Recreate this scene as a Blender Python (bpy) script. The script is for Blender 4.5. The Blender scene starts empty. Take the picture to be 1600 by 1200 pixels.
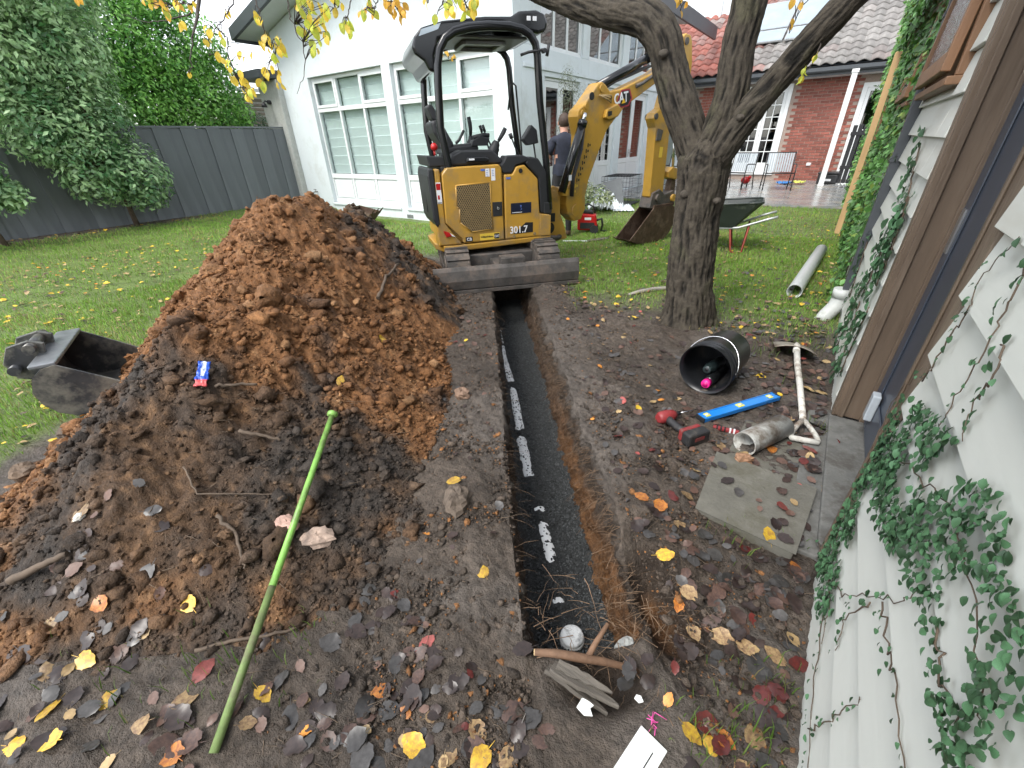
import bpy, math, random
import numpy as np
from mathutils import Matrix, Vector

random.seed(7)
RNG = np.random.default_rng(7)
SC = bpy.context.scene
COL = SC.collection
R = math.radians

# ------------------------------------------------------------------ camera
CAM_H = 1.4
cam_d = bpy.data.cameras.new('camera')
cam_d.sensor_width = 36.0
cam_d.lens = 657.0 / 1600.0 * 36.0
cam_d.clip_start = 0.02
cam_d.clip_end = 2000
cam = bpy.data.objects.new('camera', cam_d)
COL.objects.link(cam)
CAM_AX = ((0.8186, -0.2677, 0.5081), (0.5737, 0.4221, -0.7019), (-0.0266, 0.8661, 0.4992))
cam.matrix_world = Matrix.Translation((0, 0, CAM_H)) @ Matrix(CAM_AX).to_4x4()
SC.camera = cam

# ------------------------------------------------------------------ sky, sun, exposure
SUN_EL, SUN_AZ = R(54), R(194)
world = bpy.data.worlds.new('World')
SC.world = world
world.use_nodes = True
wn, wl = world.node_tree.nodes, world.node_tree.links
wn.clear()
w_out = wn.new('ShaderNodeOutputWorld')
w_bg = wn.new('ShaderNodeBackground')
w_sky = wn.new('ShaderNodeTexSky')
w_sky.sky_type = 'NISHITA'
w_sky.sun_disc = False
w_sky.sun_elevation = SUN_EL
w_sky.sun_rotation = SUN_AZ
w_sky.air_density = 1.0
w_sky.dust_density = 1.0
w_sky.ozone_density = 1.0
w_hs = wn.new('ShaderNodeHueSaturation')      # cloud deck: the blue washed out to overcast white
w_hs.inputs['Saturation'].default_value = 0.24
w_hs.inputs['Value'].default_value = 1.0
wl.new(w_sky.outputs[0], w_hs.inputs['Color'])
wl.new(w_hs.outputs[0], w_bg.inputs['Color'])
w_bg.inputs['Strength'].default_value = 0.15
wl.new(w_bg.outputs[0], w_out.inputs['Surface'])
sun_d = bpy.data.lights.new('sun', 'SUN')
sun_d.energy = 1.15
sun_d.angle = R(24)
sun_d.color = (1.0, 0.96, 0.9)
sun = bpy.data.objects.new('sun', sun_d)
COL.objects.link(sun)
sv = Vector((math.sin(SUN_AZ) * math.cos(SUN_EL), math.cos(SUN_AZ) * math.cos(SUN_EL), math.sin(SUN_EL)))
sun.rotation_euler = sv.to_track_quat('Z', 'Y').to_euler()
SC.view_settings.view_transform = 'Standard'
SC.view_settings.look = 'None'
SC.view_settings.exposure = 1.58
SC.view_settings.gamma = 1.0
SC.view_settings.use_curve_mapping = False
SC.cycles.use_adaptive_sampling = True
SC.cycles.adaptive_threshold = .025
SC.cycles.max_bounces = 6
SC.cycles.diffuse_bounces = 2
SC.cycles.glossy_bounces = 3
SC.cycles.transmission_bounces = 3
SC.cycles.transparent_max_bounces = 10
SC.cycles.caustics_reflective = False
SC.cycles.caustics_refractive = False

# ------------------------------------------------------------------ materials
MATS = {}


def _mat(name):
    m = bpy.data.materials.new(name)
    m.use_nodes = True
    nt = m.node_tree
    b = nt.nodes['Principled BSDF']
    MATS[name] = m
    return m, nt, b


def _noise(nt, vec, scale, detail=4, rough=.6, w=None):
    n = nt.nodes.new('ShaderNodeTexNoise')
    n.inputs['Scale'].default_value = scale
    n.inputs['Detail'].default_value = detail
    n.inputs['Roughness'].default_value = rough
    nt.links.new(vec, n.inputs['Vector'])
    return n


def _ramp(nt, fac, stops):
    r = nt.nodes.new('ShaderNodeValToRGB')
    e = r.color_ramp.elements
    e[0].position, e[0].color = stops[0][0], (*stops[0][1], 1)
    e[1].position, e[1].color = stops[-1][0], (*stops[-1][1], 1)
    for p, c in stops[1:-1]:
        q = e.new(p)
        q.color = (*c, 1)
    nt.links.new(fac, r.inputs[0])
    return r


def _mix(nt, fac, a, b, mode='MIX'):
    m = nt.nodes.new('ShaderNodeMix')
    m.data_type = 'RGBA'
    m.blend_type = mode
    for s, v in ((m.inputs[0], fac), (m.inputs[6], a), (m.inputs[7], b)):
        if hasattr(v, 'links'):
            nt.links.new(v, s)
        elif isinstance(v, (tuple, list)):
            s.default_value = (*v[:3], 1)
        else:
            s.default_value = v
    return m.outputs[2]


def _bump(nt, b, h, strength, dist=.01):
    n = nt.nodes.new('ShaderNodeBump')
    n.inputs['Strength'].default_value = strength
    n.inputs['Distance'].default_value = dist
    nt.links.new(h, n.inputs['Height'])
    nt.links.new(n.outputs[0], b.inputs['Normal'])
    return n


def sc(c, k):
    return tuple(min(1, max(0, v * k)) for v in c)


def M(name, c, rough=.6, metal=0., var=.18, vs=6., c2=None, c2amt=.5, bump=0., bs=80., bd=.004, rand=0., spec=.5,
      stretch=(1, 1, 1), coat=0., rvar=0., emit=None):
    """plain surface: base colour with two scales of noise, optional second colour in patches, fine bump"""
    if name in MATS:
        return MATS[name]
    m, nt, b = _mat(name)
    tc = nt.nodes.new('ShaderNodeTexCoord')
    mp = nt.nodes.new('ShaderNodeMapping')
    mp.inputs['Scale'].default_value = stretch
    nt.links.new(tc.outputs['Object'], mp.inputs['Vector'])
    vec = mp.outputs[0]
    n1 = _noise(nt, vec, vs, 4, .65)
    col = _ramp(nt, n1.outputs['Fac'], [(.3, sc(c, 1 - var)), (.7, sc(c, 1 + var))]).outputs[0]
    if c2 is not None:
        n2 = _noise(nt, vec, vs * .45 + 1.3, 5, .7)
        f = _ramp(nt, n2.outputs['Fac'], [(.62 - .35 * c2amt, (0, 0, 0)), (.78 - .35 * c2amt, (1, 1, 1))]).outputs[0]
        col = _mix(nt, f, col, c2)
    if rand:
        oi = nt.nodes.new('ShaderNodeObjectInfo')
        rr = _ramp(nt, oi.outputs['Random'], [(0, (1 - rand,) * 3), (1, (1 + rand,) * 3)])
        rr.color_ramp.elements[1].color = (1 + rand, 1 + rand, 1 + rand, 1)
        col = _mix(nt, 1.0, col, rr.outputs[0], 'MULTIPLY')
    nt.links.new(col, b.inputs['Base Color'])
    b.inputs['Roughness'].default_value = rough
    if rvar:
        n3 = _noise(nt, vec, vs * 2.3, 2)
        q = nt.nodes.new('ShaderNodeMapRange')
        q.inputs[3].default_value = max(.02, rough - rvar)
        q.inputs[4].default_value = min(1, rough + rvar)
        nt.links.new(n3.outputs['Fac'], q.inputs[0])
        nt.links.new(q.outputs[0], b.inputs['Roughness'])
    b.inputs['Metallic'].default_value = metal
    b.inputs['Specular IOR Level'].default_value = spec
    b.inputs['Coat Weight'].default_value = coat
    if bump:
        n4 = _noise(nt, vec, bs, 3, .6)
        _bump(nt, b, n4.outputs['Fac'], bump, bd)
    if emit:
        b.inputs['Emission Color'].default_value = (*emit[0], 1)
        b.inputs['Emission Strength'].default_value = emit[1]
    return m


def M_attr(name, rough=.6, var=.3, vs=40., bump=.5, bs=120., bd=.006, spec=.4, sss=0., rvar=.1, two=False, trans=0.):
    """colour from the mesh colour attribute 'Col', broken up by fine noise"""
    if name in MATS:
        return MATS[name]
    m, nt, b = _mat(name)
    at = nt.nodes.new('ShaderNodeAttribute')
    at.attribute_name = 'Col'
    tc = nt.nodes.new('ShaderNodeTexCoord')
    vec = tc.outputs['Object']
    n1 = _noise(nt, vec, vs, 4, .7)
    k = _ramp(nt, n1.outputs['Fac'], [(.28, (1 - var,) * 3), (.72, (1, 1, 1))])
    k.color_ramp.elements[1].color = (1 + var, 1 + var, 1 + var, 1)
    col = _mix(nt, 1.0, at.outputs['Color'], k.outputs[0], 'MULTIPLY')
    nt.links.new(col, b.inputs['Base Color'])
    b.inputs['Specular IOR Level'].default_value = spec
    b.inputs['Roughness'].default_value = rough
    if rvar:
        n3 = _noise(nt, vec, vs * .35, 2)
        q = nt.nodes.new('ShaderNodeMapRange')
        q.inputs[1].default_value = .3
        q.inputs[2].default_value = .7
        q.inputs[3].default_value = max(.05, rough - rvar)
        q.inputs[4].default_value = min(1, rough + rvar)
        nt.links.new(n3.outputs['Fac'], q.inputs[0])
        nt.links.new(q.outputs[0], b.inputs['Roughness'])
    if bump:
        n4 = _noise(nt, vec, bs, 4, .75)
        _bump(nt, b, n4.outputs['Fac'], bump, bd)
    if trans:
        tr = nt.nodes.new('ShaderNodeBsdfTranslucent')
        nt.links.new(col, tr.inputs['Color'])
        mx = nt.nodes.new('ShaderNodeMixShader')
        mx.inputs[0].default_value = trans
        nt.links.new(b.outputs[0], mx.inputs[1])
        nt.links.new(tr.outputs[0], mx.inputs[2])
        nt.links.new(mx.outputs[0], nt.nodes['Material Output'].inputs['Surface'])
    return m


def M_glass(name, tint=(.85, .95, .95), ior=1.5, refl=1.0, rough=.01, wavy=0.):
    """thin pane: clear with a Fresnel mirror"""
    m, nt, b = _mat(name)
    nt.nodes.remove(b)
    tr = nt.nodes.new('ShaderNodeBsdfTransparent')
    tr.inputs[0].default_value = (*tint, 1)
    gl = nt.nodes.new('ShaderNodeBsdfGlossy')
    gl.inputs['Roughness'].default_value = rough
    lw = nt.nodes.new('ShaderNodeLayerWeight')      # Schlick mirror, the same from both sides of the pane
    lw.inputs['Blend'].default_value = .5
    pw = nt.nodes.new('ShaderNodeMath')
    pw.operation = 'POWER'
    pw.inputs[1].default_value = 4.
    nt.links.new(lw.outputs['Facing'], pw.inputs[0])
    fr = nt.nodes.new('ShaderNodeMapRange')
    fr.inputs[3].default_value = ((ior - 1) / (ior + 1)) ** 2 * 1.4
    nt.links.new(pw.outputs[0], fr.inputs[0])
    if wavy:
        tc = nt.nodes.new('ShaderNodeTexCoord')
        n = _noise(nt, tc.outputs['Object'], 38, 1)
        bn = nt.nodes.new('ShaderNodeBump')
        bn.inputs['Strength'].default_value = wavy
        bn.inputs['Distance'].default_value = .01
        nt.links.new(n.outputs['Fac'], bn.inputs['Height'])
        nt.links.new(bn.outputs[0], gl.inputs['Normal'])
    mx = nt.nodes.new('ShaderNodeMixShader')
    nt.links.new(fr.outputs[0], mx.inputs[0])
    nt.links.new(tr.outputs[0], mx.inputs[1])
    nt.links.new(gl.outputs[0], mx.inputs[2])
    nt.links.new(mx.outputs[0], nt.nodes['Material Output'].inputs['Surface'])
    return m


# ------------------------------------------------------------------ mesh helpers
def new_mesh(name, v, f, mat=None, smooth=False, col=None):
    me = bpy.data.meshes.new(name)
    v = np.asarray(v, dtype=np.float32).reshape(-1, 3)
    if isinstance(f, np.ndarray):
        k = f.shape[1]
        me.vertices.add(len(v))
        me.vertices.foreach_set('co', v.ravel())
        me.loops.add(f.size)
        me.loops.foreach_set('vertex_index', f.astype(np.int32).ravel())
        me.polygons.add(len(f))
        me.polygons.foreach_set('loop_start', np.arange(0, f.size, k, dtype=np.int32))
        me.polygons.foreach_set('loop_total', np.full(len(f), k, dtype=np.int32))
        me.update(calc_edges=True)
        me.validate()
    else:
        me.from_pydata([tuple(map(float, p)) for p in v], [], f)
        me.update()
    if mat is not None:
        for mm in (mat if isinstance(mat, (list, tuple)) else [mat]):
            me.materials.append(mm)
    if smooth:
        me.polygons.foreach_set('use_smooth', np.ones(len(me.polygons), dtype=bool))
    if col is not None:
        a = me.color_attributes.new('Col', 'FLOAT_COLOR', 'POINT')
        c = np.ones((len(v), 4), dtype=np.float32)
        c[:, :3] = col
        a.data.foreach_set('color', c.ravel())
    return me


def obj(name, me, parent=None, loc=None, rot=None, scale=None):
    o = bpy.data.objects.new(name, me)
    COL.objects.link(o)
    if parent is not None:
        o.parent = parent
    if loc is not None:
        o.location = loc
    if rot is not None:
        o.rotation_euler = rot
    if scale is not None:
        o.scale = scale if isinstance(scale, (tuple, list)) else (scale,) * 3
    return o


def tag(o, label, cat, group=None):
    o['label'] = label
    o['category'] = cat
    if group:
        o['group'] = group
    return o


def struct(o):
    o['kind'] = 'structure'
    return o


def stuff(o):
    o['kind'] = 'stuff'
    return o


def thing(name, label, cat, loc=(0, 0, 0), rz=0., group=None, rot=None):
    o = bpy.data.objects.new(name, None)
    o.empty_display_size = .1
    COL.objects.link(o)
    o.location = loc
    o.rotation_euler = rot if rot is not None else (0, 0, rz)
    return tag(o, label, cat, group)


def basis(a):
    a = Vector(a).normalized()
    h = Vector((0, 0, 1)) if abs(a.z) < .95 else Vector((1, 0, 0))
    u = a.cross(h).normalized()
    return u, u.cross(a)


class MB:
    """collects shapes, builds them as one mesh object"""

    def __init__(s):
        s.v, s.f, s.mi, s.sm = [], [], [], []
        s.m = 0

    def add(s, vs, fs, smooth=False):
        n = len(s.v)
        s.v += [tuple(p) for p in vs]
        for q in fs:
            s.f.append(tuple(i + n for i in q))
            s.mi.append(s.m)
            s.sm.append(smooth)
        return s

    def box(s, x0, x1, y0, y1, z0, z1, mx=None):
        v = [Vector((x, y, z)) for z in (z0, z1) for y in (y0, y1) for x in (x0, x1)]
        if mx is not None:
            v = [mx @ p for p in v]
        return s.add(v, [(0, 2, 3, 1), (4, 5, 7, 6), (0, 1, 5, 4), (2, 6, 7, 3), (0, 4, 6, 2), (1, 3, 7, 5)])

    def cbox(s, c, size, mx=None):
        t = Matrix.Translation(c) @ (mx.to_4x4() if mx is not None else Matrix.Identity(4))
        a, b, d = (k / 2 for k in size)
        return s.box(-a, a, -b, b, -d, d, t)

    def bar(s, p, q, w, h, up=(0, 0, 1)):
        """box beam from p to q: w across, h along 'up'"""
        p, q = Vector(p), Vector(q)
        a = (q - p)
        L = a.length
        a.normalize()
        up = Vector(up)
        u = a.cross(up)
        if u.length < 1e-4:
            u = a.cross(Vector((1, 0, 0)))
        u.normalize()
        n = u.cross(a)
        mx = Matrix((u, a, n)).transposed().to_4x4()
        mx.translation = p
        return s.box(-w / 2, w / 2, 0, L, -h / 2, h / 2, mx)

    def tube(s, pts, r, n=10, caps=True, closed=False, jit=None, sq=None):
        pts = [Vector(p) for p in pts]
        k = len(pts)
        rs = list(r) if isinstance(r, (list, tuple, np.ndarray)) else [r] * k
        u = None
        vs = []
        for i, p in enumerate(pts):
            if closed:
                a = pts[(i + 1) % k] - pts[i - 1]
            else:
                a = pts[min(i + 1, k - 1)] - pts[max(i - 1, 0)]
            a.normalize()
            if u is None:
                u, _ = basis(a)
            else:
                u = (u - a * u.dot(a))
                if u.length < 1e-5:
                    u, _ = basis(a)
                u.normalize()
            w = a.cross(u)
            for j in range(n):
                t = 2 * math.pi * j / n
                rr = rs[i]
                if jit:
                    rr *= jit(i, t, p)
                vs.append(p + u * math.cos(t) * rr + w * math.sin(t) * rr)
        fs = []
        for i in range(k if closed else k - 1):
            for j in range(n):
                a0, a1 = i * n + j, i * n + (j + 1) % n
                b0, b1 = ((i + 1) % k) * n + j, ((i + 1) % k) * n + (j + 1) % n
                fs.append((a0, a1, b1, b0))
        s.add(vs, fs, True)
        if caps and not closed:
            m = len(s.v) - len(vs)
            s.f.append(tuple(m + j for j in range(n))[::-1])
            s.mi.append(s.m)
            s.sm.append(False)
            s.f.append(tuple(m + (k - 1) * n + j for j in range(n)))
            s.mi.append(s.m)
            s.sm.append(False)
        return s

    def cyl(s, p, q, r, n=16, r2=None, caps=True):
        return s.tube([p, q], [r, r if r2 is None else r2], n, caps)

    def lathe(s, prof, n=24, mx=None, closed=False):
        """prof: (radius, height) list about local z"""
        vs, fs = [], []
        for r, z in prof:
            for j in range(n):
                t = 2 * math.pi * j / n
                p = Vector((r * math.cos(t), r * math.sin(t), z))
                vs.append(mx @ p if mx is not None else p)
        k = len(prof)
        for i in range(k - 1):
            for j in range(n):
                fs.append((i * n + j, i * n + (j + 1) % n, (i + 1) * n + (j + 1) % n, (i + 1) * n + j))
        return s.add(vs, fs, True)

    def prism(s, poly, d0, d1, mx=None):
        """poly in local xz plane, extruded along local y from d0 to d1"""
        n = len(poly)
        v = [Vector((x, d0, z)) for x, z in poly] + [Vector((x, d1, z)) for x, z in poly]
        if mx is not None:
            v = [mx @ p for p in v]
        f = [tuple(range(n)), tuple(range(2 * n - 1, n - 1, -1))]
        f += [(i + n, (i + 1) % n + n, (i + 1) % n, i) for i in range(n)]
        return s.add(v, f)

    def sphere(s, c, r, n=12, m=8, sq=(1, 1, 1)):
        vs, fs = [], []
        c = Vector(c)
        for i in range(m + 1):
            ph = math.pi * i / m
            for j in range(n):
                t = 2 * math.pi * j / n
                vs.append(c + Vector((r * sq[0] * math.sin(ph) * math.cos(t), r * sq[1] * math.sin(ph) * math.sin(t), r * sq[2] * math.cos(ph))))
        for i in range(m):
            for j in range(n):
                fs.append((i * n + j, (i + 1) * n + j, (i + 1) * n + (j + 1) % n, i * n + (j + 1) % n))
        return s.add(vs, fs, True)

    def build(s, name, mat, parent=None, world=False, bev=0., seg=2, loc=None, rot=None, label=None, kind=None):
        v = s.v
        if world and parent is not None:
            inv = (Matrix.Translation(parent.location) @ parent.rotation_euler.to_matrix().to_4x4()).inverted()
            if parent.parent is not None:
                pp = parent.parent
                inv = inv @ (Matrix.Translation(pp.location) @ pp.rotation_euler.to_matrix().to_4x4()).inverted()
            v = [inv @ Vector(p) for p in v]
        me = bpy.data.meshes.new(name)
        me.from_pydata([tuple(p) for p in v], [], s.f)
        for mm in (mat if isinstance(mat, (list, tuple)) else [mat]):
            me.materials.append(mm)
        me.polygons.foreach_set('use_smooth', np.array(s.sm, dtype=bool))
        me.polygons.foreach_set('material_index', np.array(s.mi, dtype=np.int32))
        me.update()
        o = obj(name, me, parent, loc, rot)
        if bev:
            b = o.modifiers.new('bevel', 'BEVEL')
            b.width = bev
            b.segments = seg
            b.limit_method = 'ANGLE'
            b.angle_limit = R(40)
            b.harden_normals = False
        if label:
            o['label'] = label
        if kind:
            o['kind'] = kind
        return o


def copy_tree(o, parent=None, loc=None, rz=None):
    c = o.copy()
    COL.objects.link(c)
    c.parent = parent
    if loc is not None:
        c.location = loc
    if rz is not None:
        c.rotation_euler.z = rz
    for ch in list(o.children):
        copy_tree(ch, c)
    return c


def text_part(txt, size, mat, parent, mx, name='lettering', ext=.0015, align='LEFT', squeeze=1., shear=0.):
    cu = bpy.data.curves.new(name, 'FONT')
    cu.body = txt
    cu.size = size
    cu.extrude = ext
    cu.align_x = align
    cu.shear = shear
    cu.offset = size * .018
    cu.resolution_u = 3
    t = bpy.data.objects.new(name, cu)
    COL.objects.link(t)
    bpy.context.view_layer.update()
    me = bpy.data.meshes.new_from_object(t.evaluated_get(bpy.context.evaluated_depsgraph_get()))
    bpy.data.objects.remove(t)
    bpy.data.curves.remove(cu)
    me.transform(mx @ Matrix.Diagonal((squeeze, 1, 1, 1)))
    me.materials.clear()
    me.materials.append(mat)
    me.name = name
    return obj(name, me, parent)


# TERRAIN-BEGIN
# ------------------------------------------------------------------ noise (vectorised Perlin)
_perm = np.random.default_rng(11).permutation(256).astype(np.int64)
_perm = np.concatenate([_perm, _perm, _perm])
_grad = np.random.default_rng(5).normal(size=(256, 3))
_grad /= np.linalg.norm(_grad, axis=1)[:, None]


def perlin(x, y, z=0.):
    x, y, z = np.broadcast_arrays(np.asarray(x, float), np.asarray(y, float), np.asarray(z, float))
    xi, yi, zi = (np.floor(a).astype(np.int64) for a in (x, y, z))
    xf, yf, zf = x - xi, y - yi, z - zi
    u, v, w = (a * a * a * (a * (a * 6 - 15) + 10) for a in (xf, yf, zf))

    def g(dx, dy, dz):
        h = _perm[_perm[_perm[(xi + dx) & 255] + ((yi + dy) & 255)] + ((zi + dz) & 255)]
        q = _grad[h]
        return q[..., 0] * (xf - dx) + q[..., 1] * (yf - dy) + q[..., 2] * (zf - dz)

    def lp(a, b, t):
        return a + (b - a) * t
    return lp(lp(lp(g(0, 0, 0), g(1, 0, 0), u), lp(g(0, 1, 0), g(1, 1, 0), u), v),
              lp(lp(g(0, 0, 1), g(1, 0, 1), u), lp(g(0, 1, 1), g(1, 1, 1), u), v), w)


def fbm(x, y, z=0., f=1., o=5, g=.5, ridged=False):
    s, a = 0., 1.
    for i in range(o):
        n = perlin(np.asarray(x) * f + i * 17.3, np.asarray(y) * f - i * 9.1, np.asarray(z) * f + i * 4.7)
        s = s + a * ((.35 - np.abs(n) * 1.6) if ridged else n)
        a *= g
        f *= 2.03
    return s


def sstep(a, b, x):
    t = np.clip((np.asarray(x, float) - a) / (b - a), 0, 1)
    return t * t * (3 - 2 * t)


# trench frame: s along the trench away from the camera, t across it to the right
TR0 = np.array([-.275, .78])
TRD = np.array([-.629, .777])
TRD = TRD / np.linalg.norm(TRD)
TRN = np.array([TRD[1], -TRD[0]])
TR_END = 4.9


def to_st(x, y):
    dx, dy = np.asarray(x, float) - TR0[0], np.asarray(y, float) - TR0[1]
    return dx * TRD[0] + dy * TRD[1], dx * TRN[0] + dy * TRN[1]


def to_xy(s, t):
    return TR0[0] + s * TRD[0] + t * TRN[0], TR0[1] + s * TRD[1] + t * TRN[1]


def base_z(x, y):
    """ground without the trench"""
    x, y = np.asarray(x, float), np.asarray(y, float)
    s, t = to_st(x, y)
    z = .03 * fbm(x, y, 3., .45, 3) + .012 * fbm(x, y, 9., 2.2, 3)
    z = z - .2 * sstep(5.9, 7.5, y) * sstep(-12.2, -11., x) * (1 - sstep(-5.6, -4.8, x))
    z = z + .035 * np.exp(-((t - .42) / .22) ** 2) * sstep(-.2, .4, s) * (1 - sstep(3.4, 4.2, s))
    z = z + .025 * np.exp(-((t + .42) / .2) ** 2) * sstep(-.2, .4, s)
    return z * (1 - .85 * sstep(25, 60, np.hypot(x, y)))


_MS = np.array([-.35, -.05, .2, .5, .8, 1.2, 1.8, 2.2, 2.6, 3.0, 3.5, 4.0, 4.6, 5.2, 5.7])
_MH = np.array([-.12, .0, .17, .33, .47, .64, .80, .98, 1.12, 1.04, .92, .78, .56, .26, -.12])
_MC = np.array([-1.72, -1.72, -1.72, -1.74, -1.75, -1.75, -1.76, -1.78, -1.76, -1.64, -1.54, -1.52, -1.62, -1.7, -1.7])
_MW = np.array([1.15, 1.15, 1.15, 1.18, 1.18, 1.17, 1.15, 1.14, 1.12, 1.0, .9, .82, .78, .75, .75])


def mound_z(x, y, detail=True):
    s, t = to_st(x, y)
    h = np.interp(s, _MS, _MH)
    c = np.interp(s, _MS, _MC) + .1 * perlin(np.asarray(s) * 1.1, 3.3)
    w = np.interp(s, _MS, _MW) * (1 + .10 * perlin(np.asarray(s) * 1.6, np.where(t > c, 8.2, 2.1)))
    w = np.where(t < c, w * np.interp(s, [.2, .6, 1.5, 2.0, 2.6], [.85, .72, .74, .95, 1.08]), w)
    a = np.abs(t - c) / w
    p = 1 - np.sqrt(a * a + .012) + .11
    z = np.where(h > 0, h * np.clip(p, -.3, 1) * 1.0, h)
    z = np.minimum(z, h)
    if detail:
        am = np.clip(z * 3, .12, 1)
        z = z + am * (.10 * fbm(s, t, 1., 1.9, 3) + .075 * fbm(s, t, 5., 4.6, 4, .6) + .035 * fbm(s, t, 2., 13., 4, .65, True))
    return z - .035


def surf_z(x, y):
    return np.maximum(base_z(x, y), mound_z(x, y))
# TERRAIN-END

# ------------------------------------------------------------------ ground with the trench
def lines(segs):
    out = []
    for a, b, st in segs:
        n = max(1, int(round((b - a) / st)))
        out += list(np.linspace(a, b, n, endpoint=False))
    out.append(segs[-1][1])
    return np.array(out)


def grow(a, b, first, k=1.35):
    v, st = [], first
    x = a
    sg = 1 if b > a else -1
    while (b - x) * sg > st * 1.5:
        x += sg * st
        v.append(x)
        st *= k
    v.append(b)
    return v


def lawn_mask(x, y):
    s, t = to_st(x, y)
    n1 = fbm(x, y, 2., 1.3, 4)
    n2 = fbm(x, y, 7., 4., 3)
    j = .35 * n1 + .15 * n2
    cor = sstep(-2.98, -2.72, t + .5 * j) * (1 - sstep(.55, .8, t + .6 * j)) * (1 - sstep(5.3, 5.8, s + j))
    nr = (1 - sstep(3.4, 4.5, y + 1.3 * j - .15 * np.clip(x + 1, -1, 1))) * sstep(-.2, .3, t)
    nl = (1 - sstep(.55, .95, s + .7 * j)) * (1 - sstep(-1.0, -.6, t))
    bed = (1 - sstep(-12.6, -12.1, x + .6 * j)) * (1 - sstep(4.2, 5.4, y))
    soil = np.maximum(np.maximum(cor, nr), np.maximum(nl, bed))
    patio = sstep(11.45, 11.7, y + .2 * n2) * sstep(-5.6, -5.2, x)
    return np.clip(1 - soil, 0, 1) * (1 - patio)


def clod_rough(x, y):
    return .027 * fbm(x, y, 1., 6.5, 4, .6) + .016 * fbm(x, y, 3., 18., 4, .65, True)


def fine_z(x, y):
    """the surface as built, heap and trodden soil"""
    return np.maximum(base_z(x, y) + (1 - lawn_mask(x, y)) * clod_rough(x, y), mound_z(x, y))


m_ground = M_attr('soil and turf', rough=.52, var=.5, vs=34, bump=1., bs=60, bd=.02, spec=.4, rvar=.2)
S_L = np.array(sorted(set(np.round(np.concatenate([
    grow(-1.4, -160, .06), lines([(-1.4, -.5, .03), (-.5, -.1, .012), (-.1, .16, .009), (.16, 1.6, .012), (1.6, 3.0, .018), (3.0, 5.2, .03)]),
    grow(5.2, 12, .05, 1.06), grow(12, 260, .5, 1.3)]), 5))))
T_L = np.concatenate([np.array(grow(-1.5, -14, .03, 1.04) + grow(-14, -220, .6, 1.3)[0:])[::-1],
                      lines([(-1.5, -.8, .02), (-.8, -.23, .012)])])
T_WL = np.linspace(-.23, -.18, 26)
T_F = np.linspace(-.17, .145, 16)
T_WR = np.linspace(.155, .215, 30)
T_R = np.concatenate([lines([(.228, 1.0, .012), (1.0, 1.7, .02)]), grow(1.7, 12, .025, 1.05), grow(12, 220, .6, 1.3)])
T_ALL = np.concatenate([T_L, T_WL, T_F, T_WR, T_R])
U_ALL = np.concatenate([np.zeros(len(T_L)), np.linspace(0, 1, 26), np.ones(16), np.linspace(1, 0, 30), np.zeros(len(T_R))])
side = np.concatenate([-np.ones(len(T_L) + 26), np.zeros(16), np.ones(30 + len(T_R))])
SS, TT = np.meshgrid(S_L, T_ALL, indexing='ij')
UU = np.broadcast_to(U_ALL, SS.shape)
SD = np.broadcast_to(side, SS.shape)
wlip = np.where(SD < 0, .028 * fbm(SS, 0., 1., 2.2, 4), .034 * fbm(SS, 0., 6., 2.0, 4))
fall = np.exp(-(np.maximum(0, np.abs(TT) - .22) / .22) ** 2)
TT = TT + wlip * fall * np.where(UU > 0, .35 + .65 * (1 - UU), 1)
end = sstep(-.05, .09, SS + .05 * fbm(SS, TT, 4., 7., 3)) * (1 - sstep(TR_END - .3, TR_END, SS))
shape = UU ** 1.0
# lip is worn round, the wall leans a little
DEP = .5
Zt = -DEP * end * (1 - (1 - shape) ** 1.5) if False else -DEP * end * shape
# the collapsed pocket at the right of the near end, and the pit where the root was cut
pocket = .26 * np.exp(-((SS - .12) / .2) ** 2 - ((TT - .3) / .1) ** 2) * (1 - np.clip(UU, 0, 1))
pit = .16 * np.exp(-((SS + .12) / .09) ** 2 - ((TT - .02) / .12) ** 2) * (1 - end)
XX, YY = to_xy(SS, TT)
Zb = base_z(XX, YY)
LM = lawn_mask(XX, YY)
near = 1 - sstep(9, 16, np.hypot(XX, YY))
rough_a = (1 - LM) * near
Zb = Zb + rough_a * clod_rough(XX, YY)
# track prints left of the trench, in front of the machine
tp = np.exp(-((TT + .58) / .17) ** 4) * sstep(2.35, 2.6, SS) + .8 * np.exp(-((TT - .55) / .17) ** 4) * sstep(2.5, 2.7, SS) * (1 - sstep(4., 4.4, SS))
Zb = Zb + tp * .014 * (np.sign(np.sin(SS * 2 * math.pi / .085)) * .5 - .9)
ZZ = Zb * (1 - .8 * UU) + Zt - pocket - pit
# wall roughness
inw = (UU > .02) & (UU < .98) & (end > .05)
wr = fbm(SS * 1.0, ZZ, 2.5, 8., 4, .65) * .045 + fbm(SS, ZZ * 1.2, 7.7, 30., 4, .65, True) * .02
TT = np.where(inw, TT + wr * np.where(SD < 0, 1, 1), TT)
XX, YY = to_xy(SS, TT)
# colours
n_a, n_b = fbm(XX, YY, ZZ, 2.1, 5), fbm(XX, YY, ZZ * 2, 9., 4)
soil = np.array([.076, .060, .047])[None, None] * (1 + .55 * n_a + .5 * n_b)[..., None]
gry = np.array([.118, .102, .088])[None, None] * (1 + .4 * n_b)[..., None]
k = sstep(-.05, .3, fbm(XX, YY, 4., 1.4, 4))[..., None]
soil = soil * (1 - .6 * k) + gry * .6 * k
clay_dark = np.array([.125, .060, .024])
depth_rel = np.clip(-ZZ / DEP, 0, 1)
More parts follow.
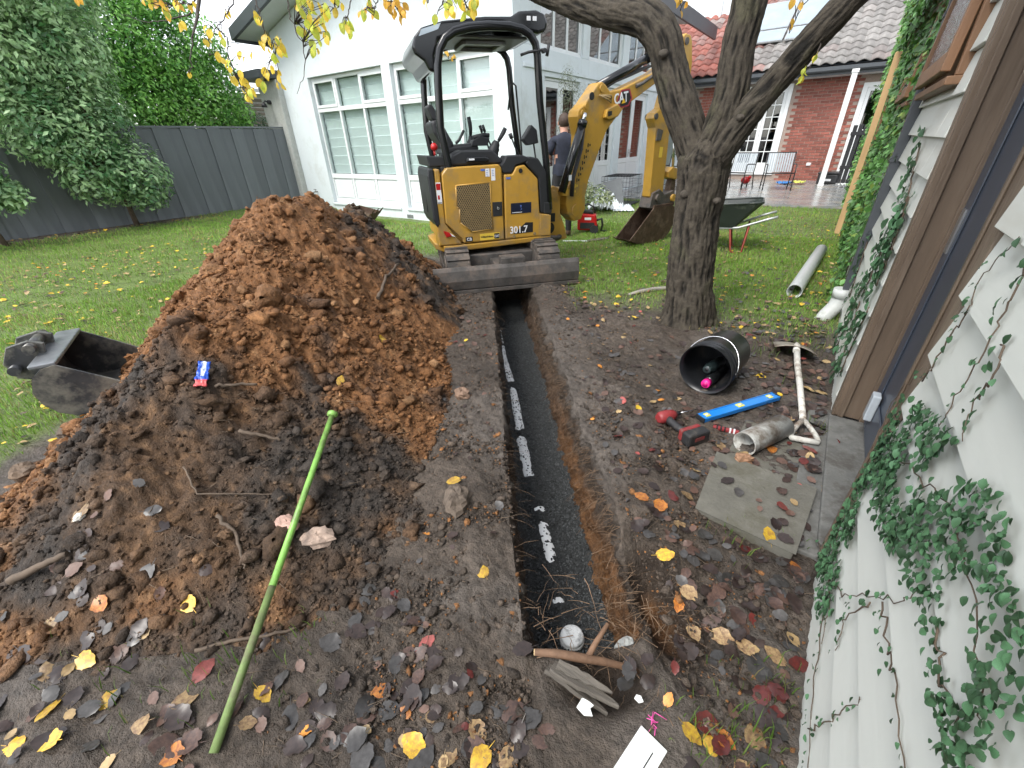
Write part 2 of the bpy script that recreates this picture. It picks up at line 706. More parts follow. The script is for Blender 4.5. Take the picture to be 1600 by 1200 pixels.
# wall strata: topsoil grey-brown, orange clay below
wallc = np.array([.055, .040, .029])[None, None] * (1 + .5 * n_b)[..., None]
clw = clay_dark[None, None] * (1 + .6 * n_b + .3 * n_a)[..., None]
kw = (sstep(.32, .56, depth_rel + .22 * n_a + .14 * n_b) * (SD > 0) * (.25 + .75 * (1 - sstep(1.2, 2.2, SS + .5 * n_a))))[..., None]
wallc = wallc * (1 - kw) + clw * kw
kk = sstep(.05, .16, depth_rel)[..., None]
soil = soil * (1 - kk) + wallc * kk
turf = np.array([.12, .17, .04])[None, None] * (1 + .5 * n_b + .3 * n_a)[..., None]
c_ground = soil * (1 - LM[..., None]) + turf * LM[..., None]
ns, nt_ = SS.shape
idx = np.arange(ns * nt_).reshape(ns, nt_)
F_ = np.stack([idx[:-1, :-1], idx[1:, :-1], idx[1:, 1:], idx[:-1, 1:]], -1).reshape(-1, 4)[:, ::-1]
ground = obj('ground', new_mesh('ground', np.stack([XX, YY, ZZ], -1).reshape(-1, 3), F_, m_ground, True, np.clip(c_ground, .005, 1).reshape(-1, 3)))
struct(ground)

# ------------------------------------------------------------------ spoil heap
m_heap = M_attr('spoil', rough=.7, var=.5, vs=45, bump=1., bs=70, bd=.018, spec=.3, rvar=.15)


def heap_col(x, y, z):
    s, t = to_st(x, y)
    n1, n2, n3 = fbm(s, t, 2., 1.5, 4), fbm(s, t, 5., 6., 4), fbm(s, t, 8., 30., 3)
    dark = np.array([.050, .041, .034])
    brown = np.array([.098, .057, .031])
    clay = np.array([.205, .095, .037])
    tan = np.array([.29, .165, .08])
    kc = sstep(-.05, .35, .55 * sstep(.7, 1.7, s) * (1 - .85 * sstep(2.15, 2.9, s)) + .9 * n1 + .35 * n2 + .22 * sstep(-1.3, -2.4, t) - .62 * np.exp(-((s - .6) / .5) ** 2 - ((t + 1.6) / .45) ** 2) - .03)
    kd = sstep(-.35, .4, .6 * n2 + .8 * n1)
    c = dark * (1 - kd)[..., None] + brown * kd[..., None]
    c = c * (1 - kc)[..., None] + clay * kc[..., None]
    kt = sstep(.15, .55, n3 + .5 * n2) * (.25 + .5 * kc)
    c = c * (1 - kt)[..., None] + tan * kt[..., None]
    return np.clip(c * (1 + .5 * n3)[..., None], .006, 1)


hs = lines([(-.4, .4, .016), (.4, 2.6, .013), (2.6, 5.6, .02)])
ht = lines([(-3.35, -2.4, .02), (-2.4, -.3, .013)])
HS, HT = np.meshgrid(hs, ht, indexing='ij')
HX, HY = to_xy(HS, HT)
HZ = mound_z(HX, HY)
HG = base_z(HX, HY)
edge = np.minimum.reduce([HS + .4, 5.6 - HS, HT + 3.35, -.3 - HT])
HZ = np.where(edge < .02, np.minimum(HZ, HG - .12), HZ)
HZ = np.maximum(HZ, HG - .15)
HC = heap_col(HX, HY, HZ)
a_, b_ = HS.shape
idx = np.arange(a_ * b_).reshape(a_, b_)
F_ = np.stack([idx[:-1, :-1], idx[1:, :-1], idx[1:, 1:], idx[:-1, 1:]], -1).reshape(-1, 4)[:, ::-1]
# overhang the lumps: push vertices along the slope by noise
px_ = fbm(HX, HY, HZ, 16., 3) * .016 * sstep(.02, .2, HZ)
py_ = fbm(HX + 9, HY, HZ, 16., 3) * .016 * sstep(.02, .2, HZ)
heap = tag(obj('soil_heap', new_mesh('soil_heap', np.stack([HX + px_, HY + py_, HZ], -1).reshape(-1, 3), F_, m_heap, True, HC.reshape(-1, 3))),
           'long tall heap of brown and orange clay soil dug out beside the trench', 'soil heap')

# ------------------------------------------------------------------ clods and crumbs
ICO_V = []
_p = (1 + 5 ** .5) / 2
for a, b in ((1, _p), (-1, _p), (1, -_p), (-1, -_p)):
    ICO_V += [(0, a, b), (a, b, 0), (b, 0, a)]
ICO_V = np.array(ICO_V) / np.hypot(1, _p)
_d = np.linalg.norm(ICO_V[:, None] - ICO_V[None], axis=2)
_e = _d[_d > .01].min() * 1.05
ICO_F = []
for i in range(12):
    for j in range(i + 1, 12):
        for l in range(j + 1, 12):
            if _d[i, j] < _e and _d[j, l] < _e and _d[i, l] < _e:
                q = (i, j, l)
                if np.dot(np.cross(ICO_V[j] - ICO_V[i], ICO_V[l] - ICO_V[i]), ICO_V[i]) < 0:
                    q = (i, l, j)
                ICO_F.append(q)
ICO_F = np.array(ICO_F)


def rand_rot(n):
    q = RNG.normal(size=(n, 4))
    q /= np.linalg.norm(q, axis=1)[:, None]
    w, x, y, z = q.T
    return np.stack([np.stack([1 - 2 * (y * y + z * z), 2 * (x * y - z * w), 2 * (x * z + y * w)], -1),
                     np.stack([2 * (x * y + z * w), 1 - 2 * (x * x + z * z), 2 * (y * z - x * w)], -1),
                     np.stack([2 * (x * z - y * w), 2 * (y * z + x * w), 1 - 2 * (x * x + y * y)], -1)], 1)


def lumps(pos, size, col, flat=.75):
    n = len(pos)
    v = ICO_V[None] * (1 + np.clip(.36 * RNG.normal(size=(n, 12, 1)), -.6, .8))
    v = v * RNG.uniform(.6, 1.25, size=(n, 1, 3))
    v = np.einsum('nij,nkj->nki', rand_rot(n), v) * size[:, None, None]
    v[:, :, 2] *= flat
    v += pos[:, None]
    f = (ICO_F[None] + (np.arange(n) * 12)[:, None, None]).reshape(-1, 3)
    c = np.repeat(col[:, None], 12, 1) * RNG.uniform(.8, 1.2, size=(n, 12, 1))
    return v.reshape(-1, 3), f, np.clip(c, .005, 1).reshape(-1, 3)


def pareto(n, lo, hi, a=2.2):
    u = RNG.uniform(size=n)
    return (lo ** -a + u * (hi ** -a - lo ** -a)) ** (-1 / a)


n = 30000
cs = RNG.uniform(-.25, 4.6, n) ** 1.0
cs = np.where(RNG.uniform(size=n) < .55, RNG.uniform(-.2, 2.2, n), cs)
ct = RNG.uniform(-3.1, -.45, n)
cx, cy = to_xy(cs, ct)
cz = mound_z(cx, cy)
ok = cz > base_z(cx, cy) - .01
cx, cy, cz, cs, ct = (a[ok] for a in (cx, cy, cz, cs, ct))
smooth_patch = np.exp(-((cs - .55) / .4) ** 2 - ((ct + 1.6) / .38) ** 2)
ok = RNG.uniform(size=len(cx)) > .85 * smooth_patch
cx, cy, cz = (a[ok] for a in (cx, cy, cz))
sz = pareto(len(cx), .0045, .042, 2.4)
colr = heap_col(cx, cy, cz) * RNG.uniform(.7, 1.45, size=(len(cx), 1))
v, f, c = lumps(np.stack([cx, cy, cz + sz * .25], -1), sz, colr)
stuff(obj('clods', new_mesh('clods', v, f, m_heap, False, c), heap))
# big broken clods along the crest, the flanks and the toe
n = 620
bs2 = RNG.uniform(.3, 4.4, n)
bt2 = np.interp(bs2, _MS, _MC) + np.where(RNG.uniform(size=n) < .5, RNG.normal(-.55, .45, n), RNG.normal(.35, .5, n))
bx2, by2 = to_xy(bs2, bt2)
bz2 = mound_z(bx2, by2)
ok = (bz2 > base_z(bx2, by2) - .06) & (bt2 < -.5) & (RNG.uniform(size=n) > np.exp(-((bs2 - .5) / .45) ** 2 - ((bt2 + 1.6) / .4) ** 2))
bx2, by2, bz2 = bx2[ok], by2[ok], bz2[ok]
sz = pareto(len(bx2), .02, .07, 2.2)
V2, F2, C2 = [], [], []
th_, ph_ = np.meshgrid(np.linspace(0, 2 * math.pi, 13)[:-1], np.linspace(.12, math.pi - .12, 8))
unit = np.stack([np.sin(ph_) * np.cos(th_), np.sin(ph_) * np.sin(th_), np.cos(ph_)], -1).reshape(-1, 3)
uf = [(r_ * 12 + c_, (r_ + 1) * 12 + c_, (r_ + 1) * 12 + (c_ + 1) % 12, r_ * 12 + (c_ + 1) % 12) for r_ in range(7) for c_ in range(12)]
for k_ in range(len(bx2)):
    sd_ = k_ * 3.7
    q_ = unit * (1 + .7 * fbm(unit[:, 0] + sd_, unit[:, 1], unit[:, 2], 1.4, 4, .65) + .35 * fbm(unit[:, 0] + sd_, unit[:, 1], unit[:, 2], 3.2, 3, .6, True))[:, None]
    q_ = q_ * RNG.uniform(.65, 1.2, 3) * sz[k_]
    q_ = q_ @ rand_rot(1)[0].T * np.array([1, 1, .8]) + np.array([bx2[k_], by2[k_], bz2[k_] + sz[k_] * .15])
    V2.append(q_)
    F2 += [tuple(a + 96 * k_ for a in ff) for ff in uf]
    cc_ = heap_col(bx2[k_:k_ + 1], by2[k_:k_ + 1], bz2[k_:k_ + 1])[0] * RNG.uniform(.7, 1.3)
    C2.append(cc_ * (1 + .5 * fbm(unit[:, 0] + sd_, unit[:, 1], unit[:, 2], 4., 3))[:, None])
stuff(obj('big_clods', new_mesh('big_clods', np.concatenate(V2), F2, m_heap, True, np.clip(np.concatenate(C2), .006, 1)), heap))
# crumbs on the banks and at the toe of the heap
n = 26000
gs, gt = np.where(RNG.uniform(size=n) < .5, RNG.uniform(-1.2, 1.2, n), RNG.uniform(-.9, 4.2, n)), np.where(RNG.uniform(size=n) < .6, -.22 - np.abs(RNG.normal(size=n)) * .35, .24 + np.abs(RNG.normal(size=n)) * .4)
gx, gy = to_xy(gs, gt)
ok = (mound_z(gx, gy) < base_z(gx, gy)) & (gx < .3)
gx, gy = gx[ok], gy[ok]
sz = pareto(len(gx), .003, .022, 2.7)
colr = np.array([.070, .053, .040]) * RNG.uniform(.55, 1.8, size=(len(gx), 1))
cl = (RNG.uniform(size=len(gx)) < .12)[:, None]
colr = np.where(cl, np.array([.24, .11, .04]) * RNG.uniform(.7, 1.4, size=(len(gx), 1)), colr)
v, f, c = lumps(np.stack([gx, gy, base_z(gx, gy) + sz * .2], -1), sz, colr)
stuff(obj('soil_crumbs', new_mesh('soil_crumbs', v, f, m_ground, False, c)))['label'] = 'crumbs of loose soil scattered along the trench banks'

# ------------------------------------------------------------------ crushed rock bedding and the drain line
m_bed = M('crushed rock', (.028, .031, .032), rough=.75, var=.6, vs=120, bump=1., bs=150, bd=.012, c2=(.075, .08, .08), c2amt=.3)
PIPE = [(4.75, -.19), (4.1, -.185), (2.9, -.15), (2.38, -.105), (1.97, -.094), (1.56, -.09), (1.23, -.078), (.96, -.05), (.61, -.03), (.38, -.03), (.2, -.01)]
PS = np.array([p[0] for p in PIPE])[::-1]
PT = np.array([p[1] for p in PIPE])[::-1]
bs_ = lines([(-.02, 1.6, .011), (1.6, TR_END, .02)])
bt_ = np.linspace(-.21, .2, 40)
BS, BT = np.meshgrid(bs_, bt_, indexing='ij')
BZ = -.437 + .012 * fbm(BS, BT, 1., 4., 3) + .008 * fbm(BS, BT, 1., 30., 3, .7)
pt = np.interp(BS, PS, PT)
# the bedding laps over the pipe where it does not show
cover = .5 + .5 * np.interp(BS, [0, .36, .37, .395, .41, .55, .6, .82, .87, .9, .935, .955, .985, 1.0, 1.2, 1.23, 1.6, 1.66, 1.73, 1.75, 2.28, 2.4, 2.46, 3.2, 3.22, 3.3, 4.3],
                          [1, 1, -.6, -.6, 1, 1, -.8, -.6, 1, 1, -.5, -.5, 1, 1, 1, -1, -1, 1, -.4, -1, -.9, 1, -1, -1, 0, -1, -1])
BZ = BZ + (.034 * cover - .006 + .012 * fbm(BS, BT, 3., 22., 3, .6)) * np.exp(-((BT - pt) / .045) ** 2)
BZ = BZ + .045 * sstep(.13, .2, np.abs(BT)) + .12 * sstep(.05, -.02, BS)
bx_, by_ = to_xy(BS, BT)
a_, b_ = BS.shape
idx = np.arange(a_ * b_).reshape(a_, b_)
F_ = np.stack([idx[:-1, :-1], idx[1:, :-1], idx[1:, 1:], idx[:-1, 1:]], -1).reshape(-1, 4)[:, ::-1]
struct(obj('trench_bedding', new_mesh('trench_bedding', np.stack([bx_, by_, BZ], -1).reshape(-1, 3), F_, m_bed, True)))
n = 9000
gs = RNG.uniform(.03, 1., n) ** 1.3 * 4
gt = RNG.uniform(-.19, .17, n)
gx, gy = to_xy(gs, gt)
i0 = np.clip(np.searchsorted(bs_, gs), 0, a_ - 1)
j0 = np.clip(np.searchsorted(bt_, gt), 0, b_ - 1)
onp = np.abs(gt - np.interp(gs, PS, PT)) < .035
keep = ~onp | (RNG.uniform(size=n) < .3)
sz = RNG.uniform(.0025, .0065, n)
v, f, c = lumps(np.stack([gx, gy, np.maximum(BZ[i0, j0], np.where(onp, -.43, -9)) + .002], -1)[keep], sz[keep], (np.array([.034, .037, .038]) * RNG.uniform(.4, 2.8, size=(n, 1)))[keep])
m_chip = M_attr('rock chips', rough=.6, var=.2, vs=80, bump=0)
stuff(obj('rock_chips', new_mesh('rock_chips', v, f, m_chip, False, c)))['label'] = 'dark crushed rock chips covering the trench floor'

m_pvc = M('white pvc', (.86, .88, .88), rough=.35, var=.03, vs=9, c2=(.55, .53, .50), c2amt=.05, bump=.15, bs=30)
mb = MB()
pp = []
for q in np.linspace(.19, 4.7, 90):
    x, y = to_xy(q, np.interp(q, PS, PT))
    pp.append((x, y, -.4785))
mb.tube(pp, .05, 18)
tag(mb.build('drain_pipe', m_pvc), 'white plastic drain pipe lying half buried along the trench floor', 'pipe')
x, y = to_xy(.2, -.005)
cp = thing('pipe_riser', 'round white pipe cap speckled with grit at the near end of the trench', 'pipe', (x, y, -.5))
MB().lathe([(.001, .112), (.034, .113), (.044, .112), (.0475, .108), (.049, .10), (.049, 0)], 32).build('cap', M('gritty white cap', (.75, .77, .77), rough=.4, var=.05, vs=20, c2=(.02, .02, .02), c2amt=.42, bump=.2), cp)
MB().lathe([(.0515, .0), (.0515, .09), (.0505, .096), (.049, .097)], 32).build('collar', m_pvc, cp)

# ------------------------------------------------------------------ grass
m_grass = M_attr('grass blades', rough=.5, var=.12, vs=10, bump=0, spec=.3, trans=.3, rvar=0)


def blades(x, y, z, hgt, wid, col, lean=.55):
    n = len(x)
    az = RNG.uniform(0, 2 * math.pi, n)
    ld = RNG.uniform(0, 2 * math.pi, n)
    lm = hgt * RNG.uniform(.1, 1, n) * lean
    ux, uy = np.cos(az) * wid / 2, np.sin(az) * wid / 2
    mx_, my_ = np.cos(ld) * lm, np.sin(ld) * lm
    p0 = np.stack([x - ux, y - uy, z - .004], -1)
    p1 = np.stack([x + ux, y + uy, z - .004], -1)
    p2 = np.stack([x + ux * .7 + mx_ * .35, y + uy * .7 + my_ * .35, z + hgt * .6], -1)
    p3 = np.stack([x - ux * .7 + mx_ * .35, y - uy * .7 + my_ * .35, z + hgt * .6], -1)
    p4 = np.stack([x + mx_, y + my_, z + hgt * .95], -1)
    v = np.stack([p0, p1, p2, p3, p4], 1).reshape(-1, 3)
    b = (np.arange(n) * 5)[:, None, None]
    f = (np.array([[0, 1, 2], [0, 2, 3], [3, 2, 4]])[None] + b).reshape(-1, 3)
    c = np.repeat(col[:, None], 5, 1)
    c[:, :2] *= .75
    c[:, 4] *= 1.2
    return v, f, np.clip(c, .004, 1).reshape(-1, 3)


def scatter(n, x0, x1, y0, y1, near_pow=0.):
    x, y = RNG.uniform(x0, x1, n), RNG.uniform(y0, y1, n)
    p = lawn_mask(x, y) * (.45 + .55 * sstep(-.25, .2, fbm(x, y, 3., 3.5, 3)))
    p = p * (mound_z(x, y, False) < base_z(x, y) + .02)
    ok = RNG.uniform(size=n) < p
    return x[ok], y[ok]


parts = [scatter(60000, -13., -2.4, -1.5, 7.6), scatter(48000, -6.5, -2.4, -1., 4.2), scatter(70000, -12, .32, 3.3, 11.7), scatter(50000, -3.4, .32, 3.0, 8.)]
gx = np.concatenate([p[0] for p in parts])
gy = np.concatenate([p[1] for p in parts])
# straggling tufts on the soil
tu = [(.22, 3.55, 70, .1), (.1, 3.75, 60, .12), (-.15, 3.3, 40, .06), (.27, 2.42, 40, .05), (-.3, 3.55, 60, .15), (-.55, 3.7, 50, .1), (.2, .78, 60, .06), (.1, .68, 40, .06), (.24, .95, 30, .05), (.22, 1.55, 30, .04),
      (-1.15, .02, 40, .08), (-1.3, -.05, 40, .1), (-1.05, .2, 25, .06), (-1.6, -.1, 40, .15), (.0, 1.42, 25, .05), (.1, 2.9, 30, .06), (-2.6, .05, 70, .25)]
tx = np.concatenate([RNG.normal(a, r, k_) for a, b, k_, r in tu])
ty = np.concatenate([RNG.normal(b, r, k_) for a, b, k_, r in tu])
ok = tx < .3
tx, ty = tx[ok], ty[ok]
nl = len(gx)
gx, gy = np.concatenate([gx, tx]), np.concatenate([gy, ty])
n = len(gx)
hh = RNG.uniform(.022, .055, n)
hh[nl:] = RNG.uniform(.03, .09, n - nl)
dist = np.hypot(gx, gy)
ww = RNG.uniform(.004, .007, n) * (1 + np.clip(dist - 4, 0, 8) * .12)
ww[nl:] = RNG.uniform(.002, .0045, n - nl)
tone = fbm(gx, gy, 1., .8, 4)
g1, g2, g3 = np.array([.18, .37, .055]), np.array([.31, .46, .10]), np.array([.40, .36, .16])
k1 = RNG.uniform(size=(n, 1))
cc = g1 * (1 - k1) + g2 * k1
dry = (RNG.uniform(size=n) < .14 + .35 * sstep(-.05, .35, tone))[:, None]
cc = np.where(dry, g3 * RNG.uniform(.6, 1.1, size=(n, 1)), cc) * (1 + .45 * tone[:, None])
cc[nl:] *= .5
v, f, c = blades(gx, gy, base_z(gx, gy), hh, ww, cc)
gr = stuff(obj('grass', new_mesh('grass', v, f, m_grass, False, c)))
gr['label'] = 'short green lawn grass with thin worn patches'

# ------------------------------------------------------------------ white rendered house
m_render = M('white render', (.66, .715, .735), rough=.8, var=.04, vs=1.2, c2=(.58, .62, .62), c2amt=.3, bump=.25, bs=140, bd=.003)
m_rough = M('roughcast', (.50, .51, .48), rough=.9, var=.12, vs=14, bump=1., bs=70, bd=.02)
m_white = M('white gloss paint', (.76, .78, .78), rough=.35, var=.03, vs=3)
m_sash = M('white window paint', (.74, .77, .77), rough=.35, var=.03, vs=3)
m_char = M('charcoal metal', (.055, .062, .07), rough=.45, var=.1, vs=3)
m_soffit = M('soffit paint', (.62, .64, .64), rough=.7, var=.04)
m_blind = M('blind cloth', (.66, .70, .69), rough=.85, var=.05, vs=2, bump=.1, bs=200)
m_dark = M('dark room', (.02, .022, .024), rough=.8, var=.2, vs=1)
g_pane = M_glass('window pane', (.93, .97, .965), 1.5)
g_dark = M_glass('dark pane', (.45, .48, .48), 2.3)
m_vent = M('vent grille', (.22, .23, .23), rough=.6)

hx0, hx1, hy = -12.75, -5.287, 7.65
house = thing('rendered_house', 'white rendered house wing with large blind-covered windows and glazed doors', 'house', (-9, 7.65, 0))
# front wall built round its two openings
WIN = [(-11.56, -8.79), (-8.52, -5.78)]
ZB, ZT = .05, 2.91
mb = MB()
zt0, zt1 = 3.9, 5.6
gable = lambda x: 3.95 + (x + 12.75) * .235
def wallpoly(x0, x1, z0, z1a, z1b):
    mb.add([(x0, hy, z0), (x1, hy, z0), (x1, hy, z1b), (x0, hy, z1a), (x0, hy + .25, z0), (x1, hy + .25, z0), (x1, hy + .25, z1b), (x0, hy + .25, z1a)],
           [(0, 1, 2, 3), (7, 6, 5, 4), (0, 4, 5, 1), (1, 5, 6, 2), (2, 6, 7, 3), (3, 7, 4, 0)])
xs = [hx0, WIN[0][0], WIN[0][1], WIN[1][0], WIN[1][1], hx1]
for i in range(5):
    if i % 2 == 0:
        wallpoly(xs[i], xs[i + 1], -.4, gable(xs[i]), gable(xs[i + 1]))
    else:
        wallpoly(xs[i], xs[i + 1], -.4, ZB, ZB)
        wallpoly(xs[i], xs[i + 1], ZT, gable(xs[i]), gable(xs[i + 1]))
# side wall with the glazed doors below and the high windows above
SX = hx1
YD = [(8.72, 10.25), (10.62, 12.35), (12.75, 14.6)]
YH = [(8.56, 10.3), (10.62, 12.5), (12.9, 14.7)]
ZD, ZH0, ZH1 = 2.5, 2.93, 3.85
def sw(y0, y1, z0, z1):
    mb.box(SX - .25, SX, y0, y1, z0, z1)
ycut = [hy + .252] + [a for p in YD for a in p] + [16.5]
for i in range(len(ycut) - 1):
    if i % 2 == 0:
        sw(ycut[i], ycut[i + 1], -.4, ZH0 - .002)
    else:
        sw(ycut[i], ycut[i + 1], -.4, .06)
        sw(ycut[i], ycut[i + 1], ZD, ZH0 - .002)
ycut = [hy + .252] + [a for p in YH for a in p] + [16.5]
for i in range(len(ycut) - 1):
    if i % 2 == 0:
        sw(ycut[i], ycut[i + 1], ZH0, ZH1)
sw(hy + .252, 16.5, ZH1 + .002, 4.25)
mb.build('wall', m_render, house, True, bev=.006)
MB().box(SX + .002, SX + .03, hy + .3, 16.4, ZH0 - .34, ZH0 - .28).build('string_course', m_render, house, True)


def sash_window(x0, x1):
    fr = MB()
    yf = hy + .13
    t = .055
    fr.box(x0 + .002, x0 + t, yf - .03, yf + .05, ZB + .002, ZT - .002)
    fr.box(x1 - t, x1 - .002, yf - .03, yf + .05, ZB + .002, ZT - .002)
    fr.box(x0 + t, x1 - t, yf - .03, yf + .05, ZT - .075, ZT - .002)
    fr.box(x0 + t, x1 - t, yf - .035, yf + .05, 2.18, 2.27)
    fr.box(x0 + t, x1 - t, yf - .035, yf + .05, .66, .77)
    fr.box(x0 + t, x1 - t, yf - .03, yf + .05, ZB + .002, ZB + .09)
    dw = (x1 - x0) / 3
    for k in (1, 2):
        fr.box(x0 + dw * k - .035, x0 + dw * k + .035, yf - .028, yf + .048, ZB + .09, .66)
        fr.box(x0 + dw * k - .03, x0 + dw * k + .03, yf - .028, yf + .048, .77, 2.18)
        fr.box(x0 + dw * k - .03, x0 + dw * k + .03, yf - .028, yf + .048, 2.27, ZT - .075)
    wo = fr.build('window', m_sash, house, True, bev=.006)
    for k in range(3):
        a, b = x0 + dw * k + (.055 if k == 0 else .03), x0 + dw * (k + 1) - (.055 if k == 2 else .03)
        for z0, z1, awn in ((.77, 2.18, False), (2.27, ZT - .075, True)):
            if awn and k != 1:
                s_ = MB()
                for q in ((a, a + .05, z0, z1), (b - .05, b, z0, z1), (a + .05, b - .05, z0, z0 + .06), (a + .05, b - .05, z1 - .05, z1)):
                    s_.box(q[0], q[1], yf - .05, yf - .012, q[2], q[3])
                s_.build('sash', m_sash, wo, True, bev=.004)
            p_ = MB().box(a, b, yf + .008, yf + .014, z0, z1)
            p_.build('pane', g_pane, wo, True)
        # raised panel under the glass
        pb = MB().box(a, b, yf, yf + .03, ZB + .09, .66)
        pb.box(a + .05, b - .05, yf - .018, yf - .001, ZB + .13, .62)
        pb.build('panel', m_sash, wo, True, bev=.006)
        # roman blind: folds with a batten line every 21 cm
        bl = MB()
        z = .78
        prof = []
        while z < ZT - .08:
            z2 = min(z + .205, ZT - .07)
            prof += [(yf + .085, z), (yf + .105, z + .012), (yf + .098, (z + z2) / 2), (yf + .088, z2 - .004)]
            z = z2
        vs, fs = [], []
        for y_, z_ in prof:
            vs += [(a - .02, y_, z_), (b + .02, y_, z_)]
        for i in range(len(prof) - 1):
            fs.append((2 * i, 2 * i + 1, 2 * i + 3, 2 * i + 2))
        bl.add(vs, fs)
        bl.build('blind', m_blind, wo, True)
    MB().box(x0 - .03, x1 + .03, hy - .035, hy + .098, ZB - .05, ZB - .004).build('sill', m_render, house, True, bev=.006)
    return wo


for a, b in WIN:
    sash_window(a, b)
MB().box(hx0 + .1, SX - .27, hy + .34, hy + .36, -.3, 4.6).box(SX - .5, SX - .48, hy + .4, 16.4, -.3, 4.2).build('dark_backing', m_dark, house, True)  # dark sheets stand for the unlit rooms behind the glass
for x in (-11.1, -10.0, -8.5, -7.2):
    v_ = MB().box(x - .11, x + .11, hy - .006, hy - .001, -.18, -.1)
    for k in range(5):
        v_.box(x - .1, x + .1, hy - .011, hy - .0062, -.175 + k * .015, -.169 + k * .015)
    v_.build('wall_vent', m_vent, house, True)


def glazed(y0, y1, z0, z1, n, rail, midrail, name, room=True):
    """n leaves in the side wall: frame, panes, lower panels"""
    xf = SX - .08
    fr = MB()
    t = .05
    fr.box(xf - .05, xf + .03, y0 + .002, y0 + t, z0, z1 - .002).box(xf - .05, xf + .03, y1 - t, y1 - .002, z0, z1 - .002).box(xf - .05, xf + .03, y0 + t, y1 - t, z1 - t, z1 - .002)
    if not midrail:
        fr.box(xf - .05, xf + .03, y0 + t, y1 - t, z0 + .002, z0 + t)
    o = fr.build(name, m_sash, house, True, bev=.005)
    w = (y1 - y0 - 2 * t) / n
    for k in range(n):
        a, b = y0 + t + k * w + .004, y0 + t + (k + 1) * w - .004
        lf = MB()
        st = rail
        zb = z0 + .004 if midrail else z0 + t
        lf.box(xf - .03, xf + .012, a, a + st, zb, z1 - t - .004).box(xf - .03, xf + .012, b - st, b, zb, z1 - t - .004)
        lf.box(xf - .03, xf + .012, a + st, b - st, z1 - t - .004 - st, z1 - t - .004)
        lf.box(xf - .03, xf + .012, a + st, b - st, zb, zb + (st * 1.6 if midrail else st))
        if midrail:
            lf.box(xf - .03, xf + .012, a + st, b - st, .78, .9)
        lo = lf.build('leaf' if midrail else 'sash', m_sash, o, True, bev=.004)
        MB().box(xf - .012, xf - .006, a + st, b - st, (.9 if midrail else zb + st), z1 - t - .004 - st).build('pane', g_dark, o, True)
        if midrail:
            MB().box(xf - .02, xf - .002, a + st, b - st, zb + st * 1.6, .78).box(xf - .002, xf + .008, a + st + .04, b - st - .04, zb + st * 1.6 + .04, .74).build('panel', m_sash, o, True, bev=.005)
            hy_ = b - st / 2 if k == 0 else a + st / 2
            MB().cyl((xf + .012, hy_, 1.02), (xf + .05, hy_, 1.02), .01, 8).tube([(xf + .05, hy_, 1.02), (xf + .055, hy_ + (-.1 if k == 0 else .1), 1.02)], .008, 8).box(xf + .0122, xf + .018, hy_ - .015, hy_ + .015, .92, 1.12).build('handle', M('dull metal', (.35, .36, .36), rough=.35, metal=.8), o, True)


for a, b in YD:
    glazed(a, b, .06, ZD, 2, .11, True, 'door')
for a, b in YH:
    glazed(a, b, ZH0, ZH1, 3, .035, False, 'highlight_window')

# roof: low gable with deep eaves, charcoal fascia and barge
rf = MB()
def slab(x0, x1, y0, y1, za, zb, th, mb_):
    mb_.add([(x0, y0, za), (x1, y0, zb), (x1, y1, zb), (x0, y1, za), (x0, y0, za + th), (x1, y0, zb + th), (x1, y1, zb + th), (x0, y1, za + th)],
            [(0, 3, 2, 1), (4, 5, 6, 7), (0, 1, 5, 4), (1, 2, 6, 5), (2, 3, 7, 6), (3, 0, 4, 7)])
slab(-13.35, -9.0, 7.08, 16.6, 3.82, 3.82 + 4.35 * .235, .16, rf)
slab(-9.0, -4.72, 7.08, 16.6, 3.82 + 4.35 * .235, 4.3, .16, rf)
rfo = rf.build('roof', m_soffit, house, True)
bg = MB()
slab(-13.42, -9.0, 7.0, 7.078, 3.78, 3.78 + 4.42 * .235, .24, bg)
slab(-8.998, -4.66, 7.0, 7.078, 3.78 + 4.42 * .235, 4.27, .24, bg)
bg.build('barge_board', m_char, rfo, True)
MB().box(-4.715, -4.64, 7.08, 18.6, 4.16, 4.5).build('fascia', m_char, rfo, True)
MB().box(-13.44, -13.36, 7.08, 16.4, 3.76, 4.03).build('fascia', m_char, rfo, True)
# corner pier of roughcast, with its own little eave
MB().box(-13.7, -12.752, 7.5, 8.6, -.4, 2.98).build('pier', m_rough, house, True, bev=.02)
MB().box(-13.95, -12.755, 7.1, 8.8, 2.99, 3.17).build('pier_eave', m_char, house, True, bev=.01)
lm = MB().cyl((-13.25, 7.5, 2.5), (-13.25, 7.42, 2.5), .05, 12).tube([(-13.25, 7.42, 2.5), (-13.25, 7.36, 2.53), (-13.25, 7.3, 2.48)], .02, 8)
lm.lathe([(.02, .02), (.06, -.02), (.075, -.09), (.0, -.09)], 14, Matrix.Translation((-13.25, 7.3, 2.47)))
lm.build('wall_lamp', M('black lamp', (.02, .02, .022), rough=.4), house, True)
tp_ = MB().cyl((-12.25, hy, .3), (-12.25, hy - .08, .3), .012, 8).tube([(-12.25, hy - .08, .3), (-12.25, hy - .12, .3), (-12.25, hy - .14, .26)], .012, 8).cyl((-12.25, hy - .07, .3), (-12.25, hy - .07, .36), .008, 6)
tp_.box(-12.31, -12.19, hy - .078, hy - .062, .36, .372)
tp_.tube([(-12.25, hy - .14, .26), (-12.22, hy - .13, .1), (-12.1, hy - .1, -.05), (-12.05, hy - .09, -.2)], .009, 8)
tp_.build('garden_tap', M('brass tap', (.10, .09, .08), rough=.4, metal=.6), house, True)

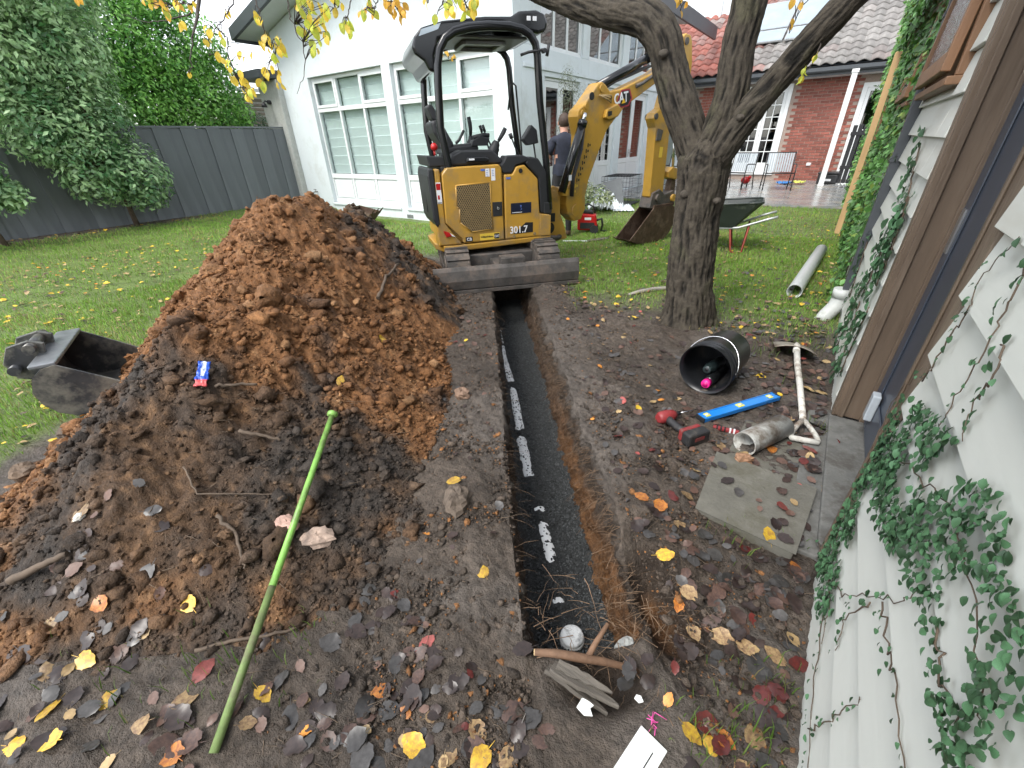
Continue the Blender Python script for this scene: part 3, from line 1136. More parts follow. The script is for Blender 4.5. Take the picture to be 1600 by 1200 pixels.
# upper storey of the main house behind, white
uh = thing('upper_storey', 'white upper storey wall rising above the tiled roof', 'house', (-6.2, 21.2, 0))
MB().box(-9, -4.6, 20.5, 26, -.2, 7.6).build('wall', m_render, uh, True, bev=.01)
MB().box(-9.25, -4.35, 20.2, 26.2, 7.602, 7.8).build('eave', m_char, uh, True)
MB().tube([(-5.1, 20.45, 7.5), (-5.1, 20.45, 3.5)], .04, 10).build('downpipe', m_white, uh, True)

# ------------------------------------------------------------------ brick house with tiled roof
m_brick = M('red brick', (.255, .085, .062), rough=.8, var=.25, vs=9, rand=.3, bump=.5, bs=90, bd=.004)
m_mortar = M('mortar', (.34, .27, .23), rough=.95, var=.15, vs=20)
m_tile = M_attr('roof tile', rough=.55, var=.2, vs=14, bump=.3, bs=60, bd=.003)
m_post = M('white post paint', (.74, .75, .74), rough=.4, var=.04, vs=4)
BY = 18.0
bh = thing('brick_house', 'red brick house with a tiled roof and a paved verandah', 'house', (-1.2, 18, 0))
DX0, DX1 = -3.28, -1.93
EX0, EX1 = -.16, .6
mb = MB()
for a, b, z0, z1 in ((-5.25, DX0, -.2, 3.1), (DX0, DX1, 2.72, 3.1), (DX0, DX1, -.2, .2), (DX1, EX0, -.2, 3.1), (EX0, EX1, 2.6, 3.1), (EX1, 3.4, -.2, 3.1), (EX0, EX1, -.2, .1)):
    mb.box(a, b, BY, BY + .25, z0, z1)
wall_b = mb.build('wall', m_mortar, bh, True)
bm_ = MB().box(-.113, .113, -.012, .03, -.034, .034)
b_me = bm_.build('brick', m_brick, None)
bme = b_me.data
bpy.data.objects.remove(b_me)
cnt = 0
z = .06
row = 0
far = MB()
while z < 2.78:
    x = -4.6 + (row % 2) * .12
    while x < 0.05:
        inside = (DX1 + .115 < x < EX0 - .1)
        if not (DX0 - .115 < x < DX1 + .11) and x < EX0 - .09:
            if inside and cnt < 300:
                o = obj('brick', bme, wall_b, (x + 1.2 + random.uniform(-.002, .002), random.uniform(-.003, .003), z + random.uniform(-.002, .002)))
                cnt += 1
            else:
                far.box(x - .113, x + .113, BY - .012, BY - .001, z - .034, z + .034)
        x += .24
    z += .082
    row += 1
stuff(far.build('bricks', m_brick, wall_b, True))
# french door: two leaves of small panes
g_dr = M_glass('door pane', (.5, .53, .52), 1.6)
def french(x0, x1, z0, z1, cols, rows, leaves):
    fr = MB()
    t = .12
    fr.box(x0, x0 + t, BY - .05, BY + .1, z0, z1).box(x1 - t, x1, BY - .05, BY + .1, z0, z1).box(x0 + t, x1 - t, BY - .05, BY + .1, z1 - t, z1)
    fr.box(x0 + t, x1 - t, BY - .05, BY + .1, z0, z0 + .05)
    d = fr.build('door', m_white, bh, True, bev=.006)
    w = (x1 - x0 - 2 * t) / leaves
    for k in range(leaves):
        a, b = x0 + t + k * w + .004, x0 + t + (k + 1) * w - .004
        st = .085
        lf = MB().box(a, a + st, BY - .02, BY + .03, z0 + .055, z1 - t).box(b - st, b, BY - .02, BY + .03, z0 + .055, z1 - t)
        lf.box(a + st, b - st, BY - .02, BY + .03, z0 + .055, z0 + .36).box(a + st, b - st, BY - .02, BY + .03, z1 - t - st, z1 - t)
        za, zb = z0 + .36, z1 - t - st
        for i in range(1, cols):
            xx = a + st + (b - a - 2 * st) * i / cols
            lf.box(xx - .012, xx + .012, BY - .015, BY + .02, za, zb)
        for i in range(1, rows):
            zz = za + (zb - za) * i / rows
            lf.box(a + st, b - st, BY - .013, BY + .018, zz - .012, zz + .012)
        lf.build('leaf', m_white, d, True, bev=.003)
        for i in range(cols):
            for j in range(rows):
                xa = a + st + (b - a - 2 * st) * i / cols
                xb = a + st + (b - a - 2 * st) * (i + 1) / cols
                MB().box(xa + .012, xb - .012, BY + .002, BY + .007, za + (zb - za) * j / rows + .012, za + (zb - za) * (j + 1) / rows - .012).build('pane', g_dr, d, True)
french(DX0, DX1, .2, 2.72, 2, 6, 2)
french(EX0, EX1, .1, 2.6, 1, 2, 1)
MB().box(-5.2, 3.3, BY + .5, BY + .52, -.2, 3.0).build('dark_backing', m_dark, bh, True)  # dark sheet stands for the unlit room behind the door panes
# things glimpsed through the glass would be guesses; gutter and fascia
gt_ = MB()
gp = [(0, 0), (.0, -.1), (.03, -.125), (.09, -.125), (.12, -.09), (.12, .0), (.11, .0), (.108, -.088), (.085, -.113), (.035, -.113), (.012, -.095), (.012, 0)]
gt_.prism([(x_, z_) for x_, z_ in gp], 0, 1)
gme = MB()
vv = []
for X_ in (-5.28, 3.5):
    for a, b in gp:
        vv.append((X_, 17.42 - a, 3.0 + b))
kk = len(gp)
gme.add(vv, [tuple(range(kk)), tuple(range(2 * kk - 1, kk - 1, -1))] + [(i, i + kk, (i + 1) % kk + kk, (i + 1) % kk) for i in range(kk)])
gme.build('gutter', m_char, bh, True)
MB().box(-5.27, 3.49, 17.43, 17.46, 2.8, 3.0).build('fascia', m_char, bh, True)
MB().box(-5.27, 3.49, 17.461, 18.2, 2.8, 2.82).build('soffit', m_soffit, bh, True)
# tiled roof: courses of curved tiles, one mesh
pitch = R(33)
nx, ny = 46, 21
tw, tl = .29, .32
rx0 = -8.6
vs, fs, cs_ = [], [], []
prof = [0, .012, .036, .055, .06, .052, .034, .012, .0]
sx_, cx_ = math.sin(pitch), math.cos(pitch)
for j in range(ny):
    for i in range(nx):
        x0 = rx0 + i * tw
        if x0 < -4.5 and j < 4 and x0 > -99:
            pass
        base = np.array([.30, .28, .27]) if False else None
        nz = float(fbm(x0, j * tl, 1., .6, 3)) + (.55 if x0 < -4.1 else (.0 if x0 < -2.6 else -.45)) + random.gauss(0, .13)
        red, grey = np.array([.25, .085, .065]), np.array([.22, .21, .20])
        kf = 1 / (1 + math.exp(-nz * 9))
        c_ = (red * kf + grey * (1 - kf)) * random.uniform(.75, 1.2)
        n0 = len(vs)
        dz = random.uniform(-.004, .004)
        for u, lift in ((-.012, .052), (tl + .03, .02)):
            for k_, h in enumerate(prof):
                xx = x0 + tw * k_ / 8
                d = (j * tl + u)
                hh_ = h + lift + dz
                vs.append((xx, 17.36 + d * cx_ - hh_ * sx_, 3.03 + d * sx_ + hh_ * cx_))
                cs_.append(c_)
        for k_, h in enumerate(prof):      # front lip
            xx = x0 + tw * k_ / 8
            d = j * tl - .012
            hh_ = h + .052 + dz - .028
            vs.append((xx, 17.36 + d * cx_ - hh_ * sx_, 3.03 + d * sx_ + hh_ * cx_))
            cs_.append(c_ * .8)
        for k_ in range(8):
            fs.append((n0 + k_, n0 + k_ + 1, n0 + 9 + k_ + 1, n0 + 9 + k_))
            fs.append((n0 + 18 + k_, n0 + 18 + k_ + 1, n0 + k_ + 1, n0 + k_))
inv = np.array([-1.2, 18, 0])
me = new_mesh('roof', np.array(vs) - inv, np.array(fs), m_tile, True, np.array(cs_))
roof_b = obj('roof', me, bh)
roof_b['label'] = 'red and grey curved roof tiles, weathered pale to the right'
un = MB()
L_ = ny * tl
un.add([(rx0, 17.36, 3.03), (rx0 + nx * tw, 17.36, 3.03), (rx0 + nx * tw, 17.36 + L_ * cx_, 3.03 + L_ * sx_), (rx0, 17.36 + L_ * cx_, 3.03 + L_ * sx_)], [(0, 1, 2, 3)])
un.build('roof_underlay', m_char, bh, True)
# solar panels lying on the tiles
m_sol = M('sky-pale solar glass', (.30, .36, .40), rough=.12, var=.1, vs=2, coat=.6)  # pale base colour paints the reflected sky onto the panels
m_solf = M('solar frame', (.5, .52, .53), rough=.4, metal=.6)
def on_roof(x, d, h):
    return (x, 17.36 + d * cx_ - h * sx_, 3.03 + d * sx_ + h * cx_)
for i, (xa, xb, da, db, lab) in enumerate(((-3.6, -2.62, 1.32, 2.0, 'pale solar panel on the tiled roof, lower one left of the leaning limb'),
                                           (-3.6, -2.62, 2.06, 3.7, 'pale solar panel on the tiled roof, upper one left of the leaning limb'),
                                           (-2.56, -1.55, 1.32, 2.0, 'pale solar panel on the tiled roof, lower one behind the leaning limb'),
                                           (-2.56, -1.55, 2.06, 3.7, 'pale solar panel on the tiled roof, upper one behind the leaning limb'))):
    t_ = thing('solar_panel', lab, 'solar panel', on_roof(xa, da, .14), group='solar panels on the tiled roof')
    q = MB()
    vs_ = [on_roof(x_, d_, h_) for h_ in (.14, .18) for x_, d_ in ((xa, da), (xb, da), (xb, db), (xa, db))]
    q.add(vs_, [(0, 3, 2, 1), (4, 5, 6, 7), (0, 1, 5, 4), (1, 2, 6, 5), (2, 3, 7, 6), (3, 0, 4, 7)])
    q.build('frame', m_solf, t_, True)
    q = MB()
    vs_ = [on_roof(x_, d_, .184) for x_, d_ in ((xa + .03, da + .03), (xb - .03, da + .03), (xb - .03, db - .03), (xa + .03, db - .03))]
    q.add(vs_, [(0, 1, 2, 3)])
    q.build('panel_glass', m_sol, t_, True)
# verandah post
vp = thing('verandah_post', 'white square timber post standing on the wet patio', 'post', (-.42, 16.35, .03))
MB().box(-.065, .065, -.065, .065, .0, 2.75).build('post', m_post, vp, bev=.008)
MB().box(-.075, .075, -.075, .075, 0, .05).build('shoe', m_post, vp, bev=.004)
MB().box(-.08, .08, -.08, .08, 2.70, 2.78).build('capital', m_post, vp, bev=.004)
# switch box and vent on the bricks
MB().box(-1.02, -.9, BY - .06, BY - .013, .48, .56).build('socket_box', m_white, bh, True, bev=.006)

# patio
m_patio = M('wet concrete', (.25, .26, .26), rough=.22, var=.15, vs=1.5, c2=(.33, .30, .26), c2amt=.4, rvar=.15, bump=.15, bs=60)
ps_ = lines([(-5.27, 1.5, .15)])
mb = MB()
edge_y = [11.6 + .05 * math.sin(x * 3.1) + .03 * math.sin(x * 7.7 + 1) for x in ps_]
n_ = len(ps_)
vs_ = [(x, y, z) for z in (.045,) for x, y in zip(ps_, edge_y)] + [(x, 18.0, .045) for x in ps_] + [(x, y, -.1) for x, y in zip(ps_, edge_y)]
fs_ = [(i, i + 1, n_ + i + 1, n_ + i) for i in range(n_ - 1)] + [(2 * n_ + i, 2 * n_ + i + 1, i + 1, i) for i in range(n_ - 1)]
mb.add(vs_, fs_)
struct(mb.build('patio', m_patio))

# ------------------------------------------------------------------ paling fence on the left
m_fence = M('grey fence paint', (.135, .148, .158), rough=.65, var=.12, vs=5, rand=.1, bump=.3, bs=50, stretch=(1, 1, .15), c2=(.17, .185, .195), c2amt=.3)
FX = -13.0
fence = thing('paling_fence', 'tall dark grey paling fence along the lawn behind the shrubs', 'fence', (FX, 0, 0))
pal = MB().box(0, .018, -.15, .15, -.15, 1.88).build('paling', m_fence, None, bev=.004)
pme = pal.data
bpy.data.objects.remove(pal)
y = -3.0
i = 0
while y < 7.4:
    o = obj('paling', pme, fence, (random.uniform(-.002, .002) + (.024 if i % 2 else 0), y, random.uniform(-.012, .012)), (random.uniform(-.003, .003), 0, random.uniform(-.01, .01)))
    y += .28
    i += 1
for z in (.35, 1.5):
    MB().box(-.08, -.012, -3, 7.4, z, z + .08).build('rail', m_fence, fence)
MB().box(-.04, .05, -3.2, 7.5, 1.885, 1.925).build('capping', m_fence, fence, bev=.004)
# far garden wall of the neighbour
nb = thing('neighbour_house', 'pale neighbouring house with a slatted screen beyond the fence', 'house', (-20, 10.5, 0))
m_nb = M('neighbour render', (.62, .60, .57), rough=.8, var=.05)
MB().box(-23, -18.6, 9.2, 16, -.3, 3.2).build('wall', m_nb, nb, True)
for k in range(7):
    MB().box(-18.598, -18.56, 9.3, 12.6, 2.1 + k * .14, 2.19 + k * .14).build('slat', M('weathered slat', (.20, .17, .14), rough=.8, var=.2), nb, True)
q = MB()
slab(-23.3, -18.3, 8.9, 16, 4.1, 3.2, .12, q)
q.build('roof', M('pale roof metal', (.55, .56, .56), rough=.5, var=.05), nb, True)

# ------------------------------------------------------------------ weatherboard garage on the right
m_board = M('pale green weatherboard paint', (.56, .575, .535), rough=.5, var=.04, vs=3, rand=.05, c2=(.47, .465, .41), c2amt=.28, bump=.25, bs=25, stretch=(1, .2, 1))
m_trim = M('stained brown timber', (.115, .082, .056), rough=.6, var=.25, vs=10, bump=.5, bs=60, stretch=(1, 1, .12), c2=(.17, .13, .095), c2amt=.35)
m_trim2 = M('warm brown timber', (.20, .105, .052), rough=.5, var=.25, vs=9, bump=.4, bs=50, stretch=(1, 1, .12))
m_door = M('dark slate door paint', (.045, .055, .075), rough=.35, var=.1, vs=3)
m_sill = M('weathered grey sill', (.135, .135, .125), rough=.75, var=.3, vs=14, bump=.6, bs=80, c2=(.08, .075, .065), c2amt=.4)
WX = .335
EXPO = .157
gar = thing('weatherboard_garage', 'pale green weatherboard garage wall with ivy and a brown framed side door', 'garage', (WX, 2, 0))


def boards(y0, y1, z0, z1, joints=()):
    k = 0
    z = .11 - EXPO
    while z < z1:
        a = max(z, z0)
        b = min(z + EXPO + .02, z1)
        if b - a > .03 and a >= z0 - 1e-6:
            ya, yb = y0 + random.uniform(0, .002), y1 - random.uniform(0, .002)
            mb = MB()
            mb.add([(WX - .03, ya, a), (WX - .03, yb, a), (WX - .004, yb, b), (WX - .004, ya, b), (WX + .008, ya, a), (WX + .008, yb, a), (WX + .008, yb, b), (WX + .008, ya, b)],
                   [(0, 3, 2, 1), (4, 5, 6, 7), (0, 1, 5, 4), (1, 2, 6, 5), (2, 3, 7, 6), (3, 0, 4, 7)])
            mb.build('weatherboard', m_board, gar, True, bev=.002, seg=1)
        z += EXPO
        k += 1


D0, D1 = 1.51, 2.60
boards(-1.4, 1.405, -.05, 2.35)
boards(2.682, 2.97, -.05, 2.35)
boards(2.97, 4.28, -.05, 1.58)
boards(4.28, 5.02, -.05, 2.35)
boards(5.02, 6.3, -.05, 1.58)
boards(6.3, 8.62, -.05, 2.35)
boards(1.41, 2.68, 2.16, 2.35)
sh = MB().box(WX + .01, WX + .09, -1.4, D0 - .03, -.2, 2.36).box(WX + .01, WX + .09, D1 + .03, 2.96, -.2, 2.36).box(WX + .01, WX + .09, 2.96, 8.62, -.2, 1.56)
sh.box(WX + .01, WX + .09, 4.3, 5.0, 1.562, 2.36).box(WX + .01, WX + .09, 6.32, 8.62, 1.562, 2.36).box(WX + .01, WX + .09, D0 - .03, D1 + .03, 2.14, 2.36)
sh.box(WX + 3, WX + 3.1, -1.4, 8.62, -.2, 2.4).box(WX + .1, WX + 3, 8.54, 8.62, -.2, 2.36).box(WX + .1, WX + 3, -1.4, -1.32, -.2, 2.36)
sh.build('wall_frame', m_dark, gar, True)
# door: architraves, jambs, leaf, sill
MB().box(.317, WX + .012, 1.405, D0, -.03, 2.16).box(.310, .3168, 1.495, D0 + .006, -.03, 2.16).build('architrave', m_trim, gar, True, bev=.003)
MB().box(.312, WX + .012, D1 + .002, 2.68, .03, 2.16).build('architrave', m_trim, gar, True, bev=.003)
MB().box(.316, .47, D1 - .02, D1, .05, 2.14).box(.335, .36, D1 - .036, D1 - .0205, .05, 2.14).box(.43, .47, D1 - .04, D1 - .0205, .05, 2.14).build('jamb', m_trim, gar, True, bev=.003)
MB().box(.33, .47, D0 + .007, D0 + .02, .05, 2.14).build('jamb', m_trim, gar, True, bev=.003)
MB().box(.30, .47, D0 + .022, D1 - .042, 2.10, 2.155).build('head', m_trim, gar, True, bev=.003)
dl = MB().box(.452, .49, D0 + .022, D1 - .042, .07, 2.098)
dl.box(.444, .4518, D0 + .024, D0 + .12, .072, 2.09).box(.444, .4518, D1 - .15, D1 - .044, .072, 2.09).box(.444, .4518, D0 + .12, D1 - .15, .072, .25).box(.444, .4518, D0 + .12, D1 - .15, 1.95, 2.09)
dlo = dl.build('door', m_door, gar, True, bev=.004)
MB().box(.438, .4438, D1 - .12, D1 - .07, .95, 1.12).build('lock_plate', M('brushed nickel', (.45, .46, .47), rough=.35, metal=.9), dlo, True)
MB().box(.41, .4435, D1 - .22, D1 - .16, .16, .30).build('corner_block', M('clear plastic', (.40, .44, .47), rough=.2), dlo, True, bev=.006)
MB().box(.205, .50, D0 - .03, D1 + .055, -.05, .03).box(.30, .50, D0 + .021, D1 - .041, .0305, .055).build('sill', m_sill, gar, True, bev=.006)
# awning windows in brown frames
g_obs = M_glass('obscured pane', (.75, .8, .8), 1.5, rough=.12, wavy=.9)
for y0, y1 in ((2.97, 4.28), (5.02, 6.3)):
    fr = MB()
    fr.box(.29, .41, y0 + .001, y0 + .05, 1.60, 2.35).box(.29, .41, y1 - .05, y1 - .001, 1.60, 2.35).box(.29, .41, y0 + .05, y1 - .05, 2.29, 2.35)
    fr.box(.262, .41, y0 - .02, y1 + .02, 1.565, 1.5985)
    wo = fr.build('window', m_trim2, gar, True, bev=.004)
    tilt = Matrix.Translation((.292, 0, 2.28)) @ Matrix.Rotation(R(3.2), 4, 'Y')
    s_ = MB()
    a, b = y0 + .055, y1 - .055
    for q in ((a, a + .06, -.66, 0), (b - .06, b, -.66, 0), (a + .06, b - .06, -.66, -.58), (a + .06, b - .06, -.06, 0)):
        s_.box(-.018, .02, q[0], q[1], q[2], q[3], tilt)
    so = s_.build('sash', m_trim2, wo, True, bev=.004)
    MB().box(-.002, .003, a + .06, b - .06, -.58, -.06, tilt).build('pane', g_obs, wo, True)
MB().box(.45, .47, 2.97, 6.3, 1.57, 2.3).build('dark_backing', m_dark, gar, True)  # dark sheet in place of the unlit garage inside
# eave and roof
MB().box(.17, .24, -1.5, 8.95, 2.34, 2.44).build('gutter', m_char, gar, True, bev=.006)
MB().box(.2405, .26, -1.5, 8.95, 2.32, 2.45).build('fascia', m_trim, gar, True)
MB().box(.262, WX + .1, -1.5, 8.95, 2.362, 2.375).build('soffit', m_board, gar, True)
q = MB()
slab(.2, 3.6, -1.5, 8.95, 2.46, 3.3, .06, q)
q.build('roof', m_char, gar, True)
# downpipe with its white plastic boot
dp = thing('downpipe', 'dark grey rectangular downpipe on the weatherboard wall running into a plastic boot', 'downpipe', (.27, 4.4, 0))
MB().box(.262, .325, 4.36, 4.42, .17, 2.30).build('pipe', m_char, dp, True, bev=.006)
for z in (1.2, 2.0):
    MB().box(.256, .333, 4.352, 4.428, z, z + .03).build('bracket', m_char, dp, True, bev=.002)
bt = MB()
bt.tube([(.275, 4.39, .26), (.272, 4.39, .17), (.255, 4.37, .11), (.21, 4.33, .03), (.18, 4.30, -.04)], [.062, .062, .06, .058, .058], 20)
bt.tube([(.274, 4.39, .262), (.274, 4.39, .19)], .07, 20)
bt.build('boot', M('grey white pvc', (.52, .54, .52), rough=.45, var=.12, vs=8, c2=(.2, .2, .15), c2amt=.3), dp, True)
# pale battens standing at the far end of the wall
m_pine = M('pale pine', (.52, .34, .165), rough=.6, var=.2, vs=6, bump=.3, bs=40, stretch=(1, 1, .1))
for i, (x, y, w, h, lean, lab) in enumerate(((.19, 8.72, .075, 2.3, .0, 'pale pine batten standing outermost at the far end of the ivy wall'),
                                              (.265, 8.5, .055, 2.22, .01, 'thin pale pine batten behind the outermost one on the ivy wall'))):
    q = MB().box(-w / 2, w / 2, -.022, .022, -.02, h)
    tag(q.build('timber_batten', m_pine, None, bev=.003, loc=(x, y, 0), rot=(0, lean, 0)), lab, 'batten', 'pale timber battens')
q = MB().box(-.06, .06, -.012, .012, -.02, 2.1)
tag(q.build('timber_batten', m_trim2, None, bev=.003, loc=(.285, 8.25, 0), rot=(0, 0, .2)), 'brown timber batten standing among ivy beside the pale battens', 'batten')

# ------------------------------------------------------------------ leaves: shared shapes
def leaf_shape(n=5, w=.62, fold=.12, curl=.15, heart=.12, tip=.06):
    """unit-long leaf along +x, stalk end at 0; rows of left-mid-right"""
    v, f = [], []
    for i in range(n + 1):
        u = i / n
        hw = w * .5 * math.sin(math.pi * min(1, (u * .92 + .06)) ** .8) ** .8 if 0 < u < 1 else (w * .12 if u == 0 else 0.004)
        zc = -curl * (u - .4) ** 2
        hx = -heart * (1 if u < .2 else 0) * (1 - u * 5)
        v += [(u + hx, -hw, zc + fold * hw), (u, 0, zc), (u + hx, hw, zc + fold * hw)]
    for i in range(n):
        b = 3 * i
        f += [(b, b + 3, b + 4, b + 1), (b + 1, b + 4, b + 5, b + 2)]
    return np.array(v), f


def leaf_stem(mb, r=.012, L=.45):
    pass


m_ivy = M('ivy leaf', (.055, .125, .06), rough=.36, var=.4, vs=30, rand=.6, spec=.5)
m_ivy2 = M_attr('ivy foliage', rough=.42, var=.15, vs=20, bump=0, spec=.45, trans=.12, rvar=0)
m_stem = M('brown stem', (.10, .072, .05), rough=.8, var=.3, vs=20, bump=.4, bs=60)


def scatter_leaves(pos, nrm, size, col, up=0.5, droop=.5, aspect=.55, rng=RNG):
    """cheap leaves: folded quads (4 verts + mid line), axis roughly in the surface and drooping"""
    n = len(pos)
    nrm = nrm + rng.normal(size=(n, 3)) * .45
    nrm /= np.linalg.norm(nrm, axis=1)[:, None]
    ax = rng.normal(size=(n, 3)) + np.array([0, 0, -droop])
    ax -= nrm * (ax * nrm).sum(1)[:, None]
    ax /= np.linalg.norm(ax, axis=1)[:, None] + 1e-9
    sd = np.cross(nrm, ax)
    L = size[:, None]
    W = L * aspect * .5
    p0 = pos
    p1 = pos + ax * L * .42 + sd * W + nrm * L * .07
    p2 = pos + ax * L
    p3 = pos + ax * L * .42 - sd * W + nrm * L * .07
    v = np.stack([p0, p1, p2, p3], 1).reshape(-1, 3)
    b = (np.arange(n) * 4)[:, None, None]
    f = (np.array([[0, 1, 2], [0, 2, 3]])[None] + b).reshape(-1, 3)
    c = np.repeat(col[:, None], 4, 1)
    return v, f, np.clip(c, .003, 1).reshape(-1, 3)


def in_poly(px, py, poly):
    c = False
    j = len(poly) - 1
    for i in range(len(poly)):
        if (poly[i][1] > py) != (poly[j][1] > py) and px < (poly[j][0] - poly[i][0]) * (py - poly[i][1]) / (poly[j][1] - poly[i][1]) + poly[i][0]:
            c = not c
        j = i
    return c


# near ivy on the boards
ivy = thing('ivy', 'dark green ivy creeping over the pale weatherboards near the door', 'ivy', (WX, 1.2, 0))
V = [[(1.11, 1.2), (1.09, 1.13), (1.07, 1.03), (1.08, .9), (1.08, .82)], [(1.55, .04), (1.24, .21), (1.06, .32), (.94, .48), (.8, .64), (.75, .74)],
     [(1.24, .21), (1.05, .15), (.91, .12), (.73, .12), (.6, .11)], [(.85, .56), (.75, .57), (.68, .59), (.54, .6), (.45, .6)], [(.67, .74), (.6, .73), (.53, .75), (.45, .74)],
     [(.8, .13), (.75, .25), (.72, .39), (.70, .46)], [(1.33, .85), (1.3, 1.0), (1.28, 1.05), (1.31, 1.12), (1.2, 1.25)], [(1.01, 1.08), (.98, 1.02), (.99, .97), (.95, .9)],
     [(1.45, .3), (1.45, .5), (1.5, .7), (1.36, .9)], [(1.4, .55), (1.2, .7), (1.0, .78), (.8, .85), (.6, .84), (.45, .8)], [(1.24, .21), (1.1, .22), (1.0, .16)], [(.9, .5), (.97, .33), (.9, .28)]]
P = [[(1.4, .61), (1.4, .8), (1.04, .9), (.83, .94), (.72, .97), (.46, .9), (.40, .72), (.55, .72), (.71, .71), (.87, .65), (1.11, .57), (1.36, .5)],
     [(1.40, .5), (1.38, .66), (1.28, .55), (1.21, .39), (1.30, .14), (1.40, .08), (1.42, .31)], [(1.42, .05), (1.23, .31), (1.0, .34), (1.13, .14)]]
sites = []
for poly, dens in zip(P, (2500, 2600, 1500)):
    k = 0
    ys, zs = [p[0] for p in poly], [p[1] for p in poly]
    area = (max(ys) - min(ys)) * (max(zs) - min(zs))
    tries = int(area * dens * 2.6)
    for _ in range(tries):
        y_, z_ = random.uniform(min(ys), max(ys)), random.uniform(min(zs), max(zs))
        if in_poly(y_, z_, poly) and float(perlin(y_ * 7, z_ * 7, 3.)) > -.12:
            sites.append((y_, z_, random.uniform(.0, .014), random.uniform(.012, .024)))
for vn in V:
    pts = []
    for i in range(len(vn) - 1):
        for k in range(6):
            u = k / 6
            y_ = vn[i][0] * (1 - u) + vn[i + 1][0] * u
            z_ = vn[i][1] * (1 - u) + vn[i + 1][1] * u
            pts.append((WX - .028 - .006 * random.random(), y_ + random.gauss(0, .006), z_ + random.gauss(0, .006)))
    MB().tube(pts, [.0019 * (1 - .6 * i / len(pts)) for i in range(len(pts))], 5).build('stem', m_stem, ivy, True)
    for (x_, y_, z_) in pts:
        if random.random() < .9:
            sites.append((y_ + random.gauss(0, .014), z_ + random.gauss(0, .014), random.uniform(0, .012), random.uniform(.010, .019)))
# strands on the far side of the door
for a, b in (((4.84, .81), (4.4, 1.16)), ((2.9, 1.0), (3.4, 1.32)), ((3.0, .1), (3.3, .5)), ((3.3, .5), (3.2, .9)), ((2.95, 1.05), (2.8, .8)), ((3.6, .05), (3.5, .55)), ((4.5, 1.2), (4.55, 1.9)), ((4.1, .3), (4.6, 1.0)), ((2.85, .2), (2.8, .6)), ((3.0, 1.1), (2.86, .7))):
    pts = [(WX - .03, a[0] * (1 - u) + b[0] * u + random.gauss(0, .012), a[1] * (1 - u) + b[1] * u + random.gauss(0, .012)) for u in np.linspace(0, 1, 12)]
    MB().tube(pts, .004, 5).build('stem', m_stem, ivy, True)
    for (x_, y_, z_) in pts:
        for _ in range(4):
            sites.append((y_ + random.gauss(0, .05), z_ + random.gauss(0, .05), random.uniform(0, .03), random.uniform(.03, .055)))
lv, lf_ = leaf_shape(6, .74, .25, .3, .1)
ivy_me = [new_mesh('leaf', lv * np.array([1, sq, 1]), lf_, m_ivy, True) for sq in (1, .85, 1.15)]
sites = [(q[0], q[1], q[2], q[3] * min(1.1, max(.8, q[0] / .9))) for q in sites]
sites = [q for q in sites if not (q[0] > 1.405 and q[0] < 2.69 and q[1] > .1)]
sites.sort(key=lambda q: (q[0] if q[0] < 2 else q[0]) / q[3])
fv = []
for i, (y_, z_, off, L) in enumerate(sites):
    ang = random.gauss(-math.pi / 2, .9)          # tips hang down
    tilt = random.gauss(.2, .22)
    a = Vector((-math.sin(tilt) * .6, math.cos(ang), math.sin(ang))).normalized()
    nn = Vector((-1, random.gauss(0, .35), random.gauss(.25, .35)))
    nn = (nn - a * nn.dot(a)).normalized()
    sd = nn.cross(a)
    m3 = Matrix((a, sd, nn)).transposed()
    p = Vector((WX - .03 - off, y_, z_))
    if i < 300:
        o = obj('leaf', random.choice(ivy_me), ivy, p - ivy.location, m3.to_euler(), L)
    else:
        fv.append((p, m3, L))
lv4, lf4 = leaf_shape(4, .74, .25, .3, .1)
vs_, fs_, cs_ = [], [], []
for p, m3, L in fv:
    fs_ += [tuple(q + len(vs_) * len(lv4) for q in ff) for ff in lf4]
    vs_.append((lv4 * L) @ np.array(m3).T + np.array(p) - np.array(ivy.location))
    cs_.append(np.repeat(np.array([[.055, .125, .06]]) * random.uniform(.45, 1.7), len(lv4), 0))
stuff(obj('foliage', new_mesh('foliage', np.concatenate(vs_), fs_, m_ivy2, True, np.concatenate(cs_)), ivy))

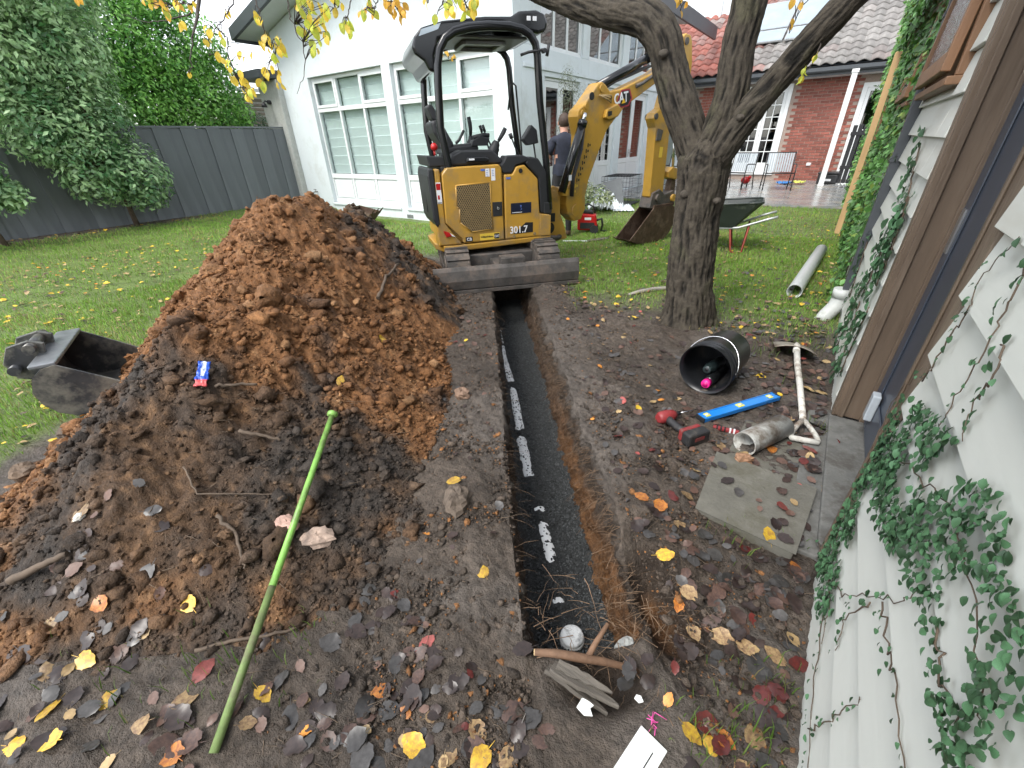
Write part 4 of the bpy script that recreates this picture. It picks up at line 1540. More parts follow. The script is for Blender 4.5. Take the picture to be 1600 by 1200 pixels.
# dense ivy over the far half of the wall and the screen beyond it
def ivy_mass(name, label, bounds, n, colr, lsize, seed, loc):
    t_ = thing(name, label, 'ivy', loc)
    rg = np.random.default_rng(seed)
    Pp, Nn = [], []
    for (y0, y1, z0, z1, x, amp, frac) in bounds:
        k = int(n * frac)
        y_, z_ = rg.uniform(y0, y1, k), rg.uniform(z0, z1, k)
        bul = amp * (.5 + .9 * fbm(y_, z_, seed, 1.1, 3)) 
        dp_ = rg.uniform(0, 1, k) ** .5
        ok = fbm(y_, z_, seed + 3., 1.7, 3) > -.32
        Pp.append(np.stack([x - np.clip(bul, .01, None) * dp_ - .01, y_, z_], -1)[ok])
        nrm = np.stack([-np.ones(k), rg.normal(-.3, .3, k), rg.normal(.35, .3, k)], -1)[ok]
        Nn.append(nrm)
    Pp, Nn = np.concatenate(Pp), np.concatenate(Nn)
    k = len(Pp)
    tone = fbm(Pp[:, 1], Pp[:, 2], 4., 1.5, 3)
    cl = colr * rg.uniform(.55, 1.7, size=(k, 1)) * (1 + .6 * tone[:, None])
    yel = (rg.uniform(size=k) < .12)[:, None]
    cl = np.where(yel, np.array([.16, .24, .04]) * rg.uniform(.7, 1.2, size=(k, 1)), cl)
    v, f, c = scatter_leaves(Pp, Nn, rg.uniform(*lsize, k), cl, droop=.9, aspect=.7, rng=rg)
    stuff(obj('foliage', new_mesh('foliage', v - np.array(loc), f, m_ivy2, False, c), t_))
    for (y0, y1, z0, z1, x, amp, frac) in bounds:
        for j in range(4):
            y_ = random.uniform(y0, y1)
            pts = [(x - .02 - .01 * random.random(), y_ + random.gauss(0, .05) + (zz - z0) * random.uniform(-.1, .1), zz) for zz in np.linspace(max(z0, -.05), z1, 9)]
            MB().tube(pts, .006, 5).build('stem', m_stem, t_, True)
    return t_


ivy_mass('ivy', 'bright green ivy smothering the garage wall behind the downpipe', [(4.5, 8.1, 0., 2.3, .32, .10, .45), (4.75, 7.9, 2.2, 2.75, .22, .12, .2), (6.3, 8.1, .2, 2.2, .31, .12, .35)], 8000, np.array([.07, .17, .04]), (.045, .075), 21, (.3, 6.5, 0))
mm = M('screen boards', (.10, .085, .065), rough=.9, var=.3)
scn = thing('garden_screen', 'tall dark timber screen carrying ivy beyond the garage', 'screen', (.42, 12, 0))
for k in range(24):
    MB().box(.40, .43, 8.98 + k * .27, 8.98 + k * .27 + .255, -.1, 3.5).build('paling', mm, scn, True)
ivy_mass('ivy', 'tall curtain of light green ivy hanging beside the patio gate', [(9.1, 15.3, 0., 3.7, .38, .26, .7), (9.2, 15, 2.4, 4.3, .42, .3, .3)], 9000, np.array([.11, .25, .06]), (.055, .09), 33, (.36, 12, 0))

# ------------------------------------------------------------------ mini excavator
m_yel = M('machine yellow', (.44, .245, .033), rough=.45, var=.08, vs=4, c2=(.27, .18, .08), c2amt=.34, bump=.12, bs=30, coat=.15)
m_blk = M('black plastic', (.018, .019, .021), rough=.5, var=.2, vs=8, bump=.15, bs=120)
m_blkg = M('black gloss', (.010, .011, .012), rough=.16, var=.1, vs=4)
m_rub = M('muddy rubber', (.055, .050, .046), rough=.8, var=.35, vs=14, c2=(.13, .105, .085), c2amt=.5, bump=.6, bs=60)
m_steel = M('muddy steel', (.085, .078, .072), rough=.62, var=.35, vs=9, c2=(.15, .12, .10), c2amt=.4, bump=.5, bs=45, metal=.25)
m_bkt = M('rusty bucket steel', (.085, .052, .034), rough=.62, var=.4, vs=10, c2=(.17, .12, .085), c2amt=.35, bump=.6, bs=50, metal=.3)
m_chrome = M('chrome rod', (.62, .63, .64), rough=.18, metal=1., var=.05)
m_red = M('red plastic', (.42, .012, .012), rough=.3, var=.1)
m_wht = M('white sticker', (.74, .75, .76), rough=.4, var=.03)
m_blue = M('blue sticker', (.10, .16, .45), rough=.4, var=.05)
m_tan = M('grille tan', (.24, .17, .075), rough=.55, var=.15, vs=20)
m_inkk = M('black ink', (.012, .012, .014), rough=.5, var=.05)

ex = thing('mini_excavator', 'yellow mini excavator with black canopy straddling the trench, boom reaching right', 'excavator', (-3.39, 4.22, 0), R(54))
TM = Matrix(((1, 0, 0, 0), (0, 0, -1, 0), (0, 1, 0, 0), (0, 0, 0, 1)))      # lettering upright on a face looking along -y


def tface(x, y, z):
    return Matrix.Translation((x, y, z)) @ TM


UR = Matrix.Rotation(R(-6), 4, 'Z')


def rounded(y0, y1, z0, z1, n=8):
    r = (z1 - z0) / 2
    zc = (z0 + z1) / 2
    p = [(y1 - r + r * math.cos(t), zc + r * math.sin(t)) for t in np.linspace(-math.pi / 2, math.pi / 2, n)]
    p += [(y0 + r + r * math.cos(t), zc + r * math.sin(t)) for t in np.linspace(math.pi / 2, 3 * math.pi / 2, n)]
    return p


SWAP = Matrix(((0, 1, 0, 0), (1, 0, 0, 0), (0, 0, 1, 0), (0, 0, 0, 1)))      # prism poly in yz, extruded along x
for xc in (-.43, .58):
    tk = MB()
    path = rounded(-.80, .80, .02, .40, 12)
    tk.prism(path[::-1], xc - .125, xc + .125, UR @ SWAP)
    to = tk.build('track', m_rub, ex, bev=.01)
    lg = MB()
    # lugs round the belt
    per = []
    for i in range(len(path)):
        a, b = Vector(path[i]), Vector(path[(i + 1) % len(path)])
        per.append((a, b, (b - a).length))
    tot = sum(p[2] for p in per)
    k = 42
    for j in range(k):
        d = tot * j / k
        for a, b, L in per:
            if d <= L:
                p = a.lerp(b, d / L if L else 0)
                tn = (b - a).normalized()
                nn = Vector((tn.y, -tn.x))
                mx = UR @ Matrix(((1, 0, 0, xc), (0, tn.x, nn.x, p.x), (0, tn.y, nn.y, p.y), (0, 0, 0, 1)))
                lg.box(-.122, .122, -.018, .018, -.006, .018, mx)
                break
            d -= L
    lg.build('lugs', m_rub, to)
    for sgn in (-1, 1):
        for yy, rr in ((-.6, .13), (.6, .13), (-.22, .07), (.02, .07), (.26, .07)):
            MB().cyl(UR @ Vector((xc + sgn * .126, yy, .21 if rr > .1 else .11)), UR @ Vector((xc + sgn * .135, yy, .21 if rr > .1 else .11)), rr, 16).build('roller', m_steel, to)
MB().box(-.30, .45, -.55, .55, .16, .31, UR).box(-.05, .20, -.9, -.5, .14, .26, UR).build('undercarriage_frame', m_steel, ex, bev=.01)
MB().cyl((0, 0, .31), (0, 0, .40), .3, 28).build('slew_ring', m_steel, ex)
bl = MB()
bp = [(-.95, .03), (-.985, .06), (-.995, .15), (-.975, .25), (-.955, .285), (-.925, .285), (-.94, .25), (-.955, .15), (-.94, .06), (-.92, .03)]
bl.prism(bp, -.72, .86, UR @ SWAP)
blo = bl.build('dozer_blade', m_steel, ex, bev=.004)
for x in (.0, .17):
    MB().bar(UR @ Vector((x, -.95, .15)), UR @ Vector((x, -.35, .22)), .06, .1).build('blade_arm', m_steel, ex, bev=.006)
MB().box(.0, .26, -.955, -.80, .2, .345, UR).build('blade_mount', m_steel, blo, bev=.008)
MB().box(-.72, .86, -.99, -.955, .012, .05, UR).build('cutting_edge', m_steel, blo, bev=.003)

# upper body: yellow core, panels, black trim
MB().box(-.60, .62, -.44, .47, .43, 1.14).build('body_core', m_yel, ex, bev=.05, seg=3)
sk = MB().add([(-.60, -.50, .36), (-.5, -.505, .36), (.655, -.50, .385), (.655, .5, .385), (-.45, .5, .36), (-.66, .25, .36), (-.67, -.3, .36),
               (-.61, -.505, .43), (-.5, -.51, .425), (.66, -.505, .44), (.66, .505, .44), (-.45, .505, .43), (-.67, .25, .43), (-.68, -.3, .43)],
              [(6, 5, 4, 3, 2, 1, 0), (7, 8, 9, 10, 11, 12, 13), (0, 1, 8, 7), (1, 2, 9, 8), (2, 3, 10, 9), (3, 4, 11, 10), (4, 5, 12, 11), (5, 6, 13, 12), (6, 0, 7, 13)])
sk.build('skirt', m_yel, ex, bev=.012)
# rear corner: yellow cheek, black guard
MB().prism([(-.66, .432), (-.40, .432), (-.50, .56), (-.565, .66), (-.575, 1.18), (-.63, 1.18), (-.665, .66)], -.495, -.30).build('rear_cheek', m_yel, ex, bev=.015, seg=3)
MB().prism([(-.655, .62), (-.625, .66), (-.638, 1.19), (-.69, 1.19), (-.705, 1.12), (-.69, .7)], -.505, .2).build('rear_guard', m_blk, ex, bev=.015)
MB().box(-.699, -.694, -.2, .1, .75, .95).build('guard_slot_plate', m_inkk, ex)  # black plate stands for the dark inside of a slot
# grille door
gd = MB()
outer = [(-.565, .66), (-.40, .49), (-.385, .44), (.085, .44), (.08, 1.165), (.05, 1.20), (-.50, 1.19), (-.56, 1.13)]
gd.prism(outer, -.505, -.40)
gdo = gd.build('grille_door', m_yel, ex, bev=.014, seg=3)
gpoly = [(-.424, 1.022), (-.058, 1.034), (-.05, .565), (-.289, .556), (-.41, .66), (-.405, .80), (-.43, .82)]
gr_ = MB().prism(gpoly, -.509, -.504)
gr_.build('grille_dark_plate', m_inkk, gdo)  # black plate stands for the shaded depth behind the mesh
lat = MB()
def clip_seg(p, q, poly):
    """part of segment inside the polygon, by sampling"""
    ins = [u for u in np.linspace(0, 1, 60) if in_poly(p[0] + (q[0] - p[0]) * u, p[1] + (q[1] - p[1]) * u, poly)]
    return (ins[0], ins[-1]) if len(ins) > 1 else None
for sgn in (1, -1):
    for c0 in np.arange(-1.4, 1.9, .036):
        p, q = (-.46, c0), (-.03, c0 + sgn * .43 * 1.5)
        r_ = clip_seg(p, q, gpoly)
        if r_:
            A = [p[i] + (q[i] - p[i]) * r_[0] for i in (0, 1)]
            B = [p[i] + (q[i] - p[i]) * r_[1] for i in (0, 1)]
            yy = -.5125 if sgn > 0 else -.5118
            lat.bar((A[0], yy, A[1]), (B[0], yy, B[1]), .0065, .004, (0, 1, 0))
stuff(lat.build('grille_mesh', m_tan, gdo))
fr_ = MB()
for i in range(len(gpoly)):
    a, b = gpoly[i], gpoly[(i + 1) % len(gpoly)]
    fr_.cyl((a[0], -.508, a[1]), (b[0], -.508, b[1]), .007, 6)
fr_.build('grille_rim', m_yel, gdo)
# fuel-side panel
MB().prism([(.098, .44), (.645, .44), (.645, .665), (.515, .685), (.49, 1.04), (.335, 1.185), (.245, 1.17), (.20, 1.10), (.105, 1.10)], -.504, -.40).build('side_panel', m_yel, ex, bev=.014, seg=3)
MB().prism([(.515, .445), (.648, .445), (.648, .66), (.515, .68)], -.512, -.5045).build('corner_step', m_yel, ex, bev=.006)
MB().prism([(.53, .69), (.63, .67), (.60, 1.10), (.50, 1.24), (.40, 1.26), (.35, 1.20), (.50, 1.05)], -.49, -.36).build('front_trim', m_blk, ex, bev=.015)
MB().prism([(.07, 1.195), (.10, 1.21), (.14, 1.275), (.32, 1.275), (.42, 1.24), (.33, 1.2), (.245, 1.185), (.20, 1.112), (.10, 1.112)], -.495, -.30).build('filler_surround', m_blk, ex, bev=.012)
MB().cyl((.29, -.511, 1.13), (.29, -.5045, 1.13), .022, 16).build('filler_hole_disc', m_inkk, ex)  # black disc stands for the dark inside of the filler
MB().box(-.04, .07, -.511, -.5055, .695, .84).build('latch_plate', m_blk, gdo, bev=.004)
MB().cyl((.02, -.518, .775), (.02, -.511, .775), .014, 14).build('latch', m_chrome, gdo)
for x, z in ((.2, .465), (.45, .475)):
    MB().cyl((x, -.512, z), (x, -.5045, z), .017, 14).build('bolt', m_tan, ex)
# tail light
MB().prism([(-.60, .59), (-.535, .565), (-.515, .53), (-.575, .52)], -.5105, -.49).build('tail_light', m_red, ex, bev=.003)
MB().prism([(-.533, .562), (-.47, .515), (-.512, .528)], -.5095, -.49).build('tail_light_lens', m_wht, ex, bev=.002)
# stickers and lettering
MB().box(.17, .41, -.5075, -.5045, .705, .815).build('logo_plate', M('navy plate', (.008, .012, .03), rough=.3, var=.2), ex)
MB().prism([(.275, .79), (.295, .79), (.285, .765), (.30, .75), (.28, .735), (.29, .755)], -.509, -.5078).build('logo_mark', m_blue, ex)
MB().box(.18, .30, -.5083, -.5076, .715, .721).build('logo_text', m_wht, ex)
text_part('301.7', .105, m_wht, ex, tface(.150, -.5065, .50), 'model_number', squeeze=.92)
MB().prism([(.19, .49), (.43, .495), (.43, .60), (.345, .605)], -.5062, -.5045).build('model_plate', m_inkk, ex)
MB().box(-.365, -.285, -.5075, -.5055, .425 + .03, .505).build('badge_plate', m_inkk, gdo)
text_part('CB', .042, m_wht, gdo, tface(-.353, -.508, .466), 'badge_text', squeeze=1.1)
MB().box(-.20, .03, -.5075, -.5055, .455, .525).build('dealer_plate', M('sticker yellow', (.72, .50, .06), rough=.4, var=.04), gdo)
text_part('WilliamAdams', .028, m_inkk, gdo, tface(-.192, -.508, .482), 'dealer_text', squeeze=.85)
MB().box(-.035, .025, -.5095, -.5078, .462, .518).build('dealer_badge', m_inkk, gdo)
text_part('CAT', .034, m_wht, gdo, tface(-.033, -.51, .477), 'dealer_badge_text', squeeze=.85)
for x0, x1, z0, z1, mm_ in ((-.10, -.055, 1.09, 1.165, m_wht), (-.04, .005, 1.05, 1.165, m_wht), (-.15, -.105, 1.145, 1.165, m_blue), (.125, .175, 1.055, 1.075, m_blue)):
    st_ = MB().box(x0, x1, -.5075, -.5056 if x0 < .1 else -.5045, z0, z1).build('sticker', mm_, ex)
    if z1 - z0 > .05:
        for k in range(4):
            z = z1 - .02 - k * .017
            MB().box(x0 + .008, x1 - .01 - random.random() * .01, -.5082, -.5076, z, z + .005).build('sticker_line', m_blue, st_)
st_ = MB().box(-.63, -.58, -.4985, -.496, .86, 1.06).build('warning_sticker', m_wht, ex)
MB().box(-.627, -.583, -.4995, -.4986, .99, 1.05).build('warning_mark', m_red, st_)
MB().box(-.62, -.60, -.4995, -.4986, .90, .94).build('warning_mark', m_red, st_)
MB().box(-.627, -.583, -.4995, -.4986, .865, .872).build('sticker_line', m_inkk, st_)

# deck, console, seat
MB().box(-.55, .56, -.42, .45, 1.141, 1.2).build('deck', m_blk, ex, bev=.01)
MB().prism([(-.47, 1.2), (.13, 1.2), (.10, 1.25), (.0, 1.335), (-.33, 1.34), (-.42, 1.30)], -.44, -.22).build('right_console', m_blk, ex, bev=.02)
MB().prism([(-.29, 1.225), (-.05, 1.225), (-.04, 1.25), (-.07, 1.275), (-.28, 1.275)], -.475, -.44).build('console_box', m_blkg, ex, bev=.012)
MB().box(-.26, -.2, -.4765, -.4755, 1.245, 1.262).build('console_label', m_wht, ex)
MB().prism([(-.42, 1.2), (-.02, 1.2), (-.05, 1.32), (-.4, 1.33)], .2, .42).build('left_console', m_blk, ex, bev=.02)
MB().prism([(-.66, 1.20), (-.40, 1.20), (-.38, 1.27), (-.68, 1.30)], -.42, .3).build('rear_tray', m_blk, ex, bev=.01)
st_ = MB().prism([(-.48, 1.30), (-.10, 1.30), (-.06, 1.35), (-.10, 1.40), (-.44, 1.38)], -.2, .22).build('seat', m_blk, ex, bev=.03, seg=3)
bk = MB().prism([(-.40, 1.32), (-.33, 1.38), (-.44, 1.58), (-.50, 1.62), (-.56, 1.60), (-.545, 1.5), (-.46, 1.36)], -.2, .22)
bk.build('backrest', m_blk, ex, bev=.03, seg=3)
MB().prism([(-.47, 1.60), (-.43, 1.62), (-.51, 1.745), (-.545, 1.755), (-.57, 1.73), (-.53, 1.62)], -.11, .13).build('headrest', m_blk, ex, bev=.02, seg=3)
rb = MB().tube([(-.585, -.38, 1.30), (-.585, -.38, 1.34)], .012, 8).sphere((-.585, -.38, 1.375), .036, 14, 10)
rb.m = 1
rb.build('isolator_knob', [m_red, m_blk], ex)


def lever(path, r, grip, name='lever', r2=.02):
    q = MB().tube(path, r, 8)
    o = q.build(name, m_blk, ex)
    g = MB()
    g.tube(grip, [r2 * .8, r2, r2 * 1.1, r2][:len(grip)] if len(grip) == 4 else r2, 10)
    g.build('grip', m_blk, o)
    return o


lever([(-.05, .22, 1.32), (-.05, .22, 1.48)], .01, [(-.05, .22, 1.47), (-.045, .22, 1.54), (-.05, .22, 1.60), (-.06, .22, 1.655)], r2=.021)
MB().lathe([(.06, 0), (.05, .03), (.055, .05), (.042, .07), (.045, .09), (.028, .12), (.02, .15)], 16, Matrix.Translation((-.05, .22, 1.32))).build('boot', m_blk, ex)
lever([(.06, -.3, 1.32), (.13, -.3, 1.42)], .01, [(.12, -.3, 1.41), (.15, -.3, 1.45), (.18, -.3, 1.49), (.20, -.3, 1.525)], r2=.021)
MB().lathe([(.065, 0), (.055, .03), (.058, .05), (.045, .07), (.045, .09), (.03, .12)], 16, Matrix.Translation((.05, -.3, 1.30)) @ Matrix.Rotation(R(25), 4, 'Y')).build('boot', m_blk, ex)
for y in (-.06, .06):
    lever([(.16, y, 1.2), (.10, y, 1.38), (.03, y, 1.52)], .009, [(.045, y, 1.50), (.02, y, 1.565)], r2=.015)
lever([(.37, -.3, 1.22), (.30, -.3, 1.36), (.26, -.3, 1.45)], .009, [(.27, -.3, 1.43), (.25, -.3, 1.475)], r2=.02)
q = MB().tube([(-.30, -.1, 1.40), (-.26, -.1, 1.43), (-.2, -.1, 1.52)], .016, 8).prism([(-.16, 1.37), (.02, 1.37), (.05, 1.44), (-.05, 1.46), (-.14, 1.42)], -.22, -.1)
q.build('armrest', m_blk, ex, bev=.008)
MB().tube([(-.12, -.16, 1.45), (.0, -.16, 1.47), (.06, -.16, 1.465)], .022, 10).build('lever_lock', m_blk, ex)
# canopy: two hoops and a moulded roof
hp = [(-.44, 1.0), (-.47, 1.19), (-.517, 1.53), (-.50, 1.90), (-.488, 2.03), (-.46, 2.14), (-.40, 2.225), (-.31, 2.275), (-.18, 2.305), (0, 2.325), (.22, 2.328), (.34, 2.312), (.42, 2.275), (.475, 2.21), (.497, 2.12), (.51, 1.95), (.525, 1.75), (.6, 1.22), (.65, .72)]
for y in (-.46, .40):
    MB().tube([(a, y, b) for a, b in hp], .037 if y < 0 else .034, 14).build('canopy_hoop', m_blkg, ex)
MB().box(.57, .67, -.495, -.42, .675, .80).build('hoop_foot', m_blk, ex, bev=.01)
rp = [(-.70, 2.16), (-.665, 2.24), (-.60, 2.30), (-.40, 2.355), (.0, 2.40), (.25, 2.41), (.33, 2.45), (.50, 2.465), (.58, 2.44), (.62, 2.38), (.60, 2.31), (.52, 2.29), (.2, 2.33), (-.2, 2.30), (-.45, 2.22), (-.50, 2.10), (-.50, 1.98), (-.56, 1.985), (-.60, 2.06), (-.68, 2.11)]
ro = MB().prism(rp, -.43, .44).build('canopy_roof', m_blkg, ex, bev=.025, seg=3)
MB().box(-.35, .45, -.32, .32, 2.262, 2.285).build('roof_lining', M('grey lining', (.09, .095, .10), rough=.5, var=.1), ex, bev=.01)
hf = MB()
for a, b in (((-.15, -.18), (.25, -.18)), ((.25, -.18), (.25, .18)), ((.25, .18), (-.15, .18)), ((-.15, .18), (-.15, -.18))):
    hf.bar((a[0], a[1], 2.245), (b[0], b[1], 2.245), .05, .03)
hf.build('roof_hatch_frame', M('light grey trim', (.30, .32, .33), rough=.5), ex, bev=.006)
for k in (0, 1):
    MB().box(.40 + k * .06, .44 + k * .06, -.436, -.43, 2.38, 2.415).build('marker_lamp', m_wht, ex, bev=.003)
MB().prism([(-.63, 2.235), (-.45, 2.29), (-.42, 2.335), (-.60, 2.285)], -.434, -.4305).build('roof_window', M('roof skylight', (.35, .42, .47), rough=.08, var=.2, coat=.8), ex)
q = MB().tube([(.33, -.44, 2.12), (.40, -.47, 2.14), (.56, -.5, 2.16), (.60, -.5, 2.15)], .012, 8).cyl((.58, -.5, 2.11), (.60, -.5, 2.20), .016, 8).cyl((.55, -.52, 2.15), (.55, -.47, 2.15), .02, 10)
q.build('mirror_arm', m_blk, ex)
MB().tube([(.44, .3, 1.72), (.48, .3, 1.95), (.5, .3, 1.98), (.54, .3, 1.95), (.60, .3, 1.3), (.6, .3, 1.1)], .011, 8).build('grab_rail', m_blk, ex)
MB().prism([(.36, 1.42), (.46, 1.55), (.52, 1.5), (.54, 1.38), (.42, 1.36)], -.40, -.30).build('display', m_blk, ex, bev=.01)
MB().tube([(.50, -.35, 1.38), (.53, -.35, 1.2), (.52, -.35, .9)], .009, 6).build('cable', m_blk, ex)

# swing post, boom, stick, bucket
MB().prism([(.60, .32), (.60, .62), (.66, .70), (.79, .90), (.85, .93), (.92, .90), (.955, .82), (.95, .62), (1.02, .45), (1.06, .30), (.86, .27)], -.11, .11).build('swing_post', m_yel, ex, bev=.012)
for z, x in ((.83, .87), (.45, .8)):
    MB().cyl((x, -.125, z), (x, .125, z), .05 if z > .5 else .07, 18).build('pin', m_yel if z > .5 else m_inkk, ex)
MB().box(.66, .88, -.116, -.1105, .52, .62).build('post_dark_plate', m_inkk, ex)  # raised black plate paints the shade of a recess
MB().tube([(.75, -.2, .35), (.9, -.16, .33), (1.0, -.05, .33)], .03, 10).build('swing_cylinder', m_steel, ex)

BM = Matrix.Translation((1.052, 0, 0)) @ Matrix.Rotation(R(18), 4, 'Z')


def bprism(poly, y0, y1, name, mat, parent=ex, bev=.01):
    return MB().prism(poly, y0, y1, BM).build(name, mat, parent, bev=bev)


boom_p = [(.11, .49), (.0, .58), (-.045, .70), (-.04, .83), (.074, 1.05), (.155, 1.28), (.15, 1.45), (.085, 1.63), (.105, 1.70), (.19, 1.75), (.40, 1.955), (.46, 1.975), (.53, 1.945), (.61, 1.885), (.80, 1.915), (1.39, 2.107), (1.80, 2.31), (1.90, 2.32), (1.94, 2.26), (1.90, 2.18), (1.455, 1.997), (.90, 1.74), (.754, 1.625), (.60, 1.49), (.46, 1.22), (.33, .95), (.285, .78), (.30, .62), (.23, .50)]
boom = bprism(boom_p, -.085, .085, 'boom', m_yel, bev=.014)
for h, z, r in ((.13, .62, .075), (.165, 1.66, .035), (.46, 1.91, .04), (1.87, 2.25, .05), (.22, 1.73, .03)):
    MB().cyl(BM @ Vector((h, -.1, z)), BM @ Vector((h, .1, z)), r, 18).build('pin', m_yel, boom)
MB().cyl(BM @ Vector((.30, -.089, 1.83)), BM @ Vector((.30, -.084, 1.83)), .04, 16).build('pin_hole_disc', m_inkk, boom)  # black disc paints the dark of a hole, none is cut
MB().prism([(.56, 1.60), (.72, 1.63), (.79, 1.70), (.70, 1.76), (.52, 1.70), (.50, 1.62)], -.14, -.086, BM).build('work_lamp', m_yel, boom, bev=.01)
MB().prism([(.54, 1.63), (.60, 1.645), (.60, 1.69), (.53, 1.68)], -.145, -.1402, BM).build('lamp_lens', m_inkk, boom)
# hexagon logo
hexp = [(.735, 1.80), (.80, 1.905), (.95, 1.925), (1.01, 1.83), (.955, 1.745), (.80, 1.72)]
MB().prism(hexp, -.0895, -.086, BM).build('logo_hexagon', M('logo red', (.33, .03, .045), rough=.4), boom)
MB().prism([(.755, 1.80), (.81, 1.89), (.935, 1.907), (.985, 1.83), (.94, 1.76), (.81, 1.735)], -.0905, -.0896, BM).build('logo_field', m_inkk, boom)
text_part('CAT', .15, m_wht, boom, BM @ Matrix.Translation((.685, -.093, 1.755)) @ TM @ Matrix.Rotation(R(9), 4, 'Z'), 'logo_lettering', ext=.002, squeeze=.85)
MB().prism([(.815, 1.765), (.885, 1.778), (.845, 1.82)], -.0965, -.0952, BM).build('logo_triangle', M('logo yellow', (.8, .48, .02), rough=.4), boom)
# pictograms down the boom
for k in range(9):
    z = 1.34 - k * .062
    h = .325 - k * .027
    MB().box(h - .05, h - .035, -.0885, -.086, z - .022, z + .02, BM).box(h - .02, h + .0, -.0885, -.086, z - .012, z + .012, BM).build('pictogram', m_inkk if k < 7 else M('sticker yellow', (.72, .5, .06)), boom)
# hoses and cylinders
def ram(name, p, q, y, r, frac, parent=ex):
    p, q = Vector((p[0], y, p[1])), Vector((q[0], y, q[1]))
    m_ = p.lerp(q, frac)
    o = MB().cyl(BM @ p, BM @ m_, r, 16).cyl(BM @ p.lerp(q, frac - .06), BM @ p.lerp(q, frac + .01), r * 1.15, 16).build(name, m_blkg, parent)
    MB().cyl(BM @ m_, BM @ q, r * .5, 12).build('rod', m_chrome, o)
    return o


ram('boom_cylinder', (-.17, .85), (.165, 1.66), -.13, .048, .9)
MB().cyl(BM @ Vector((-.13, -.16, .86)), BM @ Vector((-.13, .02, .86)), .05, 14).build('cylinder_pin', m_yel, ex)
MB().box(-.108, -.06, -.180, -.1795, .98, 1.04, BM).build('cylinder_label', m_wht, ex)
ram('stick_cylinder', (.46, 1.925), (1.98, 2.50), 0., .05, .62)
ram('bucket_cylinder', (2.02, 2.0), (2.2, .98), 0., .04, .55)
hs_ = MB()
for i in range(3):
    hs_.tube([BM @ Vector(p) for p in ((.40 + .03 * i, -.11, 1.84), (.52 + .03 * i, -.13, 1.80 + .02 * i), (.6, -.12, 1.77 + .02 * i))], .009, 6)
hs_.build('hose', m_tan, boom)
hs_ = MB()
for i in range(3):
    hs_.tube([BM @ Vector(p) for p in ((.60, -.03 + .03 * i, 1.93), (.75, -.03 + .03 * i, 1.99 + .02 * i), (1.0, -.03 + .03 * i, 2.06 + .015 * i), (1.4, -.03 + .03 * i, 2.18))], .012, 6)
hs_.build('hose', m_blk, boom)
hs_ = MB().tube([BM @ Vector(p) for p in ((1.05, -.1, 1.95), (1.15, -.11, 1.98), (1.3, -.11, 2.05), (1.5, -.1, 2.11))], .02, 8)
hs_.build('hose', m_steel, boom)
hs_ = MB().prism([(1.07, 1.93), (1.17, 1.97), (1.16, 2.0), (1.06, 1.97)], -.1, -.086, BM)
hs_.build('hose_port', m_inkk, boom)
hs_ = MB()
for i in range(3):
    hs_.tube([BM @ Vector(p) for p in ((-.02, -.17 + .02 * i, .80), (.0, -.16 + .02 * i, 1.0), (.12, -.15 + .02 * i, 1.3), (.17, -.12 + .02 * i, 1.5))], .011, 6)
hs_.build('hose', m_blk, ex)
stick_p = [(1.86, 2.44), (1.90, 2.50), (1.975, 2.54), (2.07, 2.53), (2.12, 2.47), (2.19, 2.25), (2.20, 2.05), (1.98, 1.70), (1.90, 1.50), (1.93, .86), (1.94, .66), (1.86, .58), (1.70, .58), (1.63, .66), (1.604, 1.125), (1.576, 1.51), (1.50, 1.62), (1.53, 1.68), (1.66, 1.74), (1.75, 2.05)]
stick = bprism(stick_p, -.07, .07, 'stick', m_yel, bev=.012)
for h, z, r in ((1.99, 2.46, .04), (1.55, 1.64, .035), (1.77, .66, .055)):
    MB().cyl(BM @ Vector((h, -.085, z)), BM @ Vector((h, .085, z)), r, 16).build('pin', m_steel, stick)
MB().box(1.72, 1.79, -.0735, -.0708, 1.15, 1.28, BM).build('pictogram', M('sticker yellow', (.72, .5, .06)), stick)
MB().prism([(1.60, 1.36), (1.70, 1.36), (1.72, 1.48), (1.62, 1.5)], -.09, -.0708, BM).build('stick_stain', m_steel, stick)
bprism([(1.98, .96), (2.08, 1.02), (2.2, .99), (2.25, .91), (2.2, .84), (2.0, .88)], -.09, .09, 'tipping_link', m_yel)
bprism([(2.16, .9), (2.24, .9), (2.27, .62), (2.2, .5), (2.11, .58)], -.05, .05, 'bucket_link', m_bkt)
hq = bprism([(1.62, .50), (1.66, .70), (1.82, .74), (1.95, .66), (2.16, .70), (2.24, .62), (2.22, .48), (1.9, .42)], -.1, .1, 'quick_hitch', m_steel)
for h, z in ((1.77, .63), (2.14, .6)):
    MB().cyl(BM @ Vector((h, -.14, z)), BM @ Vector((h, .14, z)), .05, 16).build('hitch_pin', m_yel if h > 2 else m_steel, hq)


